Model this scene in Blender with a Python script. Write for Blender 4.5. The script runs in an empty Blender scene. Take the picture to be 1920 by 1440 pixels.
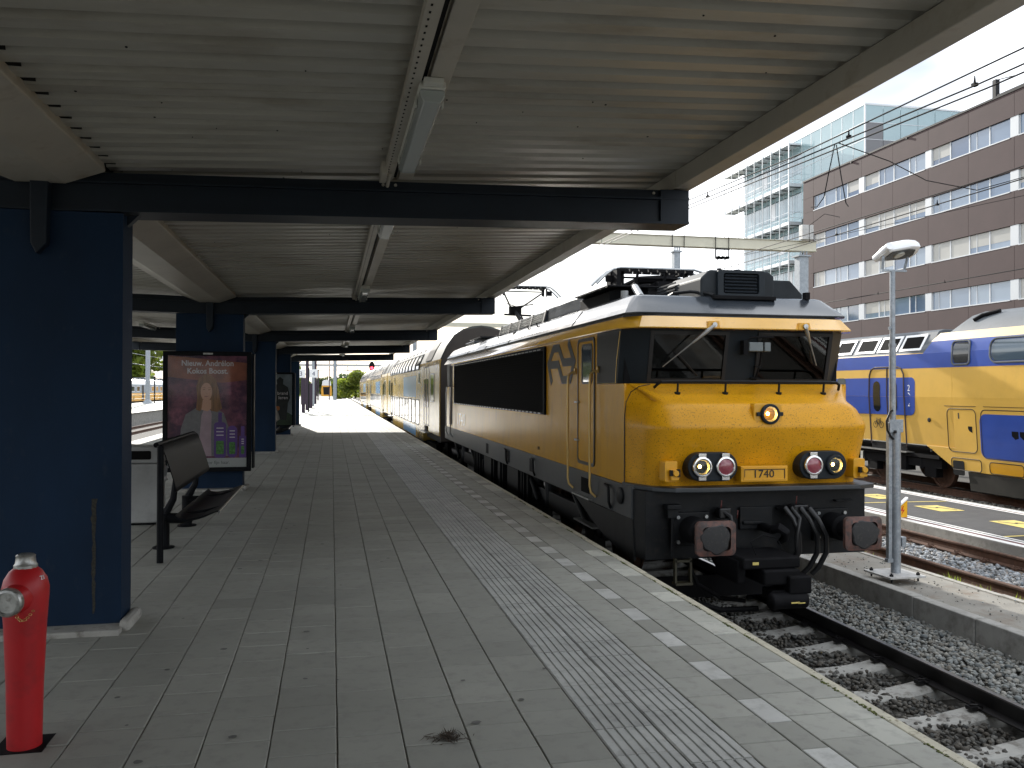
import bpy, bmesh, math, random
import numpy as np
from mathutils import Vector, Matrix, Euler

S = bpy.context.scene
COL = S.collection
R = math.radians
PI = math.pi
random.seed(7)

# ---------------------------------------------------------------- camera, sky, sun, exposure
YAW = math.atan(338 / 1600.0)
PITCH = math.atan((10 / 1600.0) * math.cos(YAW))
ROLL = 0.003
cam_d = bpy.data.cameras.new('camera')
cam_d.sensor_width = 36.0
cam_d.lens = 30.0
cam_d.clip_start = 0.05
cam_d.clip_end = 5000
cam = bpy.data.objects.new('camera', cam_d)
COL.objects.link(cam)
fw = Vector((math.sin(YAW) * math.cos(PITCH), math.cos(YAW) * math.cos(PITCH), math.sin(PITCH)))
r0 = Vector((math.cos(YAW), -math.sin(YAW), 0))
u0 = r0.cross(fw)
rt = r0 * math.cos(ROLL) + u0 * math.sin(ROLL)
up = -r0 * math.sin(ROLL) + u0 * math.cos(ROLL)
cam.matrix_world = Matrix(((rt.x, up.x, -fw.x, 0), (rt.y, up.y, -fw.y, 0), (rt.z, up.z, -fw.z, 1.8125), (0, 0, 0, 1)))
S.camera = cam

SUN_EL = R(22.0)
SUN_AZ = R(-8.0)          # from +Y towards -X
world = bpy.data.worlds.new('World')
S.world = world
world.use_nodes = True
wn, wl = world.node_tree.nodes, world.node_tree.links
wn.clear()
w_out = wn.new('ShaderNodeOutputWorld')
w_bg = wn.new('ShaderNodeBackground')
w_bg.inputs['Strength'].default_value = 0.12
w_sky = wn.new('ShaderNodeTexSky')
w_sky.sky_type = 'NISHITA'
w_sky.sun_disc = False
w_sky.sun_elevation = SUN_EL
w_sky.sun_rotation = SUN_AZ
w_sky.altitude = 10
w_sky.air_density = 1.0
w_sky.dust_density = 1.5
w_tc = wn.new('ShaderNodeTexCoord')
w_map = wn.new('ShaderNodeMapping')
w_map.inputs['Scale'].default_value = (1.0, 1.0, 2.2)
w_map.inputs['Location'].default_value = (12, 8.4, 15.6)
w_n = wn.new('ShaderNodeTexNoise')
w_n.inputs['Scale'].default_value = 3.2
w_n.inputs['Detail'].default_value = 7
w_n.inputs['Roughness'].default_value = 0.55
w_r = wn.new('ShaderNodeMapRange')
w_r.inputs['From Min'].default_value = 0.38
w_r.inputs['From Max'].default_value = 0.54
w_r.inputs['To Min'].default_value = 0.7
w_r.inputs['To Max'].default_value = 1.0
w_mix = wn.new('ShaderNodeMix')
w_mix.data_type = 'RGBA'
w_mix.inputs['B'].default_value = (9.6, 9.9, 10.3, 1)      # bright thin cloud
w_n2 = wn.new('ShaderNodeTexNoise')
w_n2.inputs['Scale'].default_value = 2.7
w_n2.inputs['Detail'].default_value = 4
w_n2.inputs['Roughness'].default_value = 0.5
w_r2 = wn.new('ShaderNodeMapRange')
w_r2.interpolation_type = 'SMOOTHSTEP'
w_r2.inputs['From Min'].default_value = 0.36
w_r2.inputs['From Max'].default_value = 0.68
w_c = wn.new('ShaderNodeMix')
w_c.data_type = 'RGBA'
w_c.inputs['A'].default_value = (3.3, 3.75, 4.4, 1)       # grey undersides
w_c.inputs['B'].default_value = (12.5, 12.7, 13.0, 1)     # bright thin cloud
wl.new(w_map.outputs['Vector'], w_n2.inputs['Vector'])
wl.new(w_n2.outputs['Fac'], w_r2.inputs['Value'])
wl.new(w_r2.outputs['Result'], w_c.inputs['Factor'])
wl.new(w_c.outputs['Result'], w_mix.inputs['B'])
wl.new(w_tc.outputs['Generated'], w_map.inputs['Vector'])
wl.new(w_map.outputs['Vector'], w_n.inputs['Vector'])
wl.new(w_n.outputs['Fac'], w_r.inputs['Value'])
wl.new(w_r.outputs['Result'], w_mix.inputs['Factor'])
wl.new(w_sky.outputs['Color'], w_mix.inputs['A'])
wl.new(w_mix.outputs['Result'], w_bg.inputs['Color'])
wl.new(w_bg.outputs['Background'], w_out.inputs['Surface'])

sun_d = bpy.data.lights.new('sun', 'SUN')
sun_d.energy = 3.4
sun_d.angle = R(0.6)
sun_d.color = (1.0, 0.95, 0.87)
sun = bpy.data.objects.new('sun', sun_d)
COL.objects.link(sun)
sdir = Vector((math.sin(SUN_AZ) * math.cos(SUN_EL), math.cos(SUN_AZ) * math.cos(SUN_EL), math.sin(SUN_EL)))
sun.rotation_euler = sdir.to_track_quat('Z', 'Y').to_euler()
sun.location = (0, 60, 40)

S.view_settings.view_transform = 'Standard'
S.view_settings.look = 'None'
S.view_settings.gamma = 1
S.view_settings.exposure = 0.9
S.view_settings.use_curve_mapping = False
S.cycles.max_bounces = 8
S.cycles.diffuse_bounces = 4
S.cycles.glossy_bounces = 4
S.cycles.transparent_max_bounces = 8
S.cycles.sample_clamp_indirect = 8


# ---------------------------------------------------------------- materials
MATS = {}


def mat(name, col, rough=0.6, metal=0.0, spec=0.5, var=0.0, vs=3.0, stretch=(1, 1, 1), bump=0.0, bs=60.0,
        dirt=None, ds=8.0, dlo=0.55, dhi=0.7, damt=0.8, coat=0.0, emit=None, es=0.0, tint=False, rvar=0.0):
    m = bpy.data.materials.new(name)
    m.use_nodes = True
    n, l = m.node_tree.nodes, m.node_tree.links
    b = n['Principled BSDF']
    b.inputs['Roughness'].default_value = rough
    b.inputs['Metallic'].default_value = metal
    b.inputs['Specular IOR Level'].default_value = spec
    b.inputs['Coat Weight'].default_value = coat
    b.inputs['Coat Roughness'].default_value = 0.08
    c4 = (*col, 1)
    b.inputs['Base Color'].default_value = c4
    if emit:
        b.inputs['Emission Color'].default_value = (*emit, 1)
        b.inputs['Emission Strength'].default_value = es
    last = None
    if var or dirt or bump or tint or rvar:
        g = n.new('ShaderNodeNewGeometry')
        mp = n.new('ShaderNodeMapping')
        mp.inputs['Scale'].default_value = stretch
        l.new(g.outputs['Position'], mp.inputs['Vector'])
        vec = mp.outputs['Vector']
    if var:
        t = n.new('ShaderNodeTexNoise')
        t.inputs['Scale'].default_value = vs
        t.inputs['Detail'].default_value = 6
        l.new(vec, t.inputs['Vector'])
        r = n.new('ShaderNodeMapRange')
        r.inputs['From Min'].default_value = 0.3
        r.inputs['From Max'].default_value = 0.7
        r.inputs['To Min'].default_value = 1 - var
        r.inputs['To Max'].default_value = 1 + var
        l.new(t.outputs['Fac'], r.inputs['Value'])
        mx = n.new('ShaderNodeMix')
        mx.data_type = 'RGBA'
        mx.blend_type = 'MULTIPLY'
        mx.inputs['Factor'].default_value = 1
        mx.inputs['A'].default_value = c4
        l.new(r.outputs['Result'], mx.inputs['B'])
        last = mx.outputs['Result']
    if tint:
        a = n.new('ShaderNodeAttribute')
        a.attribute_name = 'tint'
        mx = n.new('ShaderNodeMix')
        mx.data_type = 'RGBA'
        mx.blend_type = 'MULTIPLY'
        mx.inputs['Factor'].default_value = 1
        if last:
            l.new(last, mx.inputs['A'])
        else:
            mx.inputs['A'].default_value = c4
        l.new(a.outputs['Color'], mx.inputs['B'])
        last = mx.outputs['Result']
    if dirt:
        t = n.new('ShaderNodeTexNoise')
        t.inputs['Scale'].default_value = ds
        t.inputs['Detail'].default_value = 8
        t.inputs['Roughness'].default_value = 0.65
        l.new(vec, t.inputs['Vector'])
        r = n.new('ShaderNodeMapRange')
        r.inputs['From Min'].default_value = dlo
        r.inputs['From Max'].default_value = dhi
        r.inputs['To Max'].default_value = damt
        l.new(t.outputs['Fac'], r.inputs['Value'])
        mx = n.new('ShaderNodeMix')
        mx.data_type = 'RGBA'
        l.new(r.outputs['Result'], mx.inputs['Factor'])
        if last:
            l.new(last, mx.inputs['A'])
        else:
            mx.inputs['A'].default_value = c4
        mx.inputs['B'].default_value = (*dirt, 1)
        last = mx.outputs['Result']
    if last:
        l.new(last, b.inputs['Base Color'])
    if rvar:
        t = n.new('ShaderNodeTexNoise')
        t.inputs['Scale'].default_value = 2.5
        t.inputs['Detail'].default_value = 5
        l.new(vec, t.inputs['Vector'])
        r = n.new('ShaderNodeMapRange')
        r.inputs['From Min'].default_value = 0.3
        r.inputs['From Max'].default_value = 0.7
        r.inputs['To Min'].default_value = max(0.02, rough - rvar)
        r.inputs['To Max'].default_value = rough + rvar
        l.new(t.outputs['Fac'], r.inputs['Value'])
        l.new(r.outputs['Result'], b.inputs['Roughness'])
    if bump:
        t = n.new('ShaderNodeTexNoise')
        t.inputs['Scale'].default_value = bs
        t.inputs['Detail'].default_value = 5
        l.new(vec, t.inputs['Vector'])
        bp = n.new('ShaderNodeBump')
        bp.inputs['Strength'].default_value = bump
        bp.inputs['Distance'].default_value = 0.01
        l.new(t.outputs['Fac'], bp.inputs['Height'])
        l.new(bp.outputs['Normal'], b.inputs['Normal'])
    MATS[name] = m
    return m


def glass_mat(name, tintc=(0.8, 0.85, 0.85), ior=1.5, rough=0.02):
    m = bpy.data.materials.new(name)
    m.use_nodes = True
    n, l = m.node_tree.nodes, m.node_tree.links
    n.clear()
    o = n.new('ShaderNodeOutputMaterial')
    tr = n.new('ShaderNodeBsdfTransparent')
    tr.inputs['Color'].default_value = (*tintc, 1)
    gl = n.new('ShaderNodeBsdfGlossy')
    gl.inputs['Roughness'].default_value = rough
    fr = n.new('ShaderNodeFresnel')
    fr.inputs['IOR'].default_value = ior
    mx = n.new('ShaderNodeMixShader')
    l.new(fr.outputs['Fac'], mx.inputs['Fac'])
    l.new(tr.outputs['BSDF'], mx.inputs[1])
    l.new(gl.outputs['BSDF'], mx.inputs[2])
    l.new(mx.outputs['Shader'], o.inputs['Surface'])
    MATS[name] = m
    return m


YEL = mat('yellow_paint', (0.66, 0.325, 0.010), 0.28, var=0.07, vs=1.5, dirt=(0.16, 0.08, 0.012), ds=70, dlo=0.60, dhi=0.70, damt=0.55, coat=0.15)
YEL_N = mat('yellow_paint_flyspecked', (0.64, 0.305, 0.006), 0.36, spec=0.3, var=0.11, vs=2.2, dirt=(0.085, 0.042, 0.010), ds=60, dlo=0.555, dhi=0.65, damt=0.8, rvar=0.10, coat=0.04, bump=0.03, bs=90)
YEL_K = mat('yellow_cornice_paint', (0.64, 0.34, 0.022), 0.16, var=0.07, vs=1.5, dirt=(0.2, 0.11, 0.03), ds=20, dlo=0.6, dhi=0.75, damt=0.4, spec=1.0, coat=1.0)
YEL_S = mat('yellow_side_paint', (0.60, 0.30, 0.010), 0.24, spec=0.28, var=0.10, vs=1.2, stretch=(1, 1, 0.35), dirt=(0.24, 0.125, 0.02), ds=5, dlo=0.5, dhi=0.75, damt=0.4, coat=0.08, bump=0.012, bs=3)
YEL_C = mat('coach_yellow_paint', (0.52, 0.34, 0.075), 0.22, var=0.12, vs=1.0, dirt=(0.22, 0.16, 0.07), ds=3, dlo=0.45, dhi=0.75, damt=0.5, coat=0.08, bump=0.004, bs=1.2)
YEL_V = mat('train_yellow_paint', (0.66, 0.40, 0.075), 0.32, var=0.05, vs=1.2, dirt=(0.5, 0.3, 0.06), ds=2.5, dlo=0.5, dhi=0.75, damt=0.35, coat=0.1)
PALE = mat('pale_yellow_paint', (0.62, 0.46, 0.20), 0.35, var=0.05)
BLU_V = mat('train_blue_paint', (0.025, 0.070, 0.34), 0.28, var=0.07, vs=2, coat=0.2)
BLU_L = mat('pale_blue_panel_paint', (0.17, 0.36, 0.62), 0.25, var=0.05, coat=0.25)
SOLE = mat('sole_bar_grey_paint', (0.034, 0.039, 0.044), 0.38, var=0.2, vs=4, dirt=(0.06, 0.05, 0.042), ds=14, dlo=0.52, dhi=0.75, damt=0.6)
GREY_D = mat('dark_grey_paint', (0.009, 0.010, 0.0115), 0.5, spec=0.2, var=0.2, vs=4, dirt=(0.028, 0.024, 0.020), ds=14, dlo=0.52, dhi=0.75, damt=0.6)
GREY_R = mat('roof_grey_paint', (0.026, 0.032, 0.040), 0.19, var=0.12, vs=3, dirt=(0.05, 0.05, 0.052), ds=9, dlo=0.5, dhi=0.8, damt=0.5, rvar=0.06, coat=0.3)
CAB_G = mat('cab_anthracite_paint', (0.015, 0.020, 0.025), 0.42, spec=0.18, var=0.1)
BLACK = mat('black_steel', (0.007, 0.007, 0.008), 0.6, spec=0.08, var=0.3, vs=8)
RUBBER = mat('black_rubber', (0.008, 0.008, 0.009), 0.4)
VOID = mat('grille_black', (0.006, 0.006, 0.006), 0.9, spec=0.15)
STEEL = mat('bare_steel', (0.42, 0.43, 0.43), 0.35, metal=0.85, var=0.15, vs=8)
CHROME = mat('bright_metal', (0.75, 0.76, 0.77), 0.16, metal=1.0)
GALV = mat('galvanised_steel', (0.30, 0.33, 0.36), 0.48, metal=0.35, var=0.2, vs=9, dirt=(0.22, 0.25, 0.28), ds=30, dlo=0.45, dhi=0.6)
GALV_P = mat('galvanised_plate', (0.46, 0.46, 0.45), 0.55, metal=0.2, var=0.15, vs=9, dirt=(0.25, 0.24, 0.22), ds=12, dlo=0.5, dhi=0.7)
RUST = mat('rail_rust', (0.085, 0.042, 0.026), 0.85, var=0.3, vs=12, bump=0.3, bs=80)
RAILTOP = mat('rail_head_steel', (0.10, 0.10, 0.105), 0.28, metal=0.75, var=0.2, vs=10)
RAILDK = mat('rail_dark', (0.012, 0.011, 0.012), 0.45, metal=0.3, var=0.2, vs=10)
BUFR = mat('buffer_worn_red', (0.135, 0.062, 0.048), 0.6, dirt=(0.035, 0.034, 0.034), ds=14, dlo=0.42, dhi=0.6, var=0.15, vs=10)
BUFG = mat('buffer_grease', (0.020, 0.020, 0.021), 0.55, dirt=(0.05, 0.045, 0.042), ds=30, dlo=0.55, dhi=0.65, bump=0.2, bs=40)
TILE = mat('paving_concrete', (0.285, 0.285, 0.255), 0.72, var=0.09, vs=1.1, dirt=(0.19, 0.185, 0.17), ds=9, dlo=0.5, dhi=0.75, damt=0.6, tint=True, bump=0.12, bs=220)
TILE_T = mat('tactile_concrete', (0.40, 0.402, 0.385), 0.65, var=0.12, vs=3, dirt=(0.15, 0.15, 0.14), ds=9, dlo=0.52, dhi=0.72, damt=0.55, tint=True, bump=0.1, bs=220)
TILE_W = mat('white_concrete', (0.46, 0.46, 0.44), 0.7, var=0.10, vs=5, dirt=(0.28, 0.28, 0.26), ds=9, dlo=0.5, dhi=0.75, tint=True, bump=0.1, bs=200)
JOINT = mat('joint_sand', (0.15, 0.135, 0.11), 0.95, var=0.25, vs=25, dirt=(0.24, 0.22, 0.19), ds=40, dlo=0.5, dhi=0.62)
COPING = mat('coping_concrete', (0.50, 0.47, 0.37), 0.75, var=0.12, vs=7, dirt=(0.20, 0.17, 0.11), ds=16, dlo=0.56, dhi=0.68, bump=0.2, bs=90)
CONC = mat('kerb_concrete', (0.30, 0.295, 0.275), 0.85, var=0.14, vs=4, dirt=(0.16, 0.155, 0.14), ds=6, dlo=0.5, dhi=0.7, bump=0.25, bs=120)
CONC_W = mat('plinth_concrete', (0.35, 0.34, 0.31), 0.85, var=0.15, vs=6, dirt=(0.14, 0.13, 0.11), ds=12, dlo=0.5, dhi=0.68, bump=0.2, bs=90)
SLEEPER = mat('sleeper_concrete', (0.35, 0.345, 0.32), 0.85, var=0.15, vs=7, dirt=(0.10, 0.085, 0.07), ds=9, dlo=0.5, dhi=0.68, bump=0.25, bs=90)
SLEEPER_B = mat('sleeper_brown_concrete', (0.27, 0.22, 0.18), 0.85, var=0.15, vs=7, bump=0.25, bs=90)
STONE = mat('ballast_stone', (0.20, 0.20, 0.185), 0.85, tint=True, var=0.15, vs=30)
STONE_D = mat('ballast_dark_stone', (0.085, 0.080, 0.070), 0.85, tint=True, var=0.2, vs=30)
STONE_B = mat('ballast_blue_stone', (0.26, 0.27, 0.28), 0.8, tint=True, var=0.15, vs=30)
BED = mat('ballast_bed', (0.075, 0.07, 0.062), 0.95, var=0.4, vs=20, bump=0.8, bs=60)
SANDY = mat('path_sand', (0.235, 0.225, 0.20), 0.95, var=0.18, vs=2.5, dirt=(0.17, 0.125, 0.09), ds=3.2, dlo=0.52, dhi=0.68, damt=0.8, bump=0.7, bs=70)
EARTH = mat('earth_ground', (0.16, 0.15, 0.12), 0.95, var=0.3, vs=0.6, dirt=(0.10, 0.12, 0.05), ds=0.5, dlo=0.5, dhi=0.65, bump=0.5, bs=30)
ASPH = mat('asphalt', (0.050, 0.050, 0.052), 0.85, var=0.15, vs=4, dirt=(0.075, 0.073, 0.07), ds=3, dlo=0.5, dhi=0.7, bump=0.4, bs=150)
MARKW = mat('white_road_paint', (0.78, 0.78, 0.76), 0.6, var=0.06, vs=15)
MARKY = mat('yellow_road_paint', (0.62, 0.50, 0.15), 0.65, var=0.1, vs=12)
MARKR = mat('red_strip', (0.14, 0.06, 0.06), 0.7)
NAVY = mat('navy_blue_paint', (0.005, 0.019, 0.046), 0.6, spec=0.18, var=0.2, vs=2.2, stretch=(1, 1, 0.5), dirt=(0.022, 0.034, 0.052), ds=11, dlo=0.60, dhi=0.74, damt=0.6, bump=0.06, bs=45)
NAVY_S = mat('navy_steel_paint', (0.007, 0.013, 0.022), 0.5, spec=0.3, var=0.15, vs=4)
DECK = mat('roof_sheet_cream', (0.42, 0.405, 0.36), 0.38, var=0.10, vs=1.6, stretch=(0.35, 1, 1), dirt=(0.20, 0.165, 0.115), ds=2.6, dlo=0.50, dhi=0.72, damt=0.6, rvar=0.1)
CREAM = mat('cream_steel_paint', (0.43, 0.40, 0.345), 0.42, var=0.10, vs=2, dirt=(0.24, 0.18, 0.12), ds=4, dlo=0.55, dhi=0.72, damt=0.55)
LAMPW = mat('lamp_white_plastic', (0.62, 0.62, 0.57), 0.45, var=0.06)
LAMPD = mat('lamp_diffuser_off', (0.40, 0.43, 0.42), 0.18, coat=0.3)
REDP = mat('hydrant_red', (0.42, 0.008, 0.012), 0.42, var=0.1, vs=6, dirt=(0.22, 0.01, 0.012), ds=7, dlo=0.5, dhi=0.75)
ALU = mat('hydrant_aluminium', (0.42, 0.42, 0.40), 0.4, metal=0.8, var=0.2, vs=20, dirt=(0.2, 0.19, 0.17), ds=30, dlo=0.5, dhi=0.65)
BINM = mat('bin_grey', (0.30, 0.30, 0.29), 0.5, var=0.08, dirt=(0.2, 0.2, 0.19), ds=4, dlo=0.5, dhi=0.75)
BENCHM = mat('bench_black_steel', (0.007, 0.0075, 0.009), 0.5, spec=0.08, var=0.3, vs=7, stretch=(1, 0.2, 1))
BRICK = mat('brown_brick_cladding', (0.068, 0.042, 0.041), 0.75, var=0.09, vs=0.8, dirt=(0.050, 0.032, 0.031), ds=25, dlo=0.45, dhi=0.6, damt=0.5)
WFRAME = mat('window_white_frame', (0.56, 0.58, 0.60), 0.5)
WGLASS = mat('office_glass', (0.15, 0.205, 0.29), 0.05, spec=1.0, coat=0.9)  # reflected sky is put into the blue base colour, also in both variants
WG2 = mat('office_glass_pale', (0.23, 0.285, 0.36), 0.07, spec=1.0, coat=0.9)
WG3 = mat('office_glass_dark', (0.07, 0.11, 0.19), 0.04, spec=1.0, coat=0.9)
BLIND = mat('closed_blind_behind_glass', (0.40, 0.39, 0.36), 0.28, spec=0.6, coat=0.25, var=0.05, vs=1)
SILL = mat('aluminium_sill', (0.62, 0.64, 0.66), 0.4, metal=0.3)
CURT = mat('curtain_glass', (0.30, 0.43, 0.46), 0.06, spec=0.8, coat=0.7, var=0.06, vs=0.5)
CURT2 = mat('curtain_clear_glass', (0.27, 0.36, 0.40), 0.05, spec=1.0, coat=0.9, var=0.1, vs=0.5)
LOUV = mat('louvre_grey', (0.20, 0.20, 0.21), 0.6)
DARKGL = mat('dark_train_glass', (0.010, 0.012, 0.014), 0.04, spec=0.9, coat=0.6)
TINTGL = mat('reflective_train_glass', (0.06, 0.09, 0.12), 0.04, spec=1.0, coat=0.8)
SILV = mat('train_silver_grey', (0.115, 0.127, 0.140), 0.6, spec=0.2, metal=0.0, var=0.1, vs=1.5, dirt=(0.09, 0.10, 0.108), ds=3, dlo=0.45, dhi=0.7)
BROWN_D = mat('coach_end_brown', (0.030, 0.024, 0.020), 0.7, var=0.2)
ROOF_B = mat('coach_roof_grey', (0.060, 0.064, 0.060), 0.6, spec=0.3, var=0.15, vs=1.5)
LOGO = mat('logo_dark_grey', (0.030, 0.033, 0.035), 0.4, spec=0.2)
NUMW = mat('number_pale_grey', (0.80, 0.78, 0.72), 0.2, coat=0.5)
NUMB = mat('number_black', (0.012, 0.010, 0.008), 0.6)
WHITE = mat('white_paint', (0.78, 0.79, 0.80), 0.4)
BRASS = mat('brass_trim', (0.60, 0.42, 0.16), 0.3, metal=0.8)
REDLENS = mat('red_lens', (0.26, 0.05, 0.07), 0.12, coat=0.8)
BULB = mat('warm_bulb_lit', (1.0, 0.6, 0.2), 0.3, emit=(1.0, 0.55, 0.12), es=55.0)
REFLECT = mat('lamp_reflector', (0.92, 0.90, 0.86), 0.45, metal=0.9)
GLOWR = mat('red_signal_lit', (0.9, 0.02, 0.03), 0.3, emit=(1.0, 0.03, 0.05), es=5.0)
BARK = mat('bark', (0.06, 0.045, 0.03), 0.9, var=0.3, vs=4)
LEAF = mat('leaf_green', (0.085, 0.135, 0.028), 0.55, tint=True)
LEAF2 = mat('leaf_yellowgreen', (0.13, 0.17, 0.035), 0.55, tint=True)
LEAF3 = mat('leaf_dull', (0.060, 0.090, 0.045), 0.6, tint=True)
for _m in (LEAF, LEAF2, LEAF3):
    _n, _l = _m.node_tree.nodes, _m.node_tree.links
    _b = _n['Principled BSDF']
    _t = _n.new('ShaderNodeBsdfTranslucent')
    _src = _b.inputs['Base Color'].links[0].from_socket
    _g = _n.new('ShaderNodeMix')
    _g.data_type = 'RGBA'
    _g.blend_type = 'MULTIPLY'
    _g.inputs['Factor'].default_value = 1
    _g.inputs['B'].default_value = (2.3, 2.2, 1.3, 1)
    _l.new(_src, _g.inputs['A'])
    _l.new(_g.outputs['Result'], _t.inputs['Color'])
    _x = _n.new('ShaderNodeMixShader')
    _x.inputs['Fac'].default_value = 0.5
    _l.new(_b.outputs['BSDF'], _x.inputs[1])
    _l.new(_t.outputs['BSDF'], _x.inputs[2])
    _l.new(_x.outputs['Shader'], _n['Material Output'].inputs['Surface'])
DEBRIS = mat('dry_debris', (0.045, 0.032, 0.022), 0.9, tint=True)
GLASS = glass_mat('clear_glass')
GLASS_P = glass_mat('poster_acrylic', (0.9, 0.9, 0.9), 1.18, 0.05)
GLASS_D = glass_mat('windscreen_glass', (0.42, 0.44, 0.42))
CABIN = mat('cab_interior', (0.035, 0.034, 0.030), 0.7, var=0.3, vs=3)
CREAMG = mat('gantry_cream', (0.55, 0.53, 0.43), 0.5, var=0.06)
SKINP = mat('print_skin', (0.74, 0.43, 0.29), 0.5)
HAIRP = mat('print_hair', (0.30, 0.145, 0.06), 0.5, var=0.35, vs=14, stretch=(3, 1, 0.4))
JACKP = mat('print_jacket', (0.22, 0.215, 0.22), 0.5, var=0.15, vs=20)
SHIRTP = mat('print_shirt', (0.50, 0.37, 0.41), 0.5, var=0.1, vs=8)
BGP = mat('print_purple_background', (0.27, 0.085, 0.13), 0.5, var=0.55, vs=3.2, dirt=(0.035, 0.010, 0.05), ds=4.5, dlo=0.42, dhi=0.6)
ORNP = mat('print_orange_band', (0.34, 0.11, 0.06), 0.5, var=0.3, vs=5)
PURP = mat('print_bottle_purple', (0.15, 0.07, 0.30), 0.4, var=0.12)
GRNP = mat('print_green', (0.10, 0.27, 0.07), 0.5, var=0.5, vs=30)
WHP = mat('print_white', (0.50, 0.52, 0.50), 0.5)
TXP = mat('print_grey_text', (0.80, 0.74, 0.74), 0.5)
TXD = mat('print_dark_text', (0.10, 0.11, 0.12), 0.5)
BG2 = mat('print_sky_background', (0.22, 0.26, 0.28), 0.5, var=0.3, vs=2)
DK2 = mat('print_dark_figure', (0.020, 0.024, 0.020), 0.5, var=0.4, vs=6)
GRN2 = mat('print_dark_green', (0.030, 0.055, 0.025), 0.5, var=0.4, vs=5)
SIGNY = mat('sign_yellow', (0.80, 0.42, 0.01), 0.4)
SIGNR = mat('sign_red', (0.55, 0.03, 0.02), 0.4)
MIXST = mat('vest_orange', (0.5, 0.12, 0.03), 0.6)


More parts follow.
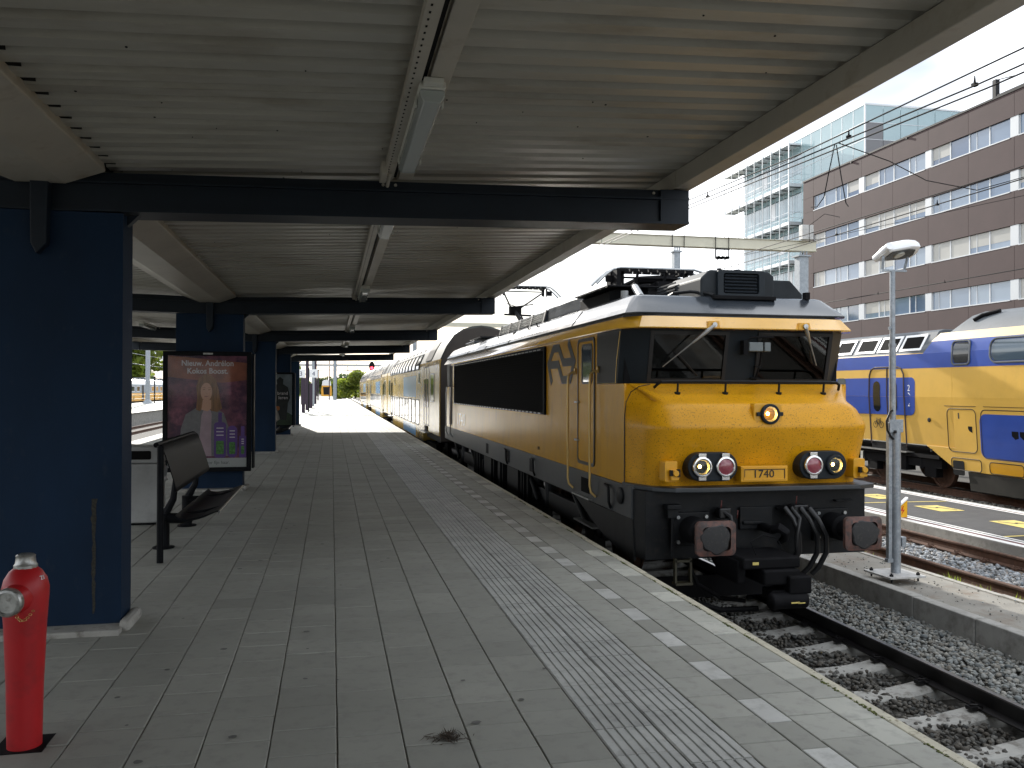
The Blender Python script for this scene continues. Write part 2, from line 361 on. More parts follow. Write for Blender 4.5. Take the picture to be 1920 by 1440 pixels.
# ---------------------------------------------------------------- mesh helpers
class MB:
    def __init__(self):
        self.v, self.f, self.mi = [], [], []

    def add(self, vs, fs, mi=0):
        o = len(self.v)
        self.v += [tuple(p) for p in vs]
        for f in fs:
            self.f.append(tuple(i + o for i in f))
            self.mi.append(mi)
        return self

    def box(self, x0, x1, y0, y1, z0, z1, mi=0, M=None):
        p = [(x0, y0, z0), (x1, y0, z0), (x1, y1, z0), (x0, y1, z0), (x0, y0, z1), (x1, y0, z1), (x1, y1, z1), (x0, y1, z1)]
        if M is not None:
            p = [tuple(M @ Vector(q)) for q in p]
        return self.add(p, [(0, 3, 2, 1), (4, 5, 6, 7), (0, 1, 5, 4), (1, 2, 6, 5), (2, 3, 7, 6), (3, 0, 4, 7)], mi)

    def prism(self, poly, axis, a0, a1, mi=0):
        n = len(poly)

        def P(u, w, a):
            return {'x': (a, u, w), 'y': (u, a, w), 'z': (u, w, a)}[axis]
        vs = [P(u, w, a0) for u, w in poly] + [P(u, w, a1) for u, w in poly]
        fs = [tuple(range(n)), tuple(range(2 * n - 1, n - 1, -1))]
        for i in range(n):
            j = (i + 1) % n
            fs.append((i, i + n, j + n, j))
        return self.add(vs, fs, mi)

    def cyl(self, p0, p1, r0_, r1_=None, n=12, mi=0, caps=True):
        if r1_ is None:
            r1_ = r0_
        p0, p1 = Vector(p0), Vector(p1)
        d = (p1 - p0).normalized()
        a = d.orthogonal().normalized()
        b = d.cross(a)
        vs = []
        for p, r in ((p0, r0_), (p1, r1_)):
            for i in range(n):
                t = 2 * PI * i / n
                vs.append(p + (a * math.cos(t) + b * math.sin(t)) * r)
        fs = [(i, (i + 1) % n, (i + 1) % n + n, i + n) for i in range(n)]
        if caps:
            fs += [tuple(range(n - 1, -1, -1)), tuple(range(n, 2 * n))]
        return self.add(vs, fs, mi)

    def tube(self, path, r, n=8, mi=0, closed=False):
        pts = [Vector(p) for p in path]
        m = len(pts)
        rs = r if isinstance(r, (list, tuple)) else [r] * m
        prev = None
        vs = []
        for i, p in enumerate(pts):
            d = (pts[min(i + 1, m - 1)] - pts[max(i - 1, 0)]).normalized()
            if prev is None:
                a = d.orthogonal().normalized()
            else:
                a = (prev - d * prev.dot(d))
                a = a.normalized() if a.length > 1e-6 else d.orthogonal().normalized()
            prev = a
            b = d.cross(a)
            for k in range(n):
                t = 2 * PI * k / n
                vs.append(p + (a * math.cos(t) + b * math.sin(t)) * rs[i])
        fs = []
        for i in range(m - 1):
            for k in range(n):
                k2 = (k + 1) % n
                fs.append((i * n + k, i * n + k2, (i + 1) * n + k2, (i + 1) * n + k))
        fs += [tuple(range(n - 1, -1, -1)), tuple(range((m - 1) * n, m * n))]
        return self.add(vs, fs, mi)

    def loft(self, rings, mi=0, closed=True, cap0=False, cap1=False):
        n = len(rings[0])
        vs = [p for r in rings for p in r]
        fs = []
        for i in range(len(rings) - 1):
            for k in range(n if closed else n - 1):
                k2 = (k + 1) % n
                fs.append((i * n + k, i * n + k2, (i + 1) * n + k2, (i + 1) * n + k))
        if cap0:
            fs.append(tuple(range(n - 1, -1, -1)))
        if cap1:
            fs.append(tuple(range((len(rings) - 1) * n, len(rings) * n)))
        return self.add(vs, fs, mi)

    def lathe(self, prof, c=(0, 0, 0), axis=(0, 0, 1), n=20, mi=0, caps=True):
        ax = Vector(axis).normalized()
        a = ax.orthogonal().normalized()
        b = ax.cross(a)
        c = Vector(c)
        rings = []
        for r, h in prof:
            rings.append([c + ax * h + (a * math.cos(2 * PI * k / n) + b * math.sin(2 * PI * k / n)) * r for k in range(n)])
        return self.loft(rings, mi, True, caps, caps)

    def build(self, name, mats, parent=None, loc=None, smooth=False, bevel=0.0, seg=2, ang=35, fix=True):
        me = bpy.data.meshes.new(name)
        me.from_pydata(self.v, [], self.f)
        mats = mats if isinstance(mats, (list, tuple)) else [mats]
        for m in mats:
            me.materials.append(m)
        if len(mats) > 1:
            me.polygons.foreach_set('material_index', self.mi)
        if fix:
            bm = bmesh.new()
            bm.from_mesh(me)
            bmesh.ops.recalc_face_normals(bm, faces=bm.faces)
            bm.to_mesh(me)
            bm.free()
        if smooth:
            me.polygons.foreach_set('use_smooth', [True] * len(me.polygons))
            me.set_sharp_from_angle(angle=R(ang))
        me.update()
        o = bpy.data.objects.new(name, me)
        COL.objects.link(o)
        if parent:
            o.parent = parent
        if loc:
            o.location = loc
        if bevel:
            md = o.modifiers.new('bevel', 'BEVEL')
            md.width = bevel
            md.segments = seg
            md.limit_method = 'ANGLE'
            md.angle_limit = R(40)
        return o


def BOX(name, m, parent, x0, x1, y0, y1, z0, z1, bevel=0.0, **k):
    return MB().box(x0, x1, y0, y1, z0, z1).build(name, m, parent, bevel=bevel, **k)


def tag(o, label=None, cat=None, group=None, kind=None):
    if label:
        o['label'] = label
    if cat:
        o['category'] = cat
    if group:
        o['group'] = group
    if kind:
        o['kind'] = kind
    return o


def thing(name, label, cat, loc=(0, 0, 0), rz=0.0, group=None):
    o = bpy.data.objects.new(name, None)
    o.empty_display_size = 0.2
    COL.objects.link(o)
    o.location = loc
    o.rotation_euler = (0, 0, rz)
    return tag(o, label, cat, group)


def copy_tree(o, parent=None):
    c = o.copy()
    COL.objects.link(c)
    if parent:
        c.parent = parent
    for ch in list(o.children):
        copy_tree(ch, c)
    return c


def inst(src, name, parent, loc, rot=None):
    o = bpy.data.objects.new(name, src.data if hasattr(src, 'data') and not isinstance(src, bpy.types.Mesh) else src)
    COL.objects.link(o)
    o.parent = parent
    o.location = loc
    if rot:
        o.rotation_euler = rot
    return o


def rpoly(u0_, u1_, v0_, v1_, r, n=5):
    out = []
    for cu, cv, a in ((u1_ - r, v1_ - r, 0), (u0_ + r, v1_ - r, 90), (u0_ + r, v0_ + r, 180), (u1_ - r, v0_ + r, 270)):
        for i in range(n + 1):
            t = R(a + 90 * i / n)
            out.append((cu + r * math.cos(t), cv + r * math.sin(t)))
    return out


def ring_frame(mb, outer, inner, axis, a0, a1, mi=0):
    """closed frame between two polygons of equal vertex count"""
    n = len(outer)

    def P(u, w, a):
        return {'x': (a, u, w), 'y': (u, a, w), 'z': (u, w, a)}[axis]
    vs = []
    for a in (a0, a1):
        vs += [P(u, w, a) for u, w in outer] + [P(u, w, a) for u, w in inner]
    fs = []
    for i in range(n):
        j = (i + 1) % n
        fs += [(i, j, n + j, n + i), (2 * n + i, 3 * n + i, 3 * n + j, 2 * n + j), (i, 2 * n + i, 2 * n + j, j), (n + i, n + j, 3 * n + j, 3 * n + i)]
    mb.add(vs, fs, mi)


def text(s, size, m, parent, org, right, upv, name='lettering', ext=0.002, shear=0.0, sx=1.0, align='LEFT', bold=0.0):
    cu = bpy.data.curves.new('t', 'FONT')
    cu.body = s
    cu.size = size
    cu.extrude = ext
    cu.shear = shear
    cu.offset = bold * size
    cu.align_x = align
    cu.resolution_u = 3
    to = bpy.data.objects.new('t', cu)
    COL.objects.link(to)
    bpy.context.view_layer.update()
    dg = bpy.context.evaluated_depsgraph_get()
    me = bpy.data.meshes.new_from_object(to.evaluated_get(dg))
    bpy.data.objects.remove(to)
    bpy.data.curves.remove(cu)
    rv, uv = Vector(right).normalized(), Vector(upv).normalized()
    nv = rv.cross(uv)
    M = Matrix(((rv.x * sx, uv.x, nv.x, org[0]), (rv.y * sx, uv.y, nv.y, org[1]), (rv.z * sx, uv.z, nv.z, org[2]), (0, 0, 0, 1)))
    me.transform(M)
    me.materials.clear()
    me.materials.append(m)
    o = bpy.data.objects.new(name, me)
    COL.objects.link(o)
    if parent:
        o.parent = parent
    return o


def set_tint(me, cols):
    a = me.color_attributes.new('tint', 'FLOAT_COLOR', 'POINT')
    a.data.foreach_set('color', np.asarray(cols, dtype=np.float32).ravel())


def np_mesh(name, verts, faces, m, tint=None, kind=None, parent=None, label=None, cat=None):
    """triangle mesh from numpy arrays"""
    me = bpy.data.meshes.new(name)
    nv, nf = len(verts), len(faces)
    k = faces.shape[1]
    me.vertices.add(nv)
    me.vertices.foreach_set('co', verts.astype(np.float32).ravel())
    me.loops.add(nf * k)
    me.loops.foreach_set('vertex_index', faces.astype(np.int32).ravel())
    me.polygons.add(nf)
    me.polygons.foreach_set('loop_start', np.arange(0, nf * k, k, dtype=np.int32))
    me.polygons.foreach_set('loop_total', np.full(nf, k, dtype=np.int32))
    me.update(calc_edges=True)
    me.materials.append(m)
    if tint is not None:
        set_tint(me, tint)
    o = bpy.data.objects.new(name, me)
    COL.objects.link(o)
    if parent:
        o.parent = parent
    tag(o, label, cat, None, kind)
    return o


RNG = np.random.default_rng(11)
_bm = bmesh.new()
bmesh.ops.create_icosphere(_bm, subdivisions=1, radius=1.0)
ICO_V = np.array([v.co[:] for v in _bm.verts])
ICO_F = np.array([[v.index for v in f.verts] for f in _bm.faces])
_bm.free()


def stones(name, m, pts, smin, smax, label, flat=0.75, cat='gravel', tvar=0.45):
    """crushed stones lying at the given points, one mesh"""
    pts = np.asarray(pts)
    n = len(pts)
    s = RNG.uniform(smin, smax, (n, 1)) * RNG.uniform(0.65, 1.25, (n, 3))
    s[:, 2] *= flat
    V = ICO_V[None] * (1 + RNG.uniform(-0.28, 0.28, (n, len(ICO_V), 1)))
    V = V * s[:, None, :]
    a, b = RNG.uniform(0, 2 * PI, n), RNG.uniform(-0.7, 0.7, n)
    ca, sa, cb, sb = np.cos(a), np.sin(a), np.cos(b), np.sin(b)
    x, y, z = V[..., 0], V[..., 1], V[..., 2]
    x, z = x * cb[:, None] - z * sb[:, None], x * sb[:, None] + z * cb[:, None]
    x, y = x * ca[:, None] - y * sa[:, None], x * sa[:, None] + y * ca[:, None]
    V = np.stack([x, y, z], -1) + pts[:, None, :]
    F = (ICO_F[None] + (np.arange(n) * len(ICO_V))[:, None, None]).reshape(-1, 3)
    t = RNG.uniform(1 - tvar, 1 + tvar, (n, 1))
    w = RNG.uniform(-0.07, 0.07, (n, 1))
    c = np.concatenate([t + w, t, t - w, np.ones((n, 1))], 1)
    c = np.repeat(c, len(ICO_V), 0)
    return np_mesh(name, V.reshape(-1, 3), F, m, c, 'stuff', None, label, cat)


# ================================================================ THE GROUND
g = MB()
g.add([(-900, -300, -1.25), (900, -300, -1.25), (900, 1800, -1.25), (-900, 1800, -1.25)], [(0, 1, 2, 3)])
tag(g.build('ground', EARTH), 'open brown earth ground around the station tracks', 'ground', kind='structure')

# ballast beds (sheets above the ground)
tag(MB().box(2.9, 6.86, -8, 150, -1.2, -1.11).build('ballast_bed', BED), 'dark ballast bed under the platform track', 'ballast', kind='structure')
tag(MB().box(8.22, 10.5, -8, 150, -1.19, -0.88).build('ballast_bed', BED), 'ballast bed under the rusty middle track', 'ballast', kind='structure')
tag(MB().box(13.36, 21.5, -8, 150, -1.19, -1.0).build('ballast_bed', BED), 'dark ballast bed under the blue and yellow train', 'ballast', kind='structure')
tag(MB().box(-14.1, -6.86, -8, 200, -1.19, -1.0).build('ballast_bed', BED), 'ballast bed left of the station platform', 'ballast', kind='structure')
tag(MB().box(2.9, 6.9, 150, 420, -1.19, -1.0).build('ballast_bed', BED), 'ballast bed running on beyond the platform end', 'ballast', kind='structure')


# ---------------------------------------------------------------- tracks
def sleeper_mesh(top_hi, m):
    w = 0.13
    prof = []
    for x in np.linspace(-1.26, 1.26, 15):
        d = abs(abs(x) - 0.76)
        if abs(x) < 0.5:
            z = -0.045 - 0.02 * math.cos(x / 0.5 * PI / 2)
        elif abs(x) < 0.98:
            z = 0.0 if d < 0.16 else -0.03
        else:
            z = -0.03 - 0.10 * (abs(x) - 0.98)
        prof.append((x, z))
    mb = MB()
    rings = []
    for x, z in prof:
        z += top_hi
        rings.append([(x, -w - 0.03, top_hi - 0.22), (x, -w, z - 0.03), (x, -w + 0.03, z), (x, w - 0.03, z), (x, w, z - 0.03), (x, w + 0.03, top_hi - 0.22)])
    mb.loft(rings, 0, True, True, True)
    o = mb.build('sleeper', m, smooth=True, ang=25)
    return o


def rail_prof():
    h, b = 0.172, 0.075
    return [(-b, -h), (b, -h), (b, -h + 0.012), (0.011, -h + 0.035), (0.010, -0.045), (0.034, -0.034), (0.036, -0.010), (0.026, 0.0),
            (-0.026, 0.0), (-0.036, -0.010), (-0.034, -0.034), (-0.010, -0.045), (-0.011, -h + 0.035), (-b, -h + 0.012)]


def track(name, label, x, zr, y0, y1, smat, ms, headm, n_single, sy0, sp=0.62):
    t = thing(name, label, 'track', (x, 0, zr))
    t['kind'] = 'structure'
    for sx in (-0.7535, 0.7535):
        mb = MB()
        mb.prism([(u + sx, w) for u, w in rail_prof()], 'y', y0, y1)
        mb.mi = [1 if abs(sum(mb.v[i][2] for i in f) / len(f)) < 0.004 else 0 for f in mb.f]
        mb.build('rail', [ms, headm], t)
    s0 = sleeper_mesh(-0.178, smat)
    s0.parent = t
    s0.location = (0, sy0, 0)
    clip = MB()
    for sx in (-0.7535, 0.7535):
        for e in (-1, 1):
            clip.box(sx + e * 0.085, sx + e * 0.15, -0.04, 0.04, -0.178, -0.145)
            clip.tube([(sx + e * 0.05, -0.05, -0.14), (sx + e * 0.10, -0.05, -0.12), (sx + e * 0.13, 0, -0.135), (sx + e * 0.10, 0.05, -0.12), (sx + e * 0.05, 0.05, -0.14)], 0.009, 5)
    c0 = clip.build('rail_clips', ms, s0)
    y = sy0 + sp
    n = 1
    while y < y1 - 0.5 and n < n_single:
        o = inst(s0, 'sleeper', t, (0, y, 0))
        if n < 16:
            inst(c0, 'rail_clips', o, (0, 0, 0))
        y += sp
        n += 1
    return t


track('railway_track', 'concrete sleepered track with dark worn rails in front of the yellow locomotive', 4.88, -0.815, -6, 420, SLEEPER, RAILDK, RAILTOP, 46, 1.76, 0.68)
track('railway_track', 'rusty brown railed track between the gravel path and the asphalt strip', 9.22, -0.655, -6, 150, SLEEPER_B, RUST, RUST, 46, 5.2)
track('railway_track', 'dark track under the blue and yellow double deck train', 16.9, -0.8, -6, 150, SLEEPER, RUST, RUST, 40, 8)
track('railway_track', 'sunlit track left of the station platform seen past the litter bin', -12.45, -0.815, 10, 260, SLEEPER, RUST, RUST, 60, 42)
track('railway_track', 'far sunlit track curving away beside the platform track', 8.9, -0.83, 152, 420, SLEEPER, RUST, RAILTOP, 4, 160)


def scatter(n, x0, x1, y0, y1, zf, ypow=1.0):
    x = RNG.uniform(x0, x1, n)
    y = y0 + (y1 - y0) * RNG.uniform(0, 1, n) ** ypow
    z = zf(x, y) + RNG.uniform(-0.022, 0.02, n)
    return np.stack([x, y, z], 1)


def keep_off(p, xr, w=0.09):
    k = np.ones(len(p), bool)
    for x in xr:
        k &= np.abs(p[:, 0] - x) > w
    return p[k]


p = scatter(17000, 5.7, 6.90, 1.8, 17, lambda x, y: -1.03 + 0.08 * np.clip((x - 5.9) / 0.8, 0, 1), 1.35)
stones('track_gravel', STONE, keep_off(p, [5.6335]), 0.018, 0.038, 'grey crushed stone between the dark rail and the concrete kerb')
p = scatter(15000, 3.05, 5.6, 1.8, 12, lambda x, y: -1.072 + 0 * x, 1.3)
stones('track_gravel', STONE_D, keep_off(p, [4.1265, 5.6335]), 0.018, 0.034, 'dark oily ballast stones between the sleepers before the locomotive')  # stones coloured darker than those outside the rail
p = scatter(15000, 8.18, 10.42, 5, 26, lambda x, y: -0.862 + 0 * x, 1.4)
stones('track_gravel', STONE_B, keep_off(p, [8.4665, 9.9735], 0.08), 0.022, 0.042, 'bluish grey crushed stone between the rusty rails')
p = scatter(4000, 13.4, 16.0, 9, 24, lambda x, y: -0.985 + 0 * x)
stones('track_gravel', STONE_D, p, 0.025, 0.045, 'dark ballast between asphalt strip and the double deck train')

# gravel path with kerbs between platform track and middle track
tag(MB().box(7.02, 7.98, -8, 150, -1.18, -0.70).build('gravel_path', SANDY), 'sandy gravel path between two concrete kerbs beside the tracks', 'path', kind='structure')
k = thing('kerb', 'grey concrete retaining kerb along the ballast with a gap at the lamp post', 'kerb', (6.86, 0, 0))
k['kind'] = 'structure'
y = -1.0
i = 0
while y < 60:
    ln = 1.0 if not (9.0 < y < 11) else 0.98
    gap = 0.10 if i == 12 else 0.008
    z1 = -0.672 + random.uniform(-0.008, 0.008)
    BOX('kerb_block', CONC, k, 0 + random.uniform(-0.006, 0.006), 0.16, y, y + ln - 0.002, -1.18, z1, bevel=0.012)
    y += ln + gap
    i += 1
k = thing('kerb', 'thin pale concrete edging between gravel path and the rusty track', 'kerb', (7.98, 0, 0))
k['kind'] = 'structure'
y = 2.0
while y < 60:
    BOX('kerb_block', CONC_W, k, random.uniform(0, 0.01), 0.09, y, y + 0.99, -1.1, -0.682 + random.uniform(-0.006, 0.006), bevel=0.008)
    y += 1.0
p = scatter(1500, 7.04, 7.97, 4, 22, lambda x, y: -0.702 + 0 * x, 1.3)
stones('path_grit', STONE, p, 0.006, 0.014, 'loose grit lying on the sandy path')

# asphalt service strip
isl = tag(MB().box(10.56, 13.44, -8, 150, -1.18, -0.60).build('asphalt_strip', ASPH), 'dark asphalt service strip with white edge lines and yellow markings', 'pavement', kind='structure')
e = MB()
for a, b in ((10.40, 10.558), (13.442, 13.56)):
    e.box(a, b, -8, 150, -1.18, -0.598)
e.build('edge_slab', CONC, isl, bevel=0.01)
ln = MB()
for a, b in ((10.41, 10.55), (10.66, 10.73), (10.80, 10.85), (13.12, 13.19), (13.27, 13.43)):
    ln.box(a, b, -8, 150, -0.597, -0.592)
ln.build('white_edge_line', MARKW, isl)
ln = MB()
for a, b in ((10.553, 10.65), (13.20, 13.26)):
    ln.box(a, b, -8, 150, -0.5965, -0.593)
ln.build('red_edge_line', MARKR, isl)
ln = MB()
for yy, ye in ((16.3, 16.2), (12.08, 12.13), (20.4, 20.4), (8.0, 8.0)):
    ln.add([(10.87, yy, -0.594), (10.87, yy + 0.07, -0.594), (13.1, ye + 0.07, -0.594), (13.1, ye, -0.594)], [(0, 1, 2, 3)])
ln.build('yellow_cross_line', MARKY, isl)
for yc in (19.2, 17.25, 15.28, 13.2, 11.1, 9.0):
    o = MB().add([(11.88, yc + 0.41, -0.594), (12.43, yc + 0.41, -0.594), (12.43, yc - 0.41, -0.594), (11.88, yc - 0.41, -0.594)], [(0, 1, 2, 3)]).build('yellow_marking', MARKY, isl)
    z = MB()
    pts = [(11.98, yc + 0.30), (12.13, yc + 0.02), (12.20, yc + 0.12), (12.34, yc - 0.30)]
    for q in range(3):
        a, b = Vector(pts[q]), Vector(pts[q + 1])
        d = (b - a).normalized()
        nn = Vector((-d.y, d.x)) * 0.022
        z.add([(a + nn).to_3d() + Vector((0, 0, -0.590)), (a - nn).to_3d() + Vector((0, 0, -0.590)), (b - nn).to_3d() + Vector((0, 0, -0.590)), (b + nn).to_3d() + Vector((0, 0, -0.590))], [(0, 1, 2, 3)])
    z.build('lightning_mark', ASPH, o)

# ================================================================ STATION PLATFORM
PL = MB()
PL.box(-6.70, 2.995, -30, 150, -1.2, -0.0095)
plat = PL.build('platform', JOINT)
tag(plat, 'grey paved station platform with tactile strip and pale coping edge', 'platform', kind='structure')
BOX('platform_wall', CONC, plat, 2.97, 2.998, -8, 150, -1.19, -0.12)

TW = 0.335
cols = []
x = 1.375
while x > -6.6:
    cols.append((x - TW, x, 'p'))
    x -= TW
cols += [(1.375, 1.71, 't'), (1.71, 2.045, 't'), (2.045, 2.325, 'p'), (2.325, 2.485, 'm'), (2.485, 2.78, 'p'), (2.78, 2.992, 'e')]


def tile_geo(w, l, kind):
    gp, ch = 0.0035, 0.0045
    x0, x1, y0, y1 = gp, w - gp, gp, l - gp
    if kind == 't':
        vs, fs = [], []
        prof = [(x0, -0.016), (x0, -0.004)]
        nr = 6
        pw = (x1 - x0) / nr
        for r_ in range(nr):
            a = x0 + r_ * pw
            prof += [(a + pw * 0.06, -0.003), (a + pw * 0.15, 0.0045), (a + pw * 0.85, 0.0045), (a + pw * 0.94, -0.003)]
        prof += [(x1, -0.004), (x1, -0.016)]
        n = len(prof)
        vs = [(a, y0, b) for a, b in prof] + [(a, y1, b) for a, b in prof]
        fs = [(i, i + 1, i + 1 + n, i + n) for i in range(n - 1)] + [tuple(range(n - 1, -1, -1)), tuple(range(n, 2 * n))]
        return vs, fs
    vs = [(x0, y0, -0.016), (x1, y0, -0.016), (x1, y1, -0.016), (x0, y1, -0.016),
          (x0, y0, -ch), (x1, y0, -ch), (x1, y1, -ch), (x0, y1, -ch),
          (x0 + ch, y0 + ch, 0), (x1 - ch, y0 + ch, 0), (x1 - ch, y1 - ch, 0), (x0 + ch, y1 - ch, 0)]
    fs = [(8, 9, 10, 11)]
    for i in range(4):
        j = (i + 1) % 4
        fs += [(i, j, 4 + j, 4 + i), (4 + i, 4 + j, 8 + j, 8 + i)]
    return vs, fs


def in_view(x, y):
    Z = x * math.sin(YAW) + y * math.cos(YAW)
    if Z < 2.6:
        return False
    X = x * math.cos(YAW) - y * math.sin(YAW)
    return abs(X / Z) < 0.62 and 1.8125 / Z < 0.47


tiles = []
for ci, (xa, xb, kd) in enumerate(cols):
    off = (0.5 * (ci % 2) + random.uniform(-0.12, 0.12)) * TW
    L_ = TW if kd != 'm' else 0.351
    if kd == 'm':
        off = 5.151 - 0.351 / 2 - 40 * 0.351
    y = -4 + off if kd != 'm' else off
    n = 0
    while y < 62:
        tiles.append((xa, xb, y, L_, kd, n))
        y += L_
        n += 1
NAMES = {'p': 'paving_tile', 't': 'tactile_tile', 'm': 'marker_tile', 'e': 'edge_tile'}
LIM = {'p': 296, 't': 110, 'm': 60, 'e': 60}
cand = sorted([t for t in tiles if in_view((t[0] + t[1]) / 2, t[2] + 0.17) and not (-2.9 < t[0] < -1.5 and 6.8 < t[2] < 7.4)], key=lambda t: t[0] ** 2 + t[2] ** 2)
single, cnt = set(), {k_: 0 for k_ in LIM}
for t in cand:
    if cnt[t[4]] < LIM[t[4]]:
        cnt[t[4]] += 1
        single.add(t)
cache = {}
rest = {'p': MB(), 't': MB(), 'w': MB()}
rest_t = {'p': [], 't': [], 'w': []}


def tile_tint(t):
    xa, xb, y, L_, kd, n = t
    v = random.choice((0.93, 0.96, 0.98, 1.0, 1.0, 1.02, 1.05, 1.07))
    if kd == 'e':
        v *= random.choice((1.25, 1.5, 1.75, 1.1))
    if kd == 'm':
        v = (1.02, 1.14)[n % 3 == 0] if n % 2 == 0 else 0.95
    if xb > 2.05 and kd == 'p':
        v *= 1.15
    return round(v, 2)


for t in tiles:
    xa, xb, y, L_, kd, n = t
    w = xb - xa
    white = kd == 'm' and n % 2 == 0
    v = tile_tint(t)
    m = TILE_W if white else (TILE_T if kd == 't' else TILE)
    if t in single:
        key = (kd, round(w, 3), v, white)
        if key not in cache:
            vs, fs = tile_geo(w, L_, kd)
            mb = MB().add(vs, fs)
            o = mb.build(NAMES[kd], m, plat, fix=True)
            set_tint(o.data, [(v, v, v * 0.99, 1)] * len(vs))
            cache[key] = o.data
        else:
            o = bpy.data.objects.new(NAMES[kd], cache[key])
            COL.objects.link(o)
            o.parent = plat
        o.location = (xa, y, random.uniform(-0.0022, 0.0016))
        o.rotation_euler = (random.uniform(-0.004, 0.004), random.uniform(-0.004, 0.004), random.uniform(-0.003, 0.003))
    else:
        kk = 'w' if white else ('t' if kd == 't' else 'p')
        vs, fs = tile_geo(w, L_, kd)
        dz = random.uniform(-0.002, 0.0016)
        rest[kk].add([(a + xa, b + y, c + dz) for a, b, c in vs], fs)
        rest_t[kk] += [(v, v, v * 0.99, 1)] * len(vs)
for kk, nm, m in (('p', 'paving_field', TILE), ('t', 'tactile_field', TILE_T), ('w', 'marker_field', TILE_W)):
    o = rest[kk].build(nm, m, plat, fix=False)
    o['kind'] = 'stuff'
    set_tint(o.data, rest_t[kk])
far = MB().box(-6.69, 2.99, 62.3, 150, -0.1, 0.0).build('paving_far', TILE, plat)
set_tint(far.data, [(1, 1, 1, 1)] * 8)
y = -2.0
while y < 150:
    ln_ = 1.0 if y < 60 else 3.0
    o = MB()
    jag = [(2.994 + random.uniform(-0.006, 0.004), yy) for yy in np.linspace(y + 0.003, y + ln_ - 0.003, 7)]
    poly = [(3.062, y + 0.003), (3.062, y + ln_ - 0.003)] + jag[::-1]
    o.prism(poly, 'z', -0.14, 0.003 + random.uniform(-0.002, 0.002))
    o.build('coping_stone', COPING, plat, bevel=0.006, seg=1)
    y += ln_
# moss in the coping joint
p = []
for _ in range(40):
    yy = random.uniform(3, 14)
    for _q in range(random.randint(5, 30)):
        p.append((2.993 + random.gauss(0, 0.008), yy + random.gauss(0, 0.05), 0.001))
MOSS = mat('moss', (0.10, 0.115, 0.03), 0.95, tint=True)
stones('joint_moss', MOSS, p, 0.004, 0.010, 'moss tufts growing in the joint behind the pale coping', flat=0.5, cat='moss')

# ================================================================ STATION CANOPY
CX = -2.12
Y1 = 6.92
DY = 9.0
can = thing('station_canopy', 'platform canopy with cream corrugated roof on dark navy beams and wide navy pillars', 'canopy', (0, 0, 0))


def deck_z(x):
    return 3.50 + 0.046 * max(0.0, abs(x - CX) - 0.45)


# corrugated roof sheets (both sides), 4 ribs each
PITCH_R = 0.225


def sheet_mesh(side):
    prof = []
    for r_ in range(4):
        b = r_ * PITCH_R
        prof += [(b, 0.0), (b + 0.115, 0.0), (b + 0.140, 0.052), (b + 0.200, 0.052)]
    prof.append((4 * PITCH_R, 0.0))
    xa, xb = (CX + 0.43, 3.13) if side > 0 else (CX - 0.43, CX * 2 - 3.13)
    vs, fs = [], []
    n = len(prof)
    for xx in (xa, xb):
        for yy, zz in prof:
            vs.append((xx, yy, deck_z(xx) + zz))
    for i in range(n - 1):
        fs.append((i, i + 1, n + i + 1, n + i))
    # upper skin
    for xx in (xa, xb):
        for yy, zz in prof:
            vs.append((xx, yy, deck_z(xx) + zz + 0.012))
    o2 = 2 * n
    for i in range(n - 1):
        fs.append((o2 + i, o2 + n + i, o2 + n + i + 1, o2 + i + 1))
        fs.append((i, o2 + i, o2 + i + 1, i + 1))
        fs.append((n + i, n + i + 1, o2 + n + i + 1, o2 + n + i))
    mb = MB().add(vs, fs)
    return mb.build('roof_sheet', DECK, can, fix=True)


ROOF_END = 44.7
for side in (1, -1):
    proto = None
    y = -29.0
    while y < ROOF_END - 0.5:
        if proto is None:
            proto = sheet_mesh(side)
            proto.location = (0, y, 0)
        else:
            inst(proto, 'roof_sheet', can, (0, y, random.uniform(0, 0.002)))
        y += 4 * PITCH_R
# closed upper roofing so no light leaks between ribs
for side in (1, -1):
    xs = (CX + 0.30, 3.12) if side > 0 else (CX * 2 - 3.12, CX - 0.30)
    mb = MB()
    vs = []
    for yy in (-29.0, ROOF_END):
        for dz in (0.068, 0.115):
            for xx in xs:
                vs.append((xx, yy, deck_z(xx) + dz))
    mb.add(vs, [(0, 1, 3, 2), (4, 6, 7, 5), (0, 4, 5, 1), (2, 3, 7, 6), (0, 2, 6, 4), (1, 5, 7, 3)])
    mb.build('roofing_felt', BLACK, can)
# edge beams (cream box) and centre gutter
for side in (1, -1):
    def X(v):
        return v if side > 0 else 2 * CX - v
    mb = MB()
    for a, b in ((-29.0, 1), (0, 1),):
        pass
    y = -29.0
    xs = sorted((X(2.90), X(3.06)))
    for bi in range(-4, 5):
        ya = max(-29.0, Y1 + DY * bi)
        yb = min(ROOF_END, Y1 + DY * (bi + 1) - 0.006)
        if yb - ya < 0.2:
            continue
        mb = MB()
        mb.prism([(xs[0], 3.556), (xs[1], 3.556), (xs[1], deck_z(xs[1]) - 0.003), (xs[0], deck_z(xs[0]) - 0.003)], 'y', ya, yb)
        mb.build('edge_beam', CREAM, can, bevel=0.006)
for bi in range(-4, 5):
    ya = max(-29.0, Y1 + DY * bi + 0.34)
    yb = min(ROOF_END, Y1 + DY * (bi + 1) - 0.006)
    mb = MB()
    mb.prism([(CX - 0.427, 3.556), (CX - 0.45, 3.44), (CX - 0.17, 3.335), (CX + 0.17, 3.335), (CX + 0.45, 3.44), (CX + 0.427, 3.556)], 'y', ya, yb)
    mb.build('gutter', CREAM, can, bevel=0.012)
MB().box(CX - 0.5, CX + 0.5, -29.0, ROOF_END, 3.52, 3.58).build('roofing_felt', BLACK, can)
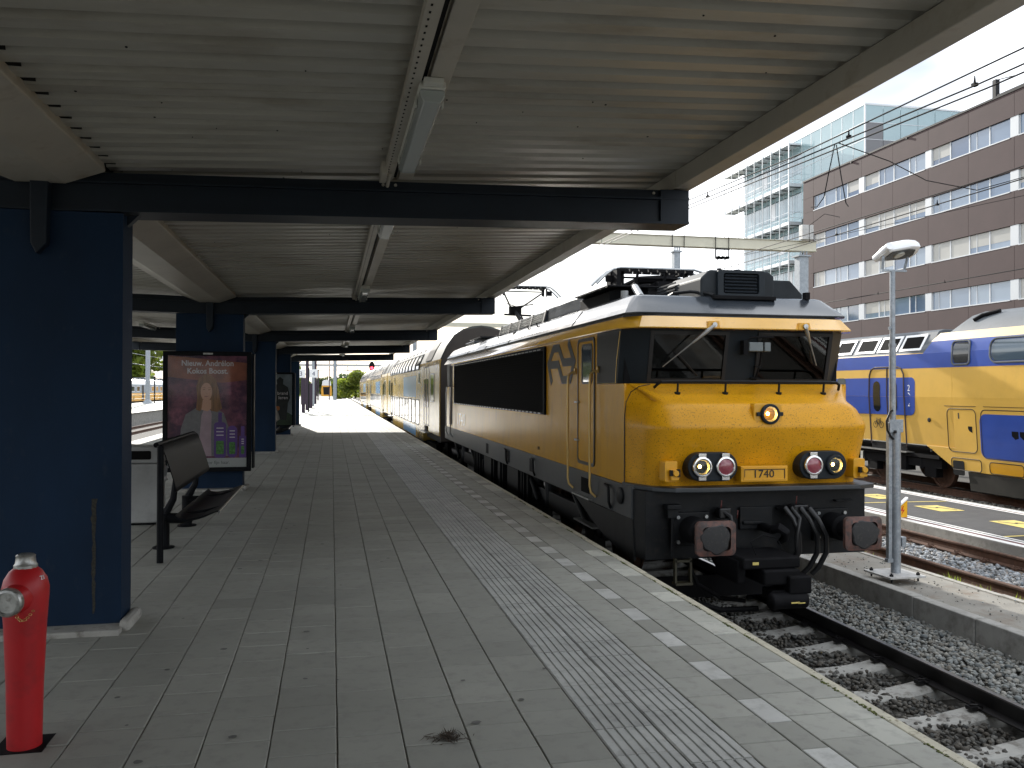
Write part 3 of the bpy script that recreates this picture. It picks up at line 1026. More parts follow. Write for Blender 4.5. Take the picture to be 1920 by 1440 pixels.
# beams: welded channel, with recessed web, upper and lower flange
for bi in range(-4, 5):
    y0 = Y1 + DY * bi
    for side in (1, -1):
        def zt(x):
            return 3.44 + 0.0212 * abs(x - CX)

        def zb(x):
            return 3.135 + 0.022 * abs(x - CX)
        xe = 3.03 if side > 0 else 2 * CX - 3.03
        mb = MB()

        def slab(xa, xb, ya, yb, fz0, fz1):
            vs = [(xa, ya, fz0(xa)), (xb, ya, fz0(xb)), (xb, yb, fz0(xb)), (xa, yb, fz0(xa)), (xa, ya, fz1(xa)), (xb, ya, fz1(xb)), (xb, yb, fz1(xb)), (xa, yb, fz1(xa))]
            mb.add(vs, [(0, 3, 2, 1), (4, 5, 6, 7), (0, 1, 5, 4), (1, 2, 6, 5), (2, 3, 7, 6), (3, 0, 4, 7)])
        slab(CX, xe, y0, y0 + 0.33, zb, lambda x: zb(x) + 0.022)
        slab(CX, xe, y0 + 0.035, y0 + 0.295, lambda x: zb(x) + 0.02, lambda x: zt(x) - 0.085)
        slab(CX, xe, y0, y0 + 0.33, lambda x: zt(x) - 0.09, lambda x: zt(x) - 0.07)
        slab(CX, xe, y0 + 0.05, y0 + 0.28, lambda x: zt(x) - 0.072, zt)
        slab(xe - side * 0.26, xe - side * 0.002, y0 + 0.005, y0 + 0.325, lambda x: zb(x) + 0.005, lambda x: zt(x) - 0.005)
        mb.build('beam', NAVY_S, can)
        bt = MB()
        for xx in (2.72, 2.86, 0.40, 0.50):
            xx = xx if side > 0 else 2 * CX - xx
            bt.cyl((xx, y0 + 0.05, zt(xx) - 0.03), (xx, y0 + 0.038, zt(xx) - 0.03), 0.013, n=6)
        bt.build('beam_bolts', CREAM, can)
    # pillar: flat navy box on a concrete plinth
    BOX('pillar', NAVY, can, CX - 0.57, CX + 0.57, y0 + 0.004, y0 + 0.326, 0.036, 3.136, bevel=0.004)
    pl = BOX('plinth', CONC_W, can, CX - 0.62, CX + 0.60, y0 - 0.20, y0 + 0.38, -0.02, 0.040, bevel=0.012)
    BOX('plinth_corner', CONC_W, can, CX + 0.575, CX + 0.655, y0 - 0.10, y0 + 0.33, -0.01, 0.085, bevel=0.03)
    br = MB()
    br.prism([(CX - 0.06, 3.52), (CX + 0.07, 3.52), (CX + 0.06, 2.88), (CX - 0.01, 2.80), (CX - 0.05, 2.88)], 'y', y0 - 0.075, y0 + 0.03)
    br.build('down_bracket', NAVY_S, can, bevel=0.01)
    st = MB()
    st.prism([(CX + 0.572, 3.136), (CX + 0.572, 3.06), (CX + 0.66, 3.15)], 'y', y0 + 0.12, y0 + 0.20)
    st.build('gusset', NAVY_S, can)
    if bi == 0:
        sk_ = MB()
        zs_ = np.linspace(0.98, 0.12, 24)
        lft_, rgt_ = [], []
        for q_, zz_ in enumerate(zs_):
            w_ = 0.021 * (1 - 0.6 * q_ / 23) * random.uniform(0.5, 1.2)
            xc_ = -1.742 + random.uniform(-0.004, 0.004)
            lft_.append((xc_ - w_, zz_))
            rgt_.append((xc_ + w_, zz_))
        sk_.prism(lft_ + rgt_[::-1], 'y', y0 + 0.0015, y0 + 0.0032)
        sk_.build('rust_streak', mat('streak_brown', (0.034, 0.032, 0.024), 0.9, var=0.5, vs=60), can)
# cable duct and perforated tray
for bi in range(-4, 5):
    ya = max(-29.0, Y1 + DY * bi + 0.34)
    yb = min(ROOF_END, Y1 + DY * (bi + 1) - 0.01)
    if yb - ya < 0.3:
        continue
    mb = MB()
    mb.box(0.515, 0.63, ya, yb, 3.50, 3.545)
    mb.build('cable_duct', CREAM, can, bevel=0.005)
    mb = MB()
    mb.box(0.395, 0.40, ya, yb, 3.485, 3.545)
    mb.box(0.40, 0.47, ya, yb, 3.485, 3.49)
    mb.box(0.478, 0.500, ya, yb, 3.515, 3.545, mi=1)
    yy = ya + 0.1
    while yy < yb and bi < 1:
        mb.box(0.415, 0.425, yy, yy + 0.022, 3.4835, 3.4846, mi=1)
        yy += 0.075
    mb.build('cable_tray', [CREAM, BLACK], can)
    mb = MB()
    mb.box(0.36, 0.41, yb - 0.42, yb - 0.10, 3.44, 3.53)
    mb.cyl((0.43, yb - 0.3, 3.46), (0.43, yb - 0.01, 3.44), 0.016, n=8)
    mb.build('junction_box', CREAM, can, bevel=0.006)


# strip lights hung under the duct
def strip_light(label, loc):
    t = thing('strip_light', label, 'ceiling lamp', loc, 0, 'fluorescent strip lights under the canopy')
    b = MB()
    b.prism([(-0.07, 0.0), (0.07, 0.0), (0.075, -0.03), (0.06, -0.045), (-0.06, -0.045), (-0.075, -0.03)], 'y', -0.80, 0.80)
    b.box(-0.055, 0.055, -0.86, -0.80, -0.035, 0.0)
    b.build('lamp_body', LAMPW, t, bevel=0.005)
    d = MB()
    d.prism([(-0.07, -0.046), (0.07, -0.046), (0.066, -0.085), (0.045, -0.115), (-0.045, -0.115), (-0.066, -0.085)], 'y', -0.79, 0.79)
    d.build('diffuser', LAMPD, t, bevel=0.006)
    c = MB()
    for yy in (-0.62, 0.62):
        c.box(-0.08, -0.0705, yy - 0.02, yy + 0.02, -0.09, -0.03)
        c.box(0.0705, 0.08, yy - 0.02, yy + 0.02, -0.09, -0.03)
    c.build('lamp_clip', LAMPW, t)
    return t


lab = ['nearest switched off strip light above the front of the platform', 'strip light just behind the first navy beam', 'strip light with a glint at its end before the second beam',
       'strip light hanging between second and third beam', 'strip light between third and fourth navy beam', 'farthest small strip light before the last beam']
for lb, yy in zip(lab, (5.45, 8.25, 14.95, 23.9, 32.9, 41.6)):
    strip_light(lb, (0.535, yy, 3.499))
t = strip_light('strip light under the left half of the canopy seen between two pillars', (-4.75, 24.0, 3.50))

# ================================================================ LOCOMOTIVE (local: x lateral, y back from the front buffers, z above rail)
loco = thing('locomotive', 'yellow and grey electric locomotive with number 1740 standing at the platform', 'locomotive', (4.87, 8.38, -0.815))
LL = 18.6


def mir(v, rear):
    return LL - v if rear else v


def nose_ring(z, yf, w, r, ys=1.28, ws=1.47, yc=None):
    pts = [(-ws, ys)]
    n = 7
    for i in range(n + 1):
        t = R(180 + 90 * i / n)
        pts.append((-w + r + r * math.cos(t), yf + r + r * math.sin(t)))
    for i in range(n + 1):
        t = R(270 + 90 * i / n)
        pts.append((w - r + r * math.cos(t), yf + r + r * math.sin(t)))
    pts.append((ws, ys))
    return [(a, b, z) for a, b in pts]


NOSE = [(1.50, 0.74, 1.36, 0.30), (1.56, 0.735, 1.36, 0.30), (2.00, 0.60, 1.385, 0.30), (2.17, 0.545, 1.39, 0.30), (2.205, 0.54, 1.39, 0.30), (2.24, 0.548, 1.385, 0.30),
        (2.40, 0.625, 1.31, 0.27), (2.445, 0.65, 1.26, 0.25), (2.475, 0.69, 1.235, 0.24), (2.495, 0.74, 1.23, 0.22)]
for rear in (False, True):
    rings = [nose_ring(*q) for q in NOSE]
    top = nose_ring(2.70, 1.275, 1.42, 0.02, ys=1.30)
    rings.append(nose_ring(2.60, 0.99, 1.31, 0.14, ys=1.28))
    rings.append(top)
    if rear:
        rings = [[(a, LL - b, c) for a, b, c in r_] for r_ in rings]
    mb = MB().loft(rings, 0, closed=False)
    n = len(rings[0])
    mb.build('nose', YEL_N, loco, smooth=True, ang=24)
    # seam of the nose hood
    if not rear:
        sm = [(-1.473, 1.245, 1.52), (-1.473, 1.245, 2.30), (-1.465, 1.21, 2.48), (-1.43, 1.14, 2.60), (-1.35, 1.08, 2.665), (-1.22, 1.07, 2.69)]
        MB().tube(sm, 0.006, 6).build('hood_seam', RUBBER, loco, smooth=True)
# body sides
for sx in (-1, 1):
    mb = MB()
    a, b = sorted((sx * 1.47, sx * 1.44))
    mb.prism([(1.27, 1.505), (1.27, 2.70), (2.32, 2.70), (2.32, 3.40), (LL - 2.32, 3.40), (LL - 2.32, 2.70), (LL - 1.27, 2.70), (LL - 1.27, 1.505)], 'x', a, b)
    mb.build('side_wall', YEL_S, loco, bevel=0.004)
    mb = MB()
    a, b = sorted((sx * 1.475, sx * 1.40))
    mb.box(a, b, 1.0, LL - 1.0, 1.13, 1.503)
    mb.build('sole_bar', SOLE, loco, bevel=0.008)
MB().box(-1.42, 1.42, 1.4, LL - 1.4, 1.10, 3.45).build('body_core', BLACK, loco)


# cornice and roof as closed plan loops
def plan(yf, w, ch, z, cy_=None):
    cyf = ch * 0.55
    pts = [(-w, yf + ch), (-w + cyf, yf + ch * 0.12), (-w + ch * 1.1, yf), (w - ch * 1.1, yf), (w - cyf, yf + ch * 0.12), (w, yf + ch)]
    back = [(-a, LL - b) for a, b in pts]
    return [(a, b, z) for a, b in pts + back]


MB().loft([plan(1.10, 1.46, 0.30, 3.345), plan(0.985, 1.535, 0.30, 3.350), plan(0.98, 1.537, 0.30, 3.362), plan(1.095, 1.452, 0.28, 3.498), plan(1.13, 1.43, 0.28, 3.502)], 0, True, False, False).build('cornice', YEL_K, loco, smooth=True, ang=30)
MB().loft([plan(1.16, 1.42, 0.28, 3.49), plan(1.16, 1.42, 0.28, 3.535)], 0, True).build('gutter_line', RUBBER, loco)
mb = MB()
mb.loft([plan(1.125, 1.455, 0.16, 3.528), plan(1.12, 1.455, 0.16, 3.545), plan(1.43, 1.285, 0.10, 3.765), plan(1.47, 1.25, 0.10, 3.785), plan(1.95, 1.15, 0.10, 3.835), plan(2.1, 1.10, 0.10, 3.845)], 0, True, True, True)
mb.build('roof', GREY_R, loco, smooth=True, ang=25)
jl = MB()
for yy in (3.6, 8.2, 10.8, 13.4):
    for s in (-1, 1):
        jl.tube([(s * 1.456, yy, 3.545), (s * 1.288, yy, 3.765)], 0.006, 5)
jl.build('roof_joint', GREY_D, loco)

# cab walls (front and rear)
for rear in (False, True):
    def Yr(v):
        return mir(v, rear)
    mb = MB()
    # facets: side panel, corner facet, sill, header, centre post; windscreen openings left free
    b0 = [(-1.472, 2.32), (-1.472, 1.52), (-1.19, 1.275)]
    t0 = [(-1.472, 2.32), (-1.472, 1.365), (-1.19, 1.12)]
    for s in (-1, 1):
        pb = [(s * -a, Yr(b)) for a, b in b0]
        pt = [(s * -a, Yr(b)) for a, b in t0]
        vs = [(a, b, 2.70) for a, b in pb] + [(a, b, 3.36) for a, b in pt]
        mb.add(vs, [(0, 1, 4, 3), (1, 2, 5, 4)])

    def fy(z):
        return 1.275 + (z - 2.70) / 0.66 * (1.12 - 1.275)

    def quad(x0, x1, z0, z1, d=0.0):
        mb.add([(x0, Yr(fy(z0) + d), z0), (x1, Yr(fy(z0) + d), z0), (x1, Yr(fy(z1) + d), z1), (x0, Yr(fy(z1) + d), z1)], [(0, 1, 2, 3)])
    quad(-1.19, 1.19, 2.70, 2.725)
    quad(-1.19, 1.19, 3.325, 3.36)
    quad(-0.19, 0.19, 2.725, 3.325)
    mb.build('cab_wall', CAB_G, loco, smooth=False)
    # windscreens with rubber frame
    for s in (-1, 1):
        xa, xb = sorted((s * 0.19, s * 1.19))
        fr = MB()
        for (x0, x1, z0, z1) in ((xa, xb, 2.725, 2.76), (xa, xb, 3.285, 3.325), (xa, xa + 0.045, 2.76, 3.285), (xb - 0.045, xb, 2.76, 3.285)):
            vs = []
            for d in (-0.018, 0.02):
                vs += [(x0, Yr(fy(z0) + d), z0), (x1, Yr(fy(z0) + d), z0), (x1, Yr(fy(z1) + d), z1), (x0, Yr(fy(z1) + d), z1)]
            fr.add(vs, [(0, 1, 2, 3), (7, 6, 5, 4), (0, 4, 5, 1), (1, 5, 6, 2), (2, 6, 7, 3), (3, 7, 4, 0)])
        f_o = fr.build('windscreen_frame', RUBBER, loco)
        gl = MB()
        vs = []
        for d in (0.0, 0.008):
            for x0, z0 in ((xa + 0.04, 2.755), (xb - 0.04, 2.755), (xb - 0.04, 3.29), (xa + 0.04, 3.29)):
                vs.append((x0, Yr(fy(z0) + d), z0))
        gl.add(vs, [(0, 1, 2, 3), (7, 6, 5, 4), (0, 4, 5, 1), (1, 5, 6, 2), (2, 6, 7, 3), (3, 7, 4, 0)])
        gl.build('windscreen', GLASS_D if not rear else DARKGL, f_o)
# cab interior behind the windscreens
ci = MB()
ci.box(-1.30, 1.30, 2.36, 2.39, 1.9, 3.33)
ci.box(-1.30, 1.30, 1.36, 2.36, 2.55, 2.60)
ci.box(-1.30, 1.30, 1.30, 2.36, 3.315, 3.33)
ci.box(-1.42, -1.33, 1.6, 2.36, 2.6, 3.33)
ci.box(1.33, 1.42, 1.6, 2.36, 2.6, 3.33)
ci.build('cab_interior', CABIN, loco)
st = MB()
for xx in (-0.62, 0.62):
    st.box(xx - 0.26, xx + 0.26, 1.95, 2.05, 2.60, 3.12)
    st.box(xx - 0.18, xx + 0.18, 1.93, 2.03, 3.10, 3.26)
st.build('driver_seat', BLACK, loco, bevel=0.04)
refl = MB()  # pale slanted slats built in place of reflections on the right windscreen
for q in range(4):
    refl.box(0.30 + q * 0.02, 0.95 + q * 0.02, 1.55 - q * 0.02, 1.556 - q * 0.02, 2.62 + q * 0.0, 2.66, M=Matrix.Translation((0.62, 1.5, 2.85 - q * 0.075)) @ Matrix.Rotation(R(33), 4, 'Y') @ Matrix.Translation((-0.62, -1.5, -2.64)), mi=q % 2)
refl.build('sun_screen', [WHITE, SHIRTP], loco)
tk = MB()
for q in range(4):
    tk.box(-0.80 + 0.03 * q, -0.60 + 0.03 * q, 1.92, 1.94, 2.72 + q * 0.13, 2.77 + q * 0.13)
tk.box(0.62, 0.80, 1.90, 1.93, 2.75, 3.10)
tk.build('cab_papers', mat('cab_papers_grey', (0.14, 0.14, 0.13), 0.7), loco, bevel=0.006)
# centre post equipment: grey mirror box, rod, bracket
mb = MB()
mb.box(0.02, 0.20, 1.02, 1.10, 3.09, 3.20)
mb.box(0.22, 0.30, 1.02, 1.10, 3.09, 3.20)
mb.build('camera_housing', mat('housing_pale_grey', (0.13, 0.15, 0.155), 0.5), loco, bevel=0.01)
mb = MB()
mb.tube([(0.21, 1.06, 3.19), (0.215, 1.13, 2.95), (0.19, 1.22, 2.72)], 0.013, 8)
mb.box(0.15, 0.24, 1.13, 1.18, 2.90, 2.915)
mb.box(0.13, 0.24, 1.19, 1.24, 2.765, 2.78)
mb.tube([(-0.02, 1.06, 3.20), (0.05, 1.03, 3.255), (0.16, 1.02, 3.262), (0.34, 1.03, 3.262)], 0.012, 8)
mb.box(-0.05, 0.01, 1.03, 1.12, 3.05, 3.22)
mb.build('centre_post_rod', BLACK, loco, smooth=True)
# wipers
for s, tip in ((-1, (-1.03, 1.215, 2.90)), (1, (0.98, 1.205, 2.93))):
    x0 = -0.46 if s < 0 else 0.72
    mb = MB()
    mb.prism([(x0 - 0.085, 3.352), (x0 + 0.085, 3.352), (x0 + 0.065, 3.44), (x0 - 0.065, 3.44)], 'y', 0.972, 1.06)
    mo = mb.build('wiper_mount', YEL, loco, bevel=0.006)
    A = Vector((x0, 0.955, 3.39))
    T = Vector(tip)
    T.y -= 0.06
    Mid = A.lerp(T, 0.42)
    wp = MB()
    wp.cyl((x0, 1.0, 3.395), (x0, 0.94, 3.395), 0.03, n=10)
    wp.tube([A, A.lerp(T, 0.15), Mid], [0.022, 0.026, 0.012], 8)
    wp.tube([Mid, T], [0.009, 0.006], 6)
    wp.build('wiper_arm', STEEL, mo, smooth=True)
    wb = MB()
    c_ = T.lerp(Mid, 0.3)
    if s < 0:
        wb.tube([Mid.lerp(T, 0.5) + Vector((0.02, 0.01, 0)), Vector((-0.58, 1.19, 2.80))], 0.009, 6)
    else:
        wb.tube([Mid.lerp(T, 0.3) + Vector((-0.03, 0.01, 0)), Vector((0.93, 1.17, 2.96))], 0.011, 6)
    wb.build('wiper_blade', RUBBER, mo)
# black rail under the windscreens
mb = MB()
hp = [(-1.17, 1.06, 2.655), (-1.165, 0.98, 2.69), (-1.13, 0.94, 2.72), (-1.0, 0.93, 2.725), (1.0, 0.93, 2.725), (1.12, 0.94, 2.72), (1.18, 0.97, 2.69), (1.20, 1.02, 2.63)]
mb.tube(hp, 0.017, 8)
for xx in (-0.93, -0.33, 0.36, 0.95):
    mb.cyl((xx, 0.93, 2.72), (xx, 0.95, 2.565), 0.013, n=8)
    mb.cyl((xx, 0.945, 2.60), (xx, 0.95, 2.572), 0.035, n=10)
mb.build('grab_rail', GREY_D, loco, smooth=True)


# headlights
def lamp(parent, x, z, y, kind, tilt, rim):
    ax = (0, -math.cos(tilt), math.sin(tilt))
    rimm = CHROME if rim else CAB_G
    mb = MB()
    mb.lathe([(0.095, -0.01), (0.118, 0.0), (0.118, 0.028), (0.112, 0.04), (0.092, 0.042), (0.088, 0.02)], (x, y, z), ax, 28, 0, False)
    a = Vector(ax)
    upv_ = Vector((0, math.sin(tilt), math.cos(tilt)))
    if rim:
        for s in (-1, 1):
            c_ = Vector((x, y, z)) + upv_ * s * 0.122 + a * 0.015
            mb.box(-0.045, 0.045, -0.018, 0.022, -0.028, 0.028, M=Matrix.Translation(c_))
    o = mb.build('headlight' if kind == 'w' else 'tail_light', rimm, parent, smooth=True, bevel=0.003)
    if kind == 'w':
        rf = MB()
        n = 24
        rings = []
        for r_, h in ((0.085, 0.032), (0.075, 0.0), (0.05, -0.03), (0.018, -0.045)):
            ring = []
            e1 = Vector((1, 0, 0))
            for k_ in range(n):
                t_ = 2 * PI * k_ / n
                ring.append(Vector((x, y, z)) + a * h + (e1 * math.cos(t_) + upv_ * math.sin(t_)) * r_)
            rings.append(ring)
        rf.loft(rings, 0, True, False, True)
        rf.build('reflector', REFLECT, o, smooth=True)
        MB().lathe([(0.008, -0.035), (0.022, -0.025), (0.022, -0.005), (0.008, 0.008)], Vector((x - 0.02, y, z + 0.004)), ax, 12).build('bulb', BULB, o, smooth=True)
        MB().lathe([(0.088, 0.030), (0.088, 0.034), (0.02, 0.040)], (x, y, z), ax, 24).build('lens', GLASS, o, smooth=True)
    else:
        MB().lathe([(0.090, 0.020), (0.090, 0.030), (0.06, 0.042), (0.02, 0.046)], (x, y, z), ax, 24).build('lens', REDLENS, o, smooth=True)
    return o


def ny(z):   # nose front y at height z
    for q in range(len(NOSE) - 1):
        if NOSE[q][0] <= z <= NOSE[q + 1][0]:
            t_ = (z - NOSE[q][0]) / (NOSE[q + 1][0] - NOSE[q][0])
            return NOSE[q][1] + t_ * (NOSE[q + 1][1] - NOSE[q][1])
    return 0.6


for s in (-1, 1):
    xa, xb = sorted((s * 0.385, s * 0.985))
    mb = MB()
    mb.prism(rpoly(xa, xb, 1.60, 1.925, 0.16, 8), 'y', 0.515, 0.72)
    cl = mb.build('lamp_cluster', CAB_G, loco, bevel=0.012)
    lamp(cl, s * 0.545, 1.765, 0.513, 'r', 0.0, True)
    lamp(cl, s * 0.825, 1.765, 0.513, 'w', 0.0, True if s < 0 else False)
    # yellow jumper socket bracket
    mb = MB()
    mb.prism(rpoly(s * 1.17 - 0.075, s * 1.17 + 0.075, 1.60, 1.83, 0.02, 3), 'y', 0.55, 0.72)
    mb.box(s * 1.17 - 0.02, s * 1.17 + 0.075, 0.50, 0.56, 1.62, 1.74)
    mb.cyl((s * 1.17 + 0.03, 0.50, 1.70), (s * 1.17 + 0.03, 0.47, 1.70), 0.035, n=10)
    bo = mb.build('jumper_socket', YEL, loco, bevel=0.006)
    MB().box(s * 1.17 + 0.052, s * 1.17 + 0.082, 0.485, 0.53, 1.66, 1.745).build('socket_latch', GREY_D, bo)
    MB().box(s * 1.17 - 0.03, s * 1.17, 0.492, 0.53, 1.67, 1.735).build('socket_latch', GREY_D, bo)
mb = MB()
mb.prism(rpoly(-0.165, 0.19, 2.225, 2.475, 0.04, 5), 'y', 0.565, 0.76)
tp = mb.build('lamp_cluster', YEL, loco, bevel=0.012)
lo = lamp(tp, 0.03, 2.352, 0.562, 'w', 0.0, False)
lo2 = MB()
for s in (-1, 1):
    lo2.box(0.03 + s * 0.135 - 0.03, 0.03 + s * 0.135 + 0.03, 0.54, 0.563, 2.33, 2.375)
lo2.build('lamp_lug', CAB_G, tp, bevel=0.006)
# number plate
mb = MB()
mb.box(-0.345, 0.235, 0.515, 0.66, 1.585, 1.765)
npl = mb.build('number_plate', YEL, loco, bevel=0.008)
fr = MB()
for a, b, c, d in ((-0.32, 0.21, 1.605, 1.617), (-0.32, 0.21, 1.733, 1.745), (-0.32, -0.308, 1.617, 1.733), (0.198, 0.21, 1.617, 1.733)):
    fr.box(a, b, 0.509, 0.517, c, d)
fr.build('plate_border', YEL, npl)
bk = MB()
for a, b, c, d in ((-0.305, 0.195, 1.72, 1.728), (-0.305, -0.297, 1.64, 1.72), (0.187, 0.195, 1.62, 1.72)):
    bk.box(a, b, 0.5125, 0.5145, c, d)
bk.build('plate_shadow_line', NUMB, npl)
text('1740', 0.125, NUMB, npl, (-0.205, 0.511, 1.634), (1, 0, 0), (0, 0, 1), sx=1.08)

# footplate ledge and headstock
mb = MB()
pts = [(-1.485, 1.30), (-1.44, 1.0), (-1.33, 0.72), (-1.12, 0.54), (-0.8, 0.50), (1.15, 0.50), (1.40, 0.60), (1.44, 1.0), (1.47, 1.30)]
mb.prism(pts, 'z', 1.478, 1.532)
mb.build('footplate_ledge', SOLE, loco, bevel=0.01)
mb = MB()
pts = [(-1.475, 1.6), (-1.45, 1.0), (-1.40, 0.74), (1.36, 0.72), (1.38, 1.6)]
mb.prism(pts, 'z', 0.70, 1.477)
mb.build('headstock', GREY_D, loco, bevel=0.006)
mb = MB()
mb.prism([(-1.46, 1.0), (-1.46, 0.78), (-1.40, 0.70), (-1.40, 1.3)][::1], 'z', 0.62, 0.66)
sk = MB()
sk.prism([(1.0, 1.12), (3.4, 1.12), (2.9, 0.98), (2.2, 0.80), (1.5, 0.68), (0.95, 0.66)], 'x', -1.46, -1.43)
sk.build('side_skirt', GREY_D, loco)
wt = MB()
wt.box(-0.27, 0.145, 0.69, 0.722, 1.02, 1.28)
wt.box(-0.24, 0.02, 0.66, 0.70, 1.08, 1.12)
wt.build('draw_hook_cover', GREY_D, loco, bevel=0.012)
hk = MB()
hk.cyl((0.0, 0.72, 1.05), (0.0, 0.42, 1.05), 0.05, n=12)
hk.tube([(0.0, 0.42, 1.06), (0.03, 0.34, 1.09), (0.10, 0.33, 1.04), (0.12, 0.38, 0.96), (0.08, 0.44, 0.90)], [0.05, 0.055, 0.05, 0.045, 0.03], 10)
hk.build('draw_hook', BLACK, loco, smooth=True)
# buffers
for s in (-1, 1):
    xc = s * 0.875
    mb = MB()
    mb.box(xc - 0.22, xc + 0.22, 0.66, 0.725, 0.86, 1.24)
    bo = mb.build('buffer', GREY_D, loco, bevel=0.01)
    sh = MB()
    sh.lathe([(0.15, 0.0), (0.15, 0.25), (0.135, 0.27), (0.11, 0.28), (0.11, 0.58)], (xc, 0.66, 1.05), (0, -1, 0), 24)
    sh.build('buffer_sleeve', BLACK, bo, smooth=True)
    pl_ = MB()
    outer = rpoly(xc - 0.225, xc + 0.225, 0.865, 1.232, 0.055, 5)
    inner = rpoly(xc - 0.16, xc + 0.16, 0.92, 1.177, 0.05, 5)
    rings = [[(a, 0.075, b) for a, b in outer], [(a, 0.03, b) for a, b in outer], [(a, 0.012, b) for a, b in inner], ]
    pl_.loft(rings, 0, True, True, False)
    pl_.build('buffer_plate', BUFR, bo, smooth=True, ang=50)
    gm = MB()
    disc = []
    for k_ in range(28):
        t_ = 2 * PI * k_ / 28
        rr = 0.165 * (1 + 0.06 * math.sin(3 * t_ + s) + 0.04 * math.sin(7 * t_))
        disc.append((xc + s * 0.01 + rr * math.cos(t_) * 1.05, 1.045 + rr * 0.97 * math.sin(t_)))
    gm.loft([[(a, 0.024, b) for a, b in disc], [(xc + (a - xc) * 0.9, 0.009, 1.045 + (b - 1.045) * 0.9) for a, b in disc], [(xc + (a - xc) * 0.3, 0.003, 1.045 + (b - 1.045) * 0.3) for a, b in disc]], 0, True, False, True)
    gm.build('grease_patch', BUFG, bo, smooth=True)
    bl = MB()
    for dx in (-0.17, 0.17):
        for dz in (-0.14, 0.14):
            bl.cyl((xc + dx, 0.66, 1.05 + dz), (xc + dx, 0.635, 1.05 + dz), 0.022, n=6)
    bl.build('buffer_bolts', STEEL, bo)
# air hoses with cocks
hz = MB()
for x0, x1, yk in ((0.38, 0.52, 0.50), (0.46, 0.60, 0.45), (0.30, 0.30, 0.56), (0.22, 0.34, 0.58)):
    hz.tube([(x0, 0.70, 1.26 - (x0 > 0.35) * 0.02), (x0 + 0.02, yk, 1.27), (x0 + 0.08, yk - 0.06, 1.16), (x1 + 0.03, yk - 0.08, 0.98), (x1 + 0.05, yk - 0.05, 0.78), (x1 - 0.02, yk, 0.60), (x1 - 0.08, yk + 0.04, 0.52)], 0.030, 10)
hz.build('air_hose', RUBBER, loco, smooth=True)
hz = MB()
hz.tube([(-0.52, 0.70, 1.20), (-0.52, 0.58, 1.25), (-0.47, 0.52, 1.20), (-0.44, 0.50, 1.05), (-0.45, 0.52, 0.75)], 0.030, 10)
BOX('hose_cock', RUBBER, loco, -0.58, -0.44, 0.56, 0.68, 1.17, 1.29, bevel=0.015)
BOX('hose_cock', RUBBER, loco, 0.32, 0.50, 0.52, 0.66, 1.20, 1.31, bevel=0.015)
hz.build('air_hose', RUBBER, loco, smooth=True)
cw = MB()
for xx, z0, z1 in ((-0.52, 1.26, 1.37), (0.42, 1.30, 1.40), (0.30, 1.18, 1.28), (-0.32, 1.16, 1.25)):
    cw.tube([(xx, 0.66, z0), (xx - 0.01, 0.63, (z0 + z1) / 2), (xx, 0.64, z1)], 0.007, 6)
cw.build('cock_handle', mat('cock_red', (0.13, 0.03, 0.025), 0.6), loco, smooth=True)
fl = MB()
fl.box(-1.19, -1.02, 0.60, 0.72, 1.285, 1.335)
fl.box(-1.17, -1.04, 0.64, 0.72, 1.18, 1.285)
fl.cyl((-1.11, 0.66, 1.2), (-1.11, 0.66, 0.72), 0.018, n=8)
fl.build('lamp_iron', GREY_D, loco, bevel=0.008)
fl = MB()
fl.tube([(0.93, 0.69, 1.33), (0.93, 0.64, 1.33), (1.13, 0.64, 1.335), (1.13, 0.69, 1.335)], 0.013, 8)
fl.build('shunter_handle', GREY_D, loco, smooth=True)
# steps hanging under the headstock
sp = MB()
for xx in (-1.02,):
    for a in (-0.09, 0.09):
        sp.box(xx + a - 0.012, xx + a + 0.012, 0.55, 0.60, 0.46, 0.74)
    sp.box(xx - 0.10, xx + 0.10, 0.52, 0.64, 0.45, 0.475)
    sp.box(xx - 0.10, xx + 0.10, 0.55, 0.60, 0.70, 0.725)
sp.build('shunter_step', mat('step_olive_steel', (0.05, 0.045, 0.025), 0.5), loco)
# shunting coupler below the centre
cp = MB()
cp.box(-0.60, 0.06, -0.05, 0.55, 0.72, 0.84)
cp.box(-0.40, 0.02, -0.12, 0.40, 0.56, 0.72)
cp.box(-0.14, 0.12, -0.18, 0.2, 0.47, 0.66)
cp.box(-0.62, -0.52, 0.05, 0.6, 0.55, 0.80)
cpo = cp.build('coupler', BLACK, loco, bevel=0.02)
cy_ = MB()
cy_.lathe([(0.06, -0.02), (0.09, 0.0), (0.09, 0.40), (0.06, 0.42)], (-0.33, -0.12, 0.40), (1, 0, 0), 18)
cy_.box(-0.30, 0.10, -0.10, 0.12, 0.40, 0.50)
cy_.build('coupler_cylinder', BLACK, cpo, smooth=True, bevel=0.01)
MB().box(-0.14, -0.04, -0.213, -0.209, 0.385, 0.40).box(-0.06, 0.02, -0.213, -0.209, 0.38, 0.392).box(-0.50, -0.43, -0.056, -0.05, 0.77, 0.80).build('paint_mark', MARKY, cpo)
wr = MB()
wr.tube([(-0.38, 0.1, 0.84), (-0.42, 0.15, 0.98), (-0.25, 0.2, 1.04), (-0.08, 0.2, 1.0), (-0.02, 0.15, 0.86)], 0.006, 6)
wr.build('coupler_wire', BLACK, cpo)
ap = MB()
ap.tube([(-1.2, 0.5, 0.36), (-0.7, 0.3, 0.22), (-0.3, 0.2, 0.24)], 0.03, 8)
ap.tube([(-0.95, 0.6, 0.7), (-0.85, 0.55, 0.45), (-0.6, 0.5, 0.30), (-0.4, 0.3, 0.30)], 0.022, 8)
ap.box(-1.3, 0.35, 0.95, 1.0, 0.2, 0.45)
ap.build('rail_guard', BLACK, loco, smooth=False)

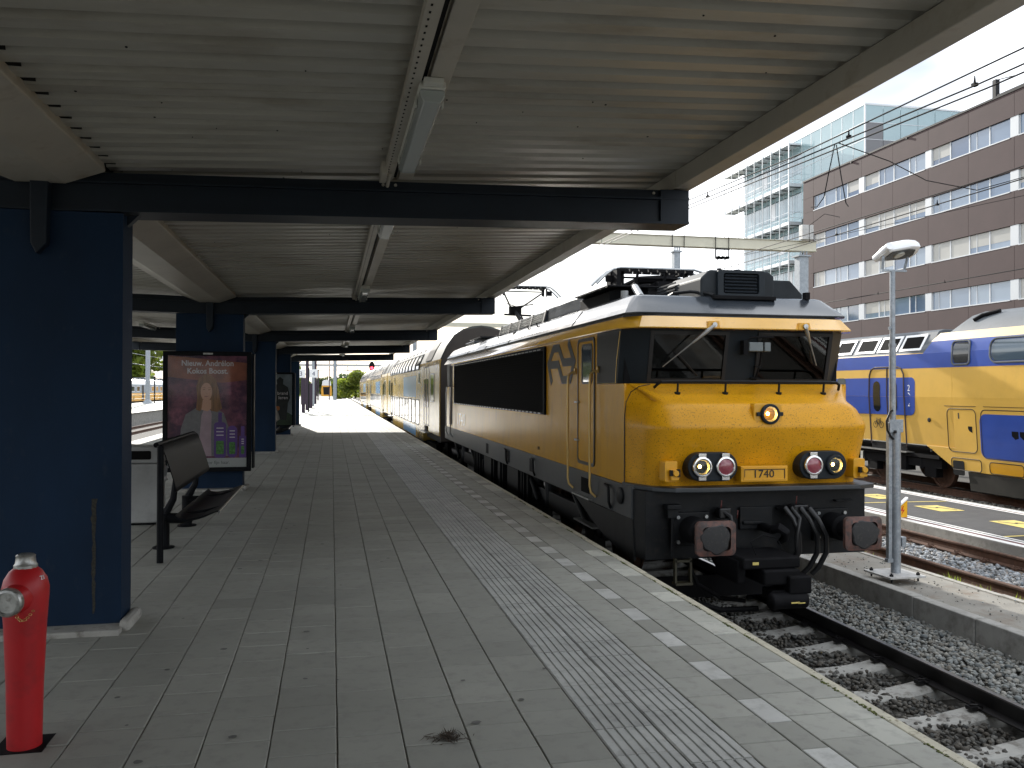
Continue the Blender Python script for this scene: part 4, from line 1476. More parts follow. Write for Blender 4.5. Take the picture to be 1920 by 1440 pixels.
# side of the locomotive facing the platform: grille, door, rails, logo, number
XS = -1.472
gr = MB()
gr.box(XS - 0.035, XS, 5.02, 5.13, 2.215, 3.325)
gr.box(XS - 0.03, XS, 15.42, 15.5, 2.215, 3.325)
gr.box(XS - 0.03, XS, 5.13, 15.42, 3.26, 3.325)
gr.box(XS - 0.03, XS, 5.13, 15.42, 2.215, 2.25)
go = gr.build('ventilation_grille', BLACK, loco, bevel=0.006)
sl = MB()
for q in range(22):
    z0 = 2.26 + q * 0.0455
    sl.add([(XS - 0.004, 5.13, z0 + 0.04), (XS - 0.024, 5.13, z0), (XS - 0.024, 15.42, z0), (XS - 0.004, 15.42, z0 + 0.04)], [(0, 1, 2, 3)])
sl.build('louvre', VOID, go)
MB().box(XS - 0.003, XS - 0.001, 5.1, 15.45, 2.24, 3.28).build('grille_back', VOID, go)
rv = MB()
yy = 5.3
while yy < 15.4:
    rv.box(XS - 0.034, XS - 0.012, yy, yy + 0.16, 2.222, 2.243)
    rv.box(XS - 0.034, XS - 0.012, yy, yy + 0.22, 3.272, 3.288)
    yy += 0.30
rv.build('grille_clips', STEEL, go)
# cab door
dr = MB()
ring_frame(dr, rpoly(2.40, 3.20, 1.60, 3.325, 0.08), rpoly(2.44, 3.16, 1.64, 3.285, 0.06), 'x', XS - 0.012, XS + 0.002)
do = dr.build('cab_door', RUBBER, loco)
MB().prism(rpoly(2.445, 3.155, 1.645, 3.28, 0.055), 'x', XS - 0.006, XS).build('door_leaf', YEL_S, do)
dw = MB()
ring_frame(dw, rpoly(2.50, 2.98, 2.70, 3.245, 0.07), rpoly(2.53, 2.95, 2.73, 3.215, 0.05), 'x', XS - 0.016, XS - 0.004)
dw.build('door_window_seal', RUBBER, do)
MB().prism(rpoly(2.53, 2.95, 2.73, 3.215, 0.05), 'x', XS - 0.011, XS - 0.007).build('door_window', TINTGL, do)
hg = MB()
for zz in (1.92, 2.45):
    hg.box(XS - 0.04, XS - 0.008, 3.10, 3.26, zz - 0.012, zz + 0.012)
hg.build('door_hinge', STEEL, do)
for yy in (2.36, 3.42):
    mb = MB()
    mb.tube([(XS, yy - 0.13, 2.86), (XS - 0.05, yy - 0.10, 2.87), (XS - 0.08, yy - 0.02, 2.84), (XS - 0.085, yy, 2.76), (XS - 0.085, yy, 1.36), (XS - 0.07, yy - 0.01, 1.28), (XS - 0.01, yy - 0.03, 1.22)], 0.017, 8)
    mb.cyl((XS, yy - 0.13, 2.90), (XS - 0.03, yy - 0.13, 2.90), 0.03, n=8)
    mb.build('handrail', BRASS, loco, smooth=True)
mb = MB()
mb.box(XS - 0.06, XS + 0.1, 2.5, 3.3, 1.155, 1.175)
mb.box(XS - 0.02, XS + 0.1, 2.45, 3.35, 0.78, 0.80)
mb.build('door_step', STEEL, loco)
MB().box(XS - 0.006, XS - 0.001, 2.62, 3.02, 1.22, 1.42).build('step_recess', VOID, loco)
# cab side window trim
mb = MB()
mb.tube([(XS - 0.004, 2.25, 2.70), (XS - 0.004, 1.58, 2.70)], 0.008, 6)
mb.tube([(XS - 0.003, 1.57, 2.70), (XS - 0.003, 1.52, 3.0), (XS - 0.003, 1.40, 3.33)], 0.006, 6)
mb.build('side_window_trim', BRASS, loco, smooth=True)
MB().add([(XS - 0.003, 2.28, 2.72), (XS - 0.003, 1.56, 2.72), (XS - 0.003, 1.46, 3.33), (XS - 0.003, 2.28, 3.33), (XS + 0.01, 2.28, 2.72), (XS + 0.01, 1.56, 2.72), (XS + 0.01, 1.46, 3.33), (XS + 0.01, 2.28, 3.33)],
         [(0, 1, 2, 3), (7, 6, 5, 4), (0, 4, 5, 1), (1, 5, 6, 2), (2, 6, 7, 3), (3, 7, 4, 0)]).build('cab_side_window', CAB_G, loco)


def strokes(mb, pts, w, x, axis_t):
    """mitred thick polyline on the plane x=const, pts are (y,z)"""
    P_ = [Vector(q) for q in pts]
    n = len(P_)
    L_, Rr = [], []
    for i_ in range(n):
        d0 = (P_[i_] - P_[i_ - 1]).normalized() if i_ else (P_[1] - P_[0]).normalized()
        d1 = (P_[i_ + 1] - P_[i_]).normalized() if i_ < n - 1 else d0
        b = (d0 + d1)
        b = b.normalized() if b.length > 1e-4 else d0
        nv = Vector((-b.y, b.x))
        c_ = max(0.45, nv.dot(Vector((-d0.y, d0.x))))
        L_.append(P_[i_] + nv * w / 2 / c_)
        Rr.append(P_[i_] - nv * w / 2 / c_)
    for i_ in range(n - 1):
        q = [L_[i_], L_[i_ + 1], Rr[i_ + 1], Rr[i_]]
        vs = [(x, a.x, a.y) for a in q] + [(x + axis_t, a.x, a.y) for a in q]
        mb.add(vs, [(0, 1, 2, 3), (7, 6, 5, 4), (0, 4, 5, 1), (1, 5, 6, 2), (2, 6, 7, 3), (3, 7, 4, 0)])


lg = MB()
strokes(lg, [(4.66, 2.72), (4.87, 3.02), (4.56, 3.26), (4.24, 3.26), (3.98, 3.03), (3.40, 3.03)], 0.12, XS - 0.003, 0.003)
strokes(lg, [(3.70, 3.33), (3.40, 3.03), (3.60, 2.77), (4.03, 2.77), (4.27, 3.01), (4.87, 3.01)], 0.12, XS - 0.0045, 0.003)
lg.build('railway_logo', LOGO, loco)
text('1740', 0.46, NUMW, loco, (XS - 0.002, 15.05, 1.66), (0, -1, 0), (0, 0, 1), sx=1.55, shear=0.12)
text('1740', 0.07, NUMB, loco, (XS - 0.002, 5.6, 1.62), (0, -1, 0), (0, 0, 1))
vn = MB()
for yy in (5.9, 7.9, 10.2):
    vn.box(XS - 0.012, XS - 0.003, yy, yy + 0.26, 1.20, 1.42)
vn.build('sole_bar_vent', BLACK, loco, bevel=0.006)
hk2 = MB()
for yy in (1.7, 5.75, 8.05):
    hk2.tube([(XS - 0.005, yy + 0.18, 1.42), (XS - 0.04, yy + 0.16, 1.44), (XS - 0.05, yy, 1.42), (XS - 0.05, yy - 0.02, 1.24), (XS - 0.01, yy + 0.02, 1.16)], 0.018, 8)
hk2.lathe([(0.10, 0.0), (0.10, 0.02), (0.085, 0.03)], (XS - 0.005, 1.35, 1.36), (-1, 0, 0), 18)
hk2.build('lifting_eye', GREY_D, loco, smooth=True)
# rear handrails and door recess on the platform side
mb = MB()
for yy in (15.85, 16.75):
    mb.tube([(XS, yy, 2.72), (XS - 0.07, yy, 2.68), (XS - 0.08, yy, 2.5), (XS - 0.08, yy, 1.4), (XS - 0.02, yy, 1.25)], 0.017, 6)
mb.build('handrail', STEEL, loco, smooth=True)
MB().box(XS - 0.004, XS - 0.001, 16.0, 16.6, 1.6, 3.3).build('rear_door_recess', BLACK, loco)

# bogies, wheels and underframe boxes
for yc in (4.6, LL - 4.6):
    bg = MB()
    for s in (-1, 1):
        a, b = sorted((s * 1.18, s * 1.30))
        bg.box(a, b, yc - 2.1, yc + 2.1, 0.62, 0.92)
        for d in (-1.45, 1.45):
            bg.box(a - 0.02, b + 0.04, yc + d - 0.2, yc + d + 0.2, 0.32, 0.72)
            bg.cyl(((a + b) / 2, yc + d + 0.45, 0.62), ((a + b) / 2, yc + d + 0.45, 1.08), 0.10, n=12)
            bg.cyl(((a + b) / 2, yc + d - 0.45, 0.62), ((a + b) / 2, yc + d - 0.45, 1.08), 0.10, n=12)
            bg.cyl((s * 1.36, yc + d - 0.1, 0.7), (s * 1.36, yc + d + 0.6, 1.1), 0.045, n=10)
    bo = bg.build('bogie', GREY_D, loco, bevel=0.01)
    for d in (-1.45, 1.45):
        for s in (-1, 1):
            mb = MB()
            mb.lathe([(0.10, -0.06), (0.52, -0.06), (0.58, -0.05), (0.58, -0.03), (0.55, -0.02), (0.54, 0.07), (0.47, 0.08), (0.45, 0.03), (0.20, 0.02), (0.14, 0.09), (0.05, 0.10)], (s * 0.75, yc + d, 0.55), (s, 0, 0), 28)
            mb.build('wheel', RUST, bo, smooth=True)
for s in (-1, 1):
    a, b = sorted((s * 1.38, s * 1.0))
    for ya, yb, z0 in ((7.3, 8.6, 0.35), (8.9, 9.6, 0.45), (9.9, 11.3, 0.35)):
        BOX('underframe_box', GREY_D, loco, a, b, ya, yb, z0, 1.12, bevel=0.01)
for yy in (7.0, 8.75, 9.75, 11.5, 12.0, 6.5):
    ub = MB()
    ub.box(-1.44, -1.385, yy, yy + 0.05, 0.541, 1.125)
    ub.box(-1.44, -1.385, yy + 0.3, yy + 0.35, 0.541, 1.125)
    ub.box(-1.44, -1.385, yy, yy + 0.35, 0.5, 0.54)
    ub.build('footstep', GREY_D, loco)

# roof equipment
RZ = 3.775
COOLM = mat('cooler_dark_paint', (0.022, 0.026, 0.030), 0.5, spec=0.15, var=0.2, vs=4)
ac = MB()
ac.prism([(-0.50, RZ + 0.01), (-0.50, RZ + 0.25), (-0.38, RZ + 0.36), (0.42, RZ + 0.36), (0.50, RZ + 0.30), (0.50, RZ + 0.01)], 'y', 1.56, 2.7)
aco = ac.build('roof_cooler', COOLM, loco, bevel=0.02)
lv = MB()
ring_frame(lv, rpoly(-0.30, 0.34, RZ + 0.02, RZ + 0.355, 0.03, 3), rpoly(-0.22, 0.26, RZ + 0.06, RZ + 0.315, 0.03, 3), 'y', 1.50, 1.56)
lv.build('louvre_frame', CAB_G, aco, bevel=0.006)
lv = MB()
for q in range(6):
    z0 = RZ + 0.07 + q * 0.041
    lv.prism([(1.555, z0), (1.515, z0 + 0.006), (1.508, z0 + 0.016), (1.525, z0 + 0.028), (1.555, z0 + 0.034)], 'x', -0.20, 0.24)
lv.build('louvre', GREY_R, aco, smooth=True)
MB().box(-0.42, 0.42, 1.36, 2.8, RZ - 0.03, RZ + 0.02).build('cooler_tray', BLACK, aco, bevel=0.008)
aco.location = (0.14, 0, 0)
pp = MB()
pp.tube([(-0.75, 2.3, RZ + 0.02), (-0.72, 1.9, RZ + 0.09), (-0.55, 1.75, RZ + 0.10), (-0.42, 1.50, RZ + 0.05), (-0.40, 1.40, RZ + 0.02)], 0.022, 8)
pp.build('coolant_pipe', GREY_D, aco, smooth=True)
sv = MB()
for q in range(6):
    z0 = RZ + 0.06 + q * 0.043
    sv.box(-0.515, -0.50, 2.35, 3.0, z0, z0 + 0.02)
sv.build('side_louvre', CAB_G, aco)
a2 = MB()
a2.prism([(0.66, RZ + 0.0), (0.66, RZ + 0.30), (1.06, RZ + 0.30), (1.24, RZ + 0.12), (1.24, RZ + 0.0)], 'y', 1.9, 3.4)
a2.build('roof_equipment_box', COOLM, loco, bevel=0.015)
bb = MB()
bb.box(1.0, 1.06, 1.42, 1.5, RZ, RZ + 0.09)
bb.build('roof_horn', BLACK, loco)
bb = MB()
bb.cyl((0.30, 1.9, RZ + 0.36), (0.30, 1.9, RZ + 0.42), 0.045, n=10)
bb.build('roof_fitting', BLACK, loco)
MB().cyl((-0.05, 1.7, RZ + 0.36), (-0.05, 1.7, RZ + 0.40), 0.03, n=8).build('roof_fitting', BLACK, loco)


def insulator(mb, c, h=0.22, r=0.09):
    prof = []
    for q in range(4):
        z0 = h * q / 4
        prof += [(r * 0.55, z0), (r, z0 + h * 0.10), (r, z0 + h * 0.14), (r * 0.55, z0 + h * 0.22)]
    mb.lathe(prof, c, (0, 0, 1), 16)


INSUL = mat('insulator_grey', (0.20, 0.20, 0.18), 0.35)


def pantograph(parent_loco, y0, raised):
    pn = MB()
    for sx in (-0.55, 0.55):
        pn.box(sx - 0.05, sx + 0.05, y0 - 0.75, y0 + 1.0, RZ + 0.20, RZ + 0.27)
    for d in (-0.7, 0.95):
        pn.box(-0.62, 0.62, y0 + d - 0.05, y0 + d + 0.05, RZ + 0.20, RZ + 0.27)
    po = pn.build('pantograph', BLACK, parent_loco, bevel=0.006)
    ins = MB()
    for sx in (-0.55, 0.55):
        for d in (-0.62, 0.86):
            insulator(ins, (sx, y0 + d, RZ), 0.20, 0.12)
    ins.build('insulator', INSUL, po, smooth=True)
    fm = MB()
    if raised:
        zc = 5.30
        kn = Vector((0.0, y0 + 1.1, RZ + 0.98))
        fm.tube([(0, y0 - 0.55, RZ + 0.26), kn], [0.07, 0.05], 8)
        fm.tube([(0.12, y0 - 0.35, RZ + 0.26), kn + Vector((0.1, -0.1, -0.05))], 0.018, 6)
        fm.box(-0.16, 0.16, kn.y - 0.08, kn.y + 0.08, kn.z - 0.10, kn.z + 0.12)
        fm.tube([kn + Vector((-0.3, 0, -0.1)), kn + Vector((0.45, 0, -0.12))], 0.025, 6)
        for sx in (-1, 1):
            fm.tube([kn + Vector((sx * 0.1, 0, 0.05)), (sx * 0.50, y0 + 0.15, zc - 0.17)], 0.022, 6)
        fm.tube([kn + Vector((-0.1, 0, 0.1)), (0.35, y0 + 0.45, zc - 0.42)], 0.013, 6)
        fm.tube([kn + Vector((0.1, 0, 0.1)), (-0.35, y0 + 0.45, zc - 0.42)], 0.013, 6)
        yc = y0 + 0.1
    else:
        zc = RZ + 0.63
        fm.tube([(0, y0 - 0.6, RZ + 0.30), (0.0, y0 + 0.95, RZ + 0.42)], [0.075, 0.06], 10)
        fm.box(-0.20, 0.20, y0 + 0.80, y0 + 1.05, RZ + 0.32, RZ + 0.50)
        for sx in (-1, 1):
            fm.tube([(sx * 0.12, y0 + 0.95, RZ + 0.46), (sx * 0.45, y0 - 0.2, RZ + 0.56), (sx * 0.55, y0 - 0.55, RZ + 0.62)], 0.024, 8)
        fm.box(-0.30, 0.55, y0 - 0.55, y0 - 0.1, RZ + 0.26, RZ + 0.40)
        fm.tube([(-0.5, y0 - 0.6, RZ + 0.24), (-0.2, y0 - 0.3, RZ + 0.44), (0.2, y0 + 0.2, RZ + 0.48), (0.5, y0 + 0.5, RZ + 0.36)], 0.05, 8)
        fm.tube([(-0.62, y0 - 0.7, RZ + 0.02), (-0.72, y0 - 0.75, RZ + 0.22), (-0.5, y0 - 0.6, RZ + 0.34)], 0.045, 8)
        fm.box(0.20, 0.60, y0 - 0.2, y0 + 0.25, RZ + 0.22, RZ + 0.38)
        fm.tube([(-0.45, y0 + 0.3, RZ + 0.33), (-0.15, y0 - 0.3, RZ + 0.50), (0.35, y0 - 0.45, RZ + 0.52), (0.62, y0 - 0.3, RZ + 0.36)], 0.065, 8)
        fm.box(-0.62, -0.25, y0 - 0.2, y0 + 0.4, RZ + 0.24, RZ + 0.40)
        fm.box(0.0, 0.45, y0 - 0.7, y0 - 0.35, RZ + 0.22, RZ + 0.44)
        for sx in (-0.6, -0.35, 0.1, 0.42):
            fm.tube([(sx, y0 - 0.6, RZ + 0.30), (sx + 0.06, y0 - 0.62, RZ + 0.60)], 0.022, 6)
        fm.box(-0.66, -0.60, y0 - 0.7, y0 - 0.2, RZ + 0.27, RZ + 0.62)
        yc = y0 - 0.55
    fm.build('lower_arm', BLACK, po, smooth=False)
    hd = MB()
    for d in (-0.13, 0.13):
        hd.tube([(-0.98, yc + d, zc - 0.26), (-0.86, yc + d, zc - 0.14), (-0.72, yc + d, zc - 0.03), (-0.60, yc + d, zc), (0.60, yc + d, zc), (0.72, yc + d, zc - 0.03), (0.86, yc + d, zc - 0.14), (0.98, yc + d, zc - 0.26)], 0.020, 8)
    hd.build('contact_strip', STEEL, po, smooth=True)
    hb = MB()
    for d in (-0.13, 0.13):
        for q in range(8):
            hb.box(-0.60 + q * 0.15, -0.47 + q * 0.15, yc + d - 0.024, yc + d + 0.024, zc - 0.055, zc - 0.012)
    for sx in (-0.52, 0.52):
        hb.box(sx - 0.03, sx + 0.03, yc - 0.16, yc + 0.16, zc - 0.08, zc - 0.04)
        hb.box(sx - 0.02, sx + 0.02, yc - 0.02, yc + 0.02, zc - 0.24, zc - 0.05)
    for sx in (-0.66, -0.58, 0.58, 0.66):
        hb.prism([(sx - 0.02, zc - 0.03), (sx + 0.02, zc - 0.03), (sx + 0.015, zc - 0.20), (sx, zc - 0.25), (sx - 0.015, zc - 0.20)], 'y', yc + 0.1, yc + 0.14)
    hb.box(-0.78, -0.66, yc + 0.02, yc + 0.05, zc - 0.20, zc - 0.10)
    hb.box(0.66, 0.78, yc + 0.02, yc + 0.05, zc - 0.22, zc - 0.10)
    hb.tube([(-0.55, yc, zc - 0.13), (0.55, yc, zc - 0.13)], 0.016, 6)
    hb.build('head_frame', BLACK, po)
    return po


pantograph(loco, 4.6, False).location = (0, 0, 0.07)
pantograph(loco, 13.2, True)
# roof hatches: low louvred box row, dark duct, cab cooler at rear
rh = MB()
rh.prism([(-1.16, RZ + 0.04), (-1.10, RZ + 0.27), (-0.6, RZ + 0.29), (-0.6, RZ + 0.04)], 'y', 6.4, 10.6)
rho = rh.build('roof_louvre_box', GREY_R, loco, bevel=0.008)
lv = MB()
for q in range(5):
    for b_ in range(4):
        ya = 6.52 + b_ * 1.02
        z0 = RZ + 0.08 + q * 0.036
        xx = -1.16 + (z0 - RZ - 0.05) / 0.22 * 0.06
        lv.box(xx - 0.012, xx + 0.01, ya, ya + 0.94, z0, z0 + 0.018)
lv.build('louvre', mat('louvre_pale', (0.42, 0.42, 0.40), 0.4), rho)
lb_ = MB()
for b_ in range(5):
    lb_.prism([(-1.178, RZ + 0.05), (-1.118, RZ + 0.275), (-1.10, RZ + 0.275), (-1.15, RZ + 0.05)], 'y', 6.43 + b_ * 1.02, 6.50 + b_ * 1.02)
lb_.build('louvre_post', mat('louvre_post_brown', (0.11, 0.10, 0.09), 0.5), rho)
MB().prism([(-1.13, RZ + 0.03), (-1.09, RZ + 0.29), (-0.5, RZ + 0.31), (-0.5, RZ + 0.03)], 'y', 4.2, 6.38).build('roof_duct', GREY_R, loco, bevel=0.01)
du = MB()
du.prism([(-1.16, RZ + 0.02), (-1.16, RZ + 0.20), (-1.02, RZ + 0.24), (-0.6, RZ + 0.24), (-0.6, RZ + 0.02)], 'y', 2.75, 4.15)
du.box(-1.24, -0.5, 2.6, 4.18, RZ + 0.24, RZ + 0.265)
du.build('roof_box', BLACK, loco, bevel=0.008)
cy2 = MB()
cy2.cyl((-1.05, 2.45, RZ + 0.02), (-1.05, 2.45, RZ + 0.17), 0.05, n=10)
cy2.cyl((-0.95, 2.1, RZ + 0.05), (-0.85, 2.6, RZ + 0.24), 0.05, n=10)
cy2.box(-1.06, -0.94, 2.55, 2.58, RZ + 0.0, RZ + 0.12)
cy2.build('roof_valve', mat('valve_pale_grey', (0.35, 0.36, 0.36), 0.4), loco, smooth=False)
MB().box(-1.0, 1.0, 15.0, 16.6, RZ - 0.02, RZ + 0.20).build('rear_roof_box', GREY_R, loco, bevel=0.02)
MB().box(-1.2, -0.7, 12.9, 14.6, RZ + 0.16, RZ + 0.19).box(-0.9, -0.84, 13.5, 13.56, RZ - 0.02, RZ + 0.16).build('roof_walkway', GREY_D, loco)
hrn = MB()
hrn.cyl((-1.25, 8.55, RZ - 0.06), (-1.25, 8.35, RZ - 0.06), 0.05, 0.08, n=12)
for yy in (6.3, 7.0, 9.9):
    hrn.tube([(-1.30, yy, RZ - 0.06), (-1.33, yy, RZ + 0.02), (-1.29, yy + 0.08, RZ + 0.03)], 0.012, 6)
hrn.build('roof_hook', GREY_D, loco, smooth=True)


# ================================================================ DOUBLE DECK COACHES behind the locomotive
def coach_profile(w=1.40):
    return [(-w, 0.55), (-w, 3.45), (-w + 0.03, 3.62), (-1.17, 4.05), (-0.92, 4.42), (-0.62, 4.62), (-0.3, 4.72), (0, 4.75), (0.3, 4.72), (0.62, 4.62), (0.92, 4.42), (1.17, 4.05), (w - 0.03, 3.62), (w, 3.45), (w, 0.55)]


def make_coach(label, y0):
    c = thing('railway_coach', label, 'railway coach', (4.87, y0, -0.815), 0, 'yellow double deck coaches behind the locomotive')
    Lc = 26.7
    pr_ = coach_profile()
    b = MB()
    low = [q for q in pr_]
    # body shell: yellow below the eaves, grey roof above
    pa = [(-1.40, 0.62), (-1.40, 3.45), (-1.37, 3.62), (1.37, 3.62), (1.40, 3.45), (1.40, 0.62)]
    b.prism(pa, 'y', 5.0, Lc - 5.0)
    pa2 = [(-1.40, 1.06), (-1.40, 3.45), (-1.37, 3.62), (1.37, 3.62), (1.40, 3.45), (1.40, 1.06)]
    b.prism(pa2, 'y', 0.02, 4.999)
    b.prism(pa2, 'y', Lc - 4.999, Lc - 0.02)
    b.build('body', YEL_C, c, bevel=0.01)
    r_ = MB()
    r_.prism([(-1.372, 3.618)] + pr_[3:12] + [(1.372, 3.618)], 'y', 0.02, Lc - 0.02)
    r_.build('roof', ROOF_B, c, smooth=True, ang=40)
    for ya, yb in ((-0.06, 0.018), (Lc - 0.018, Lc + 0.06)):
        e_ = MB()
        e_.prism([(-1.36, 0.9), (-1.36, 3.45), (-1.33, 3.6), (-1.14, 4.02), (-0.9, 4.39), (-0.6, 4.58), (0, 4.70), (0.6, 4.58), (0.9, 4.39), (1.14, 4.02), (1.33, 3.6), (1.36, 3.45), (1.36, 0.9)], 'y', ya, yb)
        e_.build('end_wall', BROWN_D, c)
    X0 = -1.402
    # sloping upper deck windows (on the roof curve)
    up_w, lo_w = [], []
    n = 10
    for q in range(n):
        ya = 6.6 + q * 1.72
        f_ = MB()
        yb = ya + 1.42
        # curved pane follows the eaves
        sec = [(-1.412, 3.42), (-1.404, 3.52), (-1.385, 3.64), (-1.29, 3.84), (-1.185, 4.03)]
        vs = []
        for (xx, zz) in sec:
            vs += [(xx - 0.012, ya, zz + 0.004), (xx - 0.012, yb, zz + 0.004)]
        f_.add(vs, [(2 * i_, 2 * i_ + 1, 2 * i_ + 3, 2 * i_ + 2) for i_ in range(len(sec) - 1)])
        fo = f_.build('upper_window', DARKGL, c, smooth=True)
        fr_ = MB()
        for yy in (ya, yb):
            fr_.tube([(xx - 0.014, yy, zz) for xx, zz in sec], 0.018, 5)
        fr_.tube([(sec[0][0] - 0.014, ya, sec[0][1]), (sec[0][0] - 0.014, yb, sec[0][1])], 0.02, 5)
        fr_.tube([(sec[-1][0] - 0.014, ya, sec[-1][1]), (sec[-1][0] - 0.014, yb, sec[-1][1])], 0.018, 5)
        fr_.build('window_frame', SILV, fo)
        if q % 1 == 0:
            MB().prism(rpoly(ya + 0.3, ya + 1.1, 0, 0.1, 0.04, 3), 'x', 0, 0.02).build('vent_slot', BLACK, fo).matrix_local = Matrix.Translation((-1.10, 0, 4.16)) @ Matrix.Rotation(R(28), 4, 'Y')
        z0, z1 = 1.20, 2.16
        w_ = MB()
        w_.prism(rpoly(ya + 0.05, yb, z0, z1, 0.08, 3), 'x', X0 - 0.006, X0 + 0.01)
        wo = w_.build('lower_window', DARKGL if q % 4 else TINTGL, c)
        fr_ = MB()
        ring_frame(fr_, rpoly(ya + 0.0, yb + 0.05, z0 - 0.05, z1 + 0.05, 0.10, 3), rpoly(ya + 0.05, yb, z0, z1, 0.08, 3), 'x', X0 - 0.012, X0)
        fr_.build('window_frame', RUBBER, wo)
    # end part windows, doors
    for side_ in (0, 1):
        def E(v):
            return v if side_ == 0 else Lc - v
        for va, vb, z0, z1, nm in ((1.5, 2.5, 2.22, 3.13, 'end_window'), (6.35, 6.75, 2.9, 3.25, 'toilet_window')):
            ya, yb = sorted((E(va), E(vb)))
            w_ = MB().prism(rpoly(ya, yb, z0, z1, 0.06, 3), 'x', X0 - 0.008, X0 + 0.01)
            wo = w_.build(nm, DARKGL, c)
            fr_ = MB()
            ring_frame(fr_, rpoly(ya - 0.05, yb + 0.05, z0 - 0.05, z1 + 0.05, 0.08, 3), rpoly(ya, yb, z0, z1, 0.06, 3), 'x', X0 - 0.014, X0)
            fr_.build('window_frame', STEEL, wo)
        ya, yb = sorted((E(3.05), E(4.75)))
        d_ = MB()
        ring_frame(d_, rpoly(ya, yb, 1.28, 3.45, 0.05, 2), rpoly(ya + 0.03, yb - 0.03, 1.31, 3.42, 0.04, 2), 'x', X0 - 0.006, X0 + 0.01)
        d_.box(X0 - 0.006, X0 + 0.01, (ya + yb) / 2 - 0.012, (ya + yb) / 2 + 0.012, 1.31, 3.42)
        do_ = d_.build('coach_door', RUBBER, c)
        for yy in (ya + 0.28, (ya + yb) / 2 + 0.22):
            MB().prism(rpoly(yy, yy + 0.36, 1.95, 3.0, 0.06, 3), 'x', X0 - 0.010, X0 + 0.01).build('door_window', DARKGL, do_)
        MB().box(X0 - 0.16, X0 + 0.05, ya - 0.1, yb + 0.1, 1.02, 1.06).build('door_step', STEEL, do_)
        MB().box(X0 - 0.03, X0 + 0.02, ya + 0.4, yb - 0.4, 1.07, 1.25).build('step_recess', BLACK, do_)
        ya, yb = sorted((E(2.6), E(4.6)))
        s_ = MB()
        vs = []
        for (xx, zz) in ((-1.372, 3.66), (-1.18, 4.06), (-0.98, 4.36)):
            vs += [(xx - 0.012, ya, zz + 0.004), (xx - 0.012, yb, zz + 0.004)]
        s_.add(vs, [(0, 1, 3, 2), (2, 3, 5, 4)])
        s_.build('roof_grille', BLACK, c)
    # pale blue band panel
    for ya, yb, zz0, zz1 in ((8.0, 14.3, 2.27, 3.19), (8.0, 14.3, 0.66, 1.10)):
        p_ = MB().box(X0 - 0.003, X0 + 0.002, ya, yb, zz0, zz1)
        p_.build('blue_panel', BLU_L, c)
    lg_ = MB()
    strokes(lg_, [(17.2, 2.55), (17.35, 2.70), (17.15, 2.85), (16.95, 2.85), (16.75, 2.70), (16.5, 2.70)], 0.06, X0 - 0.003, 0.003)
    lg_.build('railway_logo', LOGO, c)
    for yc in (3.6, Lc - 3.6):
        u_ = MB()
        for s in (-1, 1):
            a, b_ = sorted((s * 1.1, s * 1.28))
            u_.box(a, b_, yc - 1.8, yc + 1.8, 0.42, 0.66)
            for d in (-1.25, 1.25):
                u_.cyl((s * 0.72, yc + d, 0.46), (s * 0.86, yc + d, 0.46), 0.46, n=20)
                u_.box(a, b_ + 0.04, yc + d - 0.16, yc + d + 0.16, 0.26, 0.62)
        u_.box(-1.25, 1.25, yc - 2.8, yc + 2.8, 0.8, 1.05)
        u_.build('bogie', BLACK, c)
    MB().box(-1.3, 1.3, 5.0, Lc - 5.0, 0.36, 0.61).build('under_skirt', BLACK, c)
    g_ = MB()
    g_.box(-0.6, 0.6, -0.5, -0.07, 1.1, 3.3)
    for xx in (-0.875, 0.875):
        g_.cyl((xx, 0.0, 1.05), (xx, -0.45, 1.05), 0.14, n=12)
    g_.build('gangway', RUBBER, c)
    return c


cl = ['yellow double deck coach with a pale blue panel next to the locomotive', 'second yellow double deck coach from the locomotive', 'third yellow double deck coach far down the platform']
c0 = make_coach(cl[0], 28.0)
for q in (1, 2):
    cc = copy_tree(c0)
    cc.location = (4.87, 28.0 + 27.25 * q, -0.815)
    cc['label'] = cl[q]

# ================================================================ BLUE AND YELLOW DOUBLE DECK TRAIN on the right (local: x lateral, y along, z above rail)
tr = thing('double_deck_train', 'blue and yellow double deck train with silver roof behind the lamp post', 'train', (16.9, 0, -0.8))
ZR = 0.8
XT = -1.4
lowp = [(-1.28, 0.42), (-1.40, 2.44), (-1.385, 3.60), (-0.55, 4.15), (0.55, 4.15), (1.385, 3.60), (1.40, 2.44), (1.28, 0.42)]
# side shell, low end and high part
b = MB()
side = [(-1.27, 0.58), (-1.40, 2.44), (-1.40, 3.40), (-1.385, 3.62), (1.385, 3.62), (1.40, 3.40), (1.40, 2.44), (1.27, 0.58)]
sideh = [(-1.27, 1.15), (-1.40, 2.44), (-1.40, 3.40), (-1.385, 3.62), (1.385, 3.62), (1.40, 3.40), (1.40, 2.44), (1.27, 1.15)]
b.prism(side, 'y', 2.0, 19.0)
b.add([(-1.27, 19.0, 0.58), (-1.303, 20.1, 1.15), (-1.303, 19.0, 1.15), (-1.2, 19.0, 0.58), (-1.2, 20.1, 1.15), (-1.2, 19.0, 1.15)], [(0, 1, 2), (5, 4, 3), (0, 3, 4, 1), (1, 4, 5, 2), (2, 5, 3, 0)])
b.prism(sideh, 'y', 19.001, 28.5)
b.build('body', YEL_V, tr, bevel=0.01)
rf = MB()
ringA = [(-1.385, 3.62), (-1.36, 3.80), (-1.28, 4.05), (-1.12, 4.32), (-0.88, 4.52), (-0.5, 4.64), (0, 4.67), (0.5, 4.64), (0.88, 4.52), (1.12, 4.32), (1.28, 4.05), (1.36, 3.80), (1.385, 3.62)]
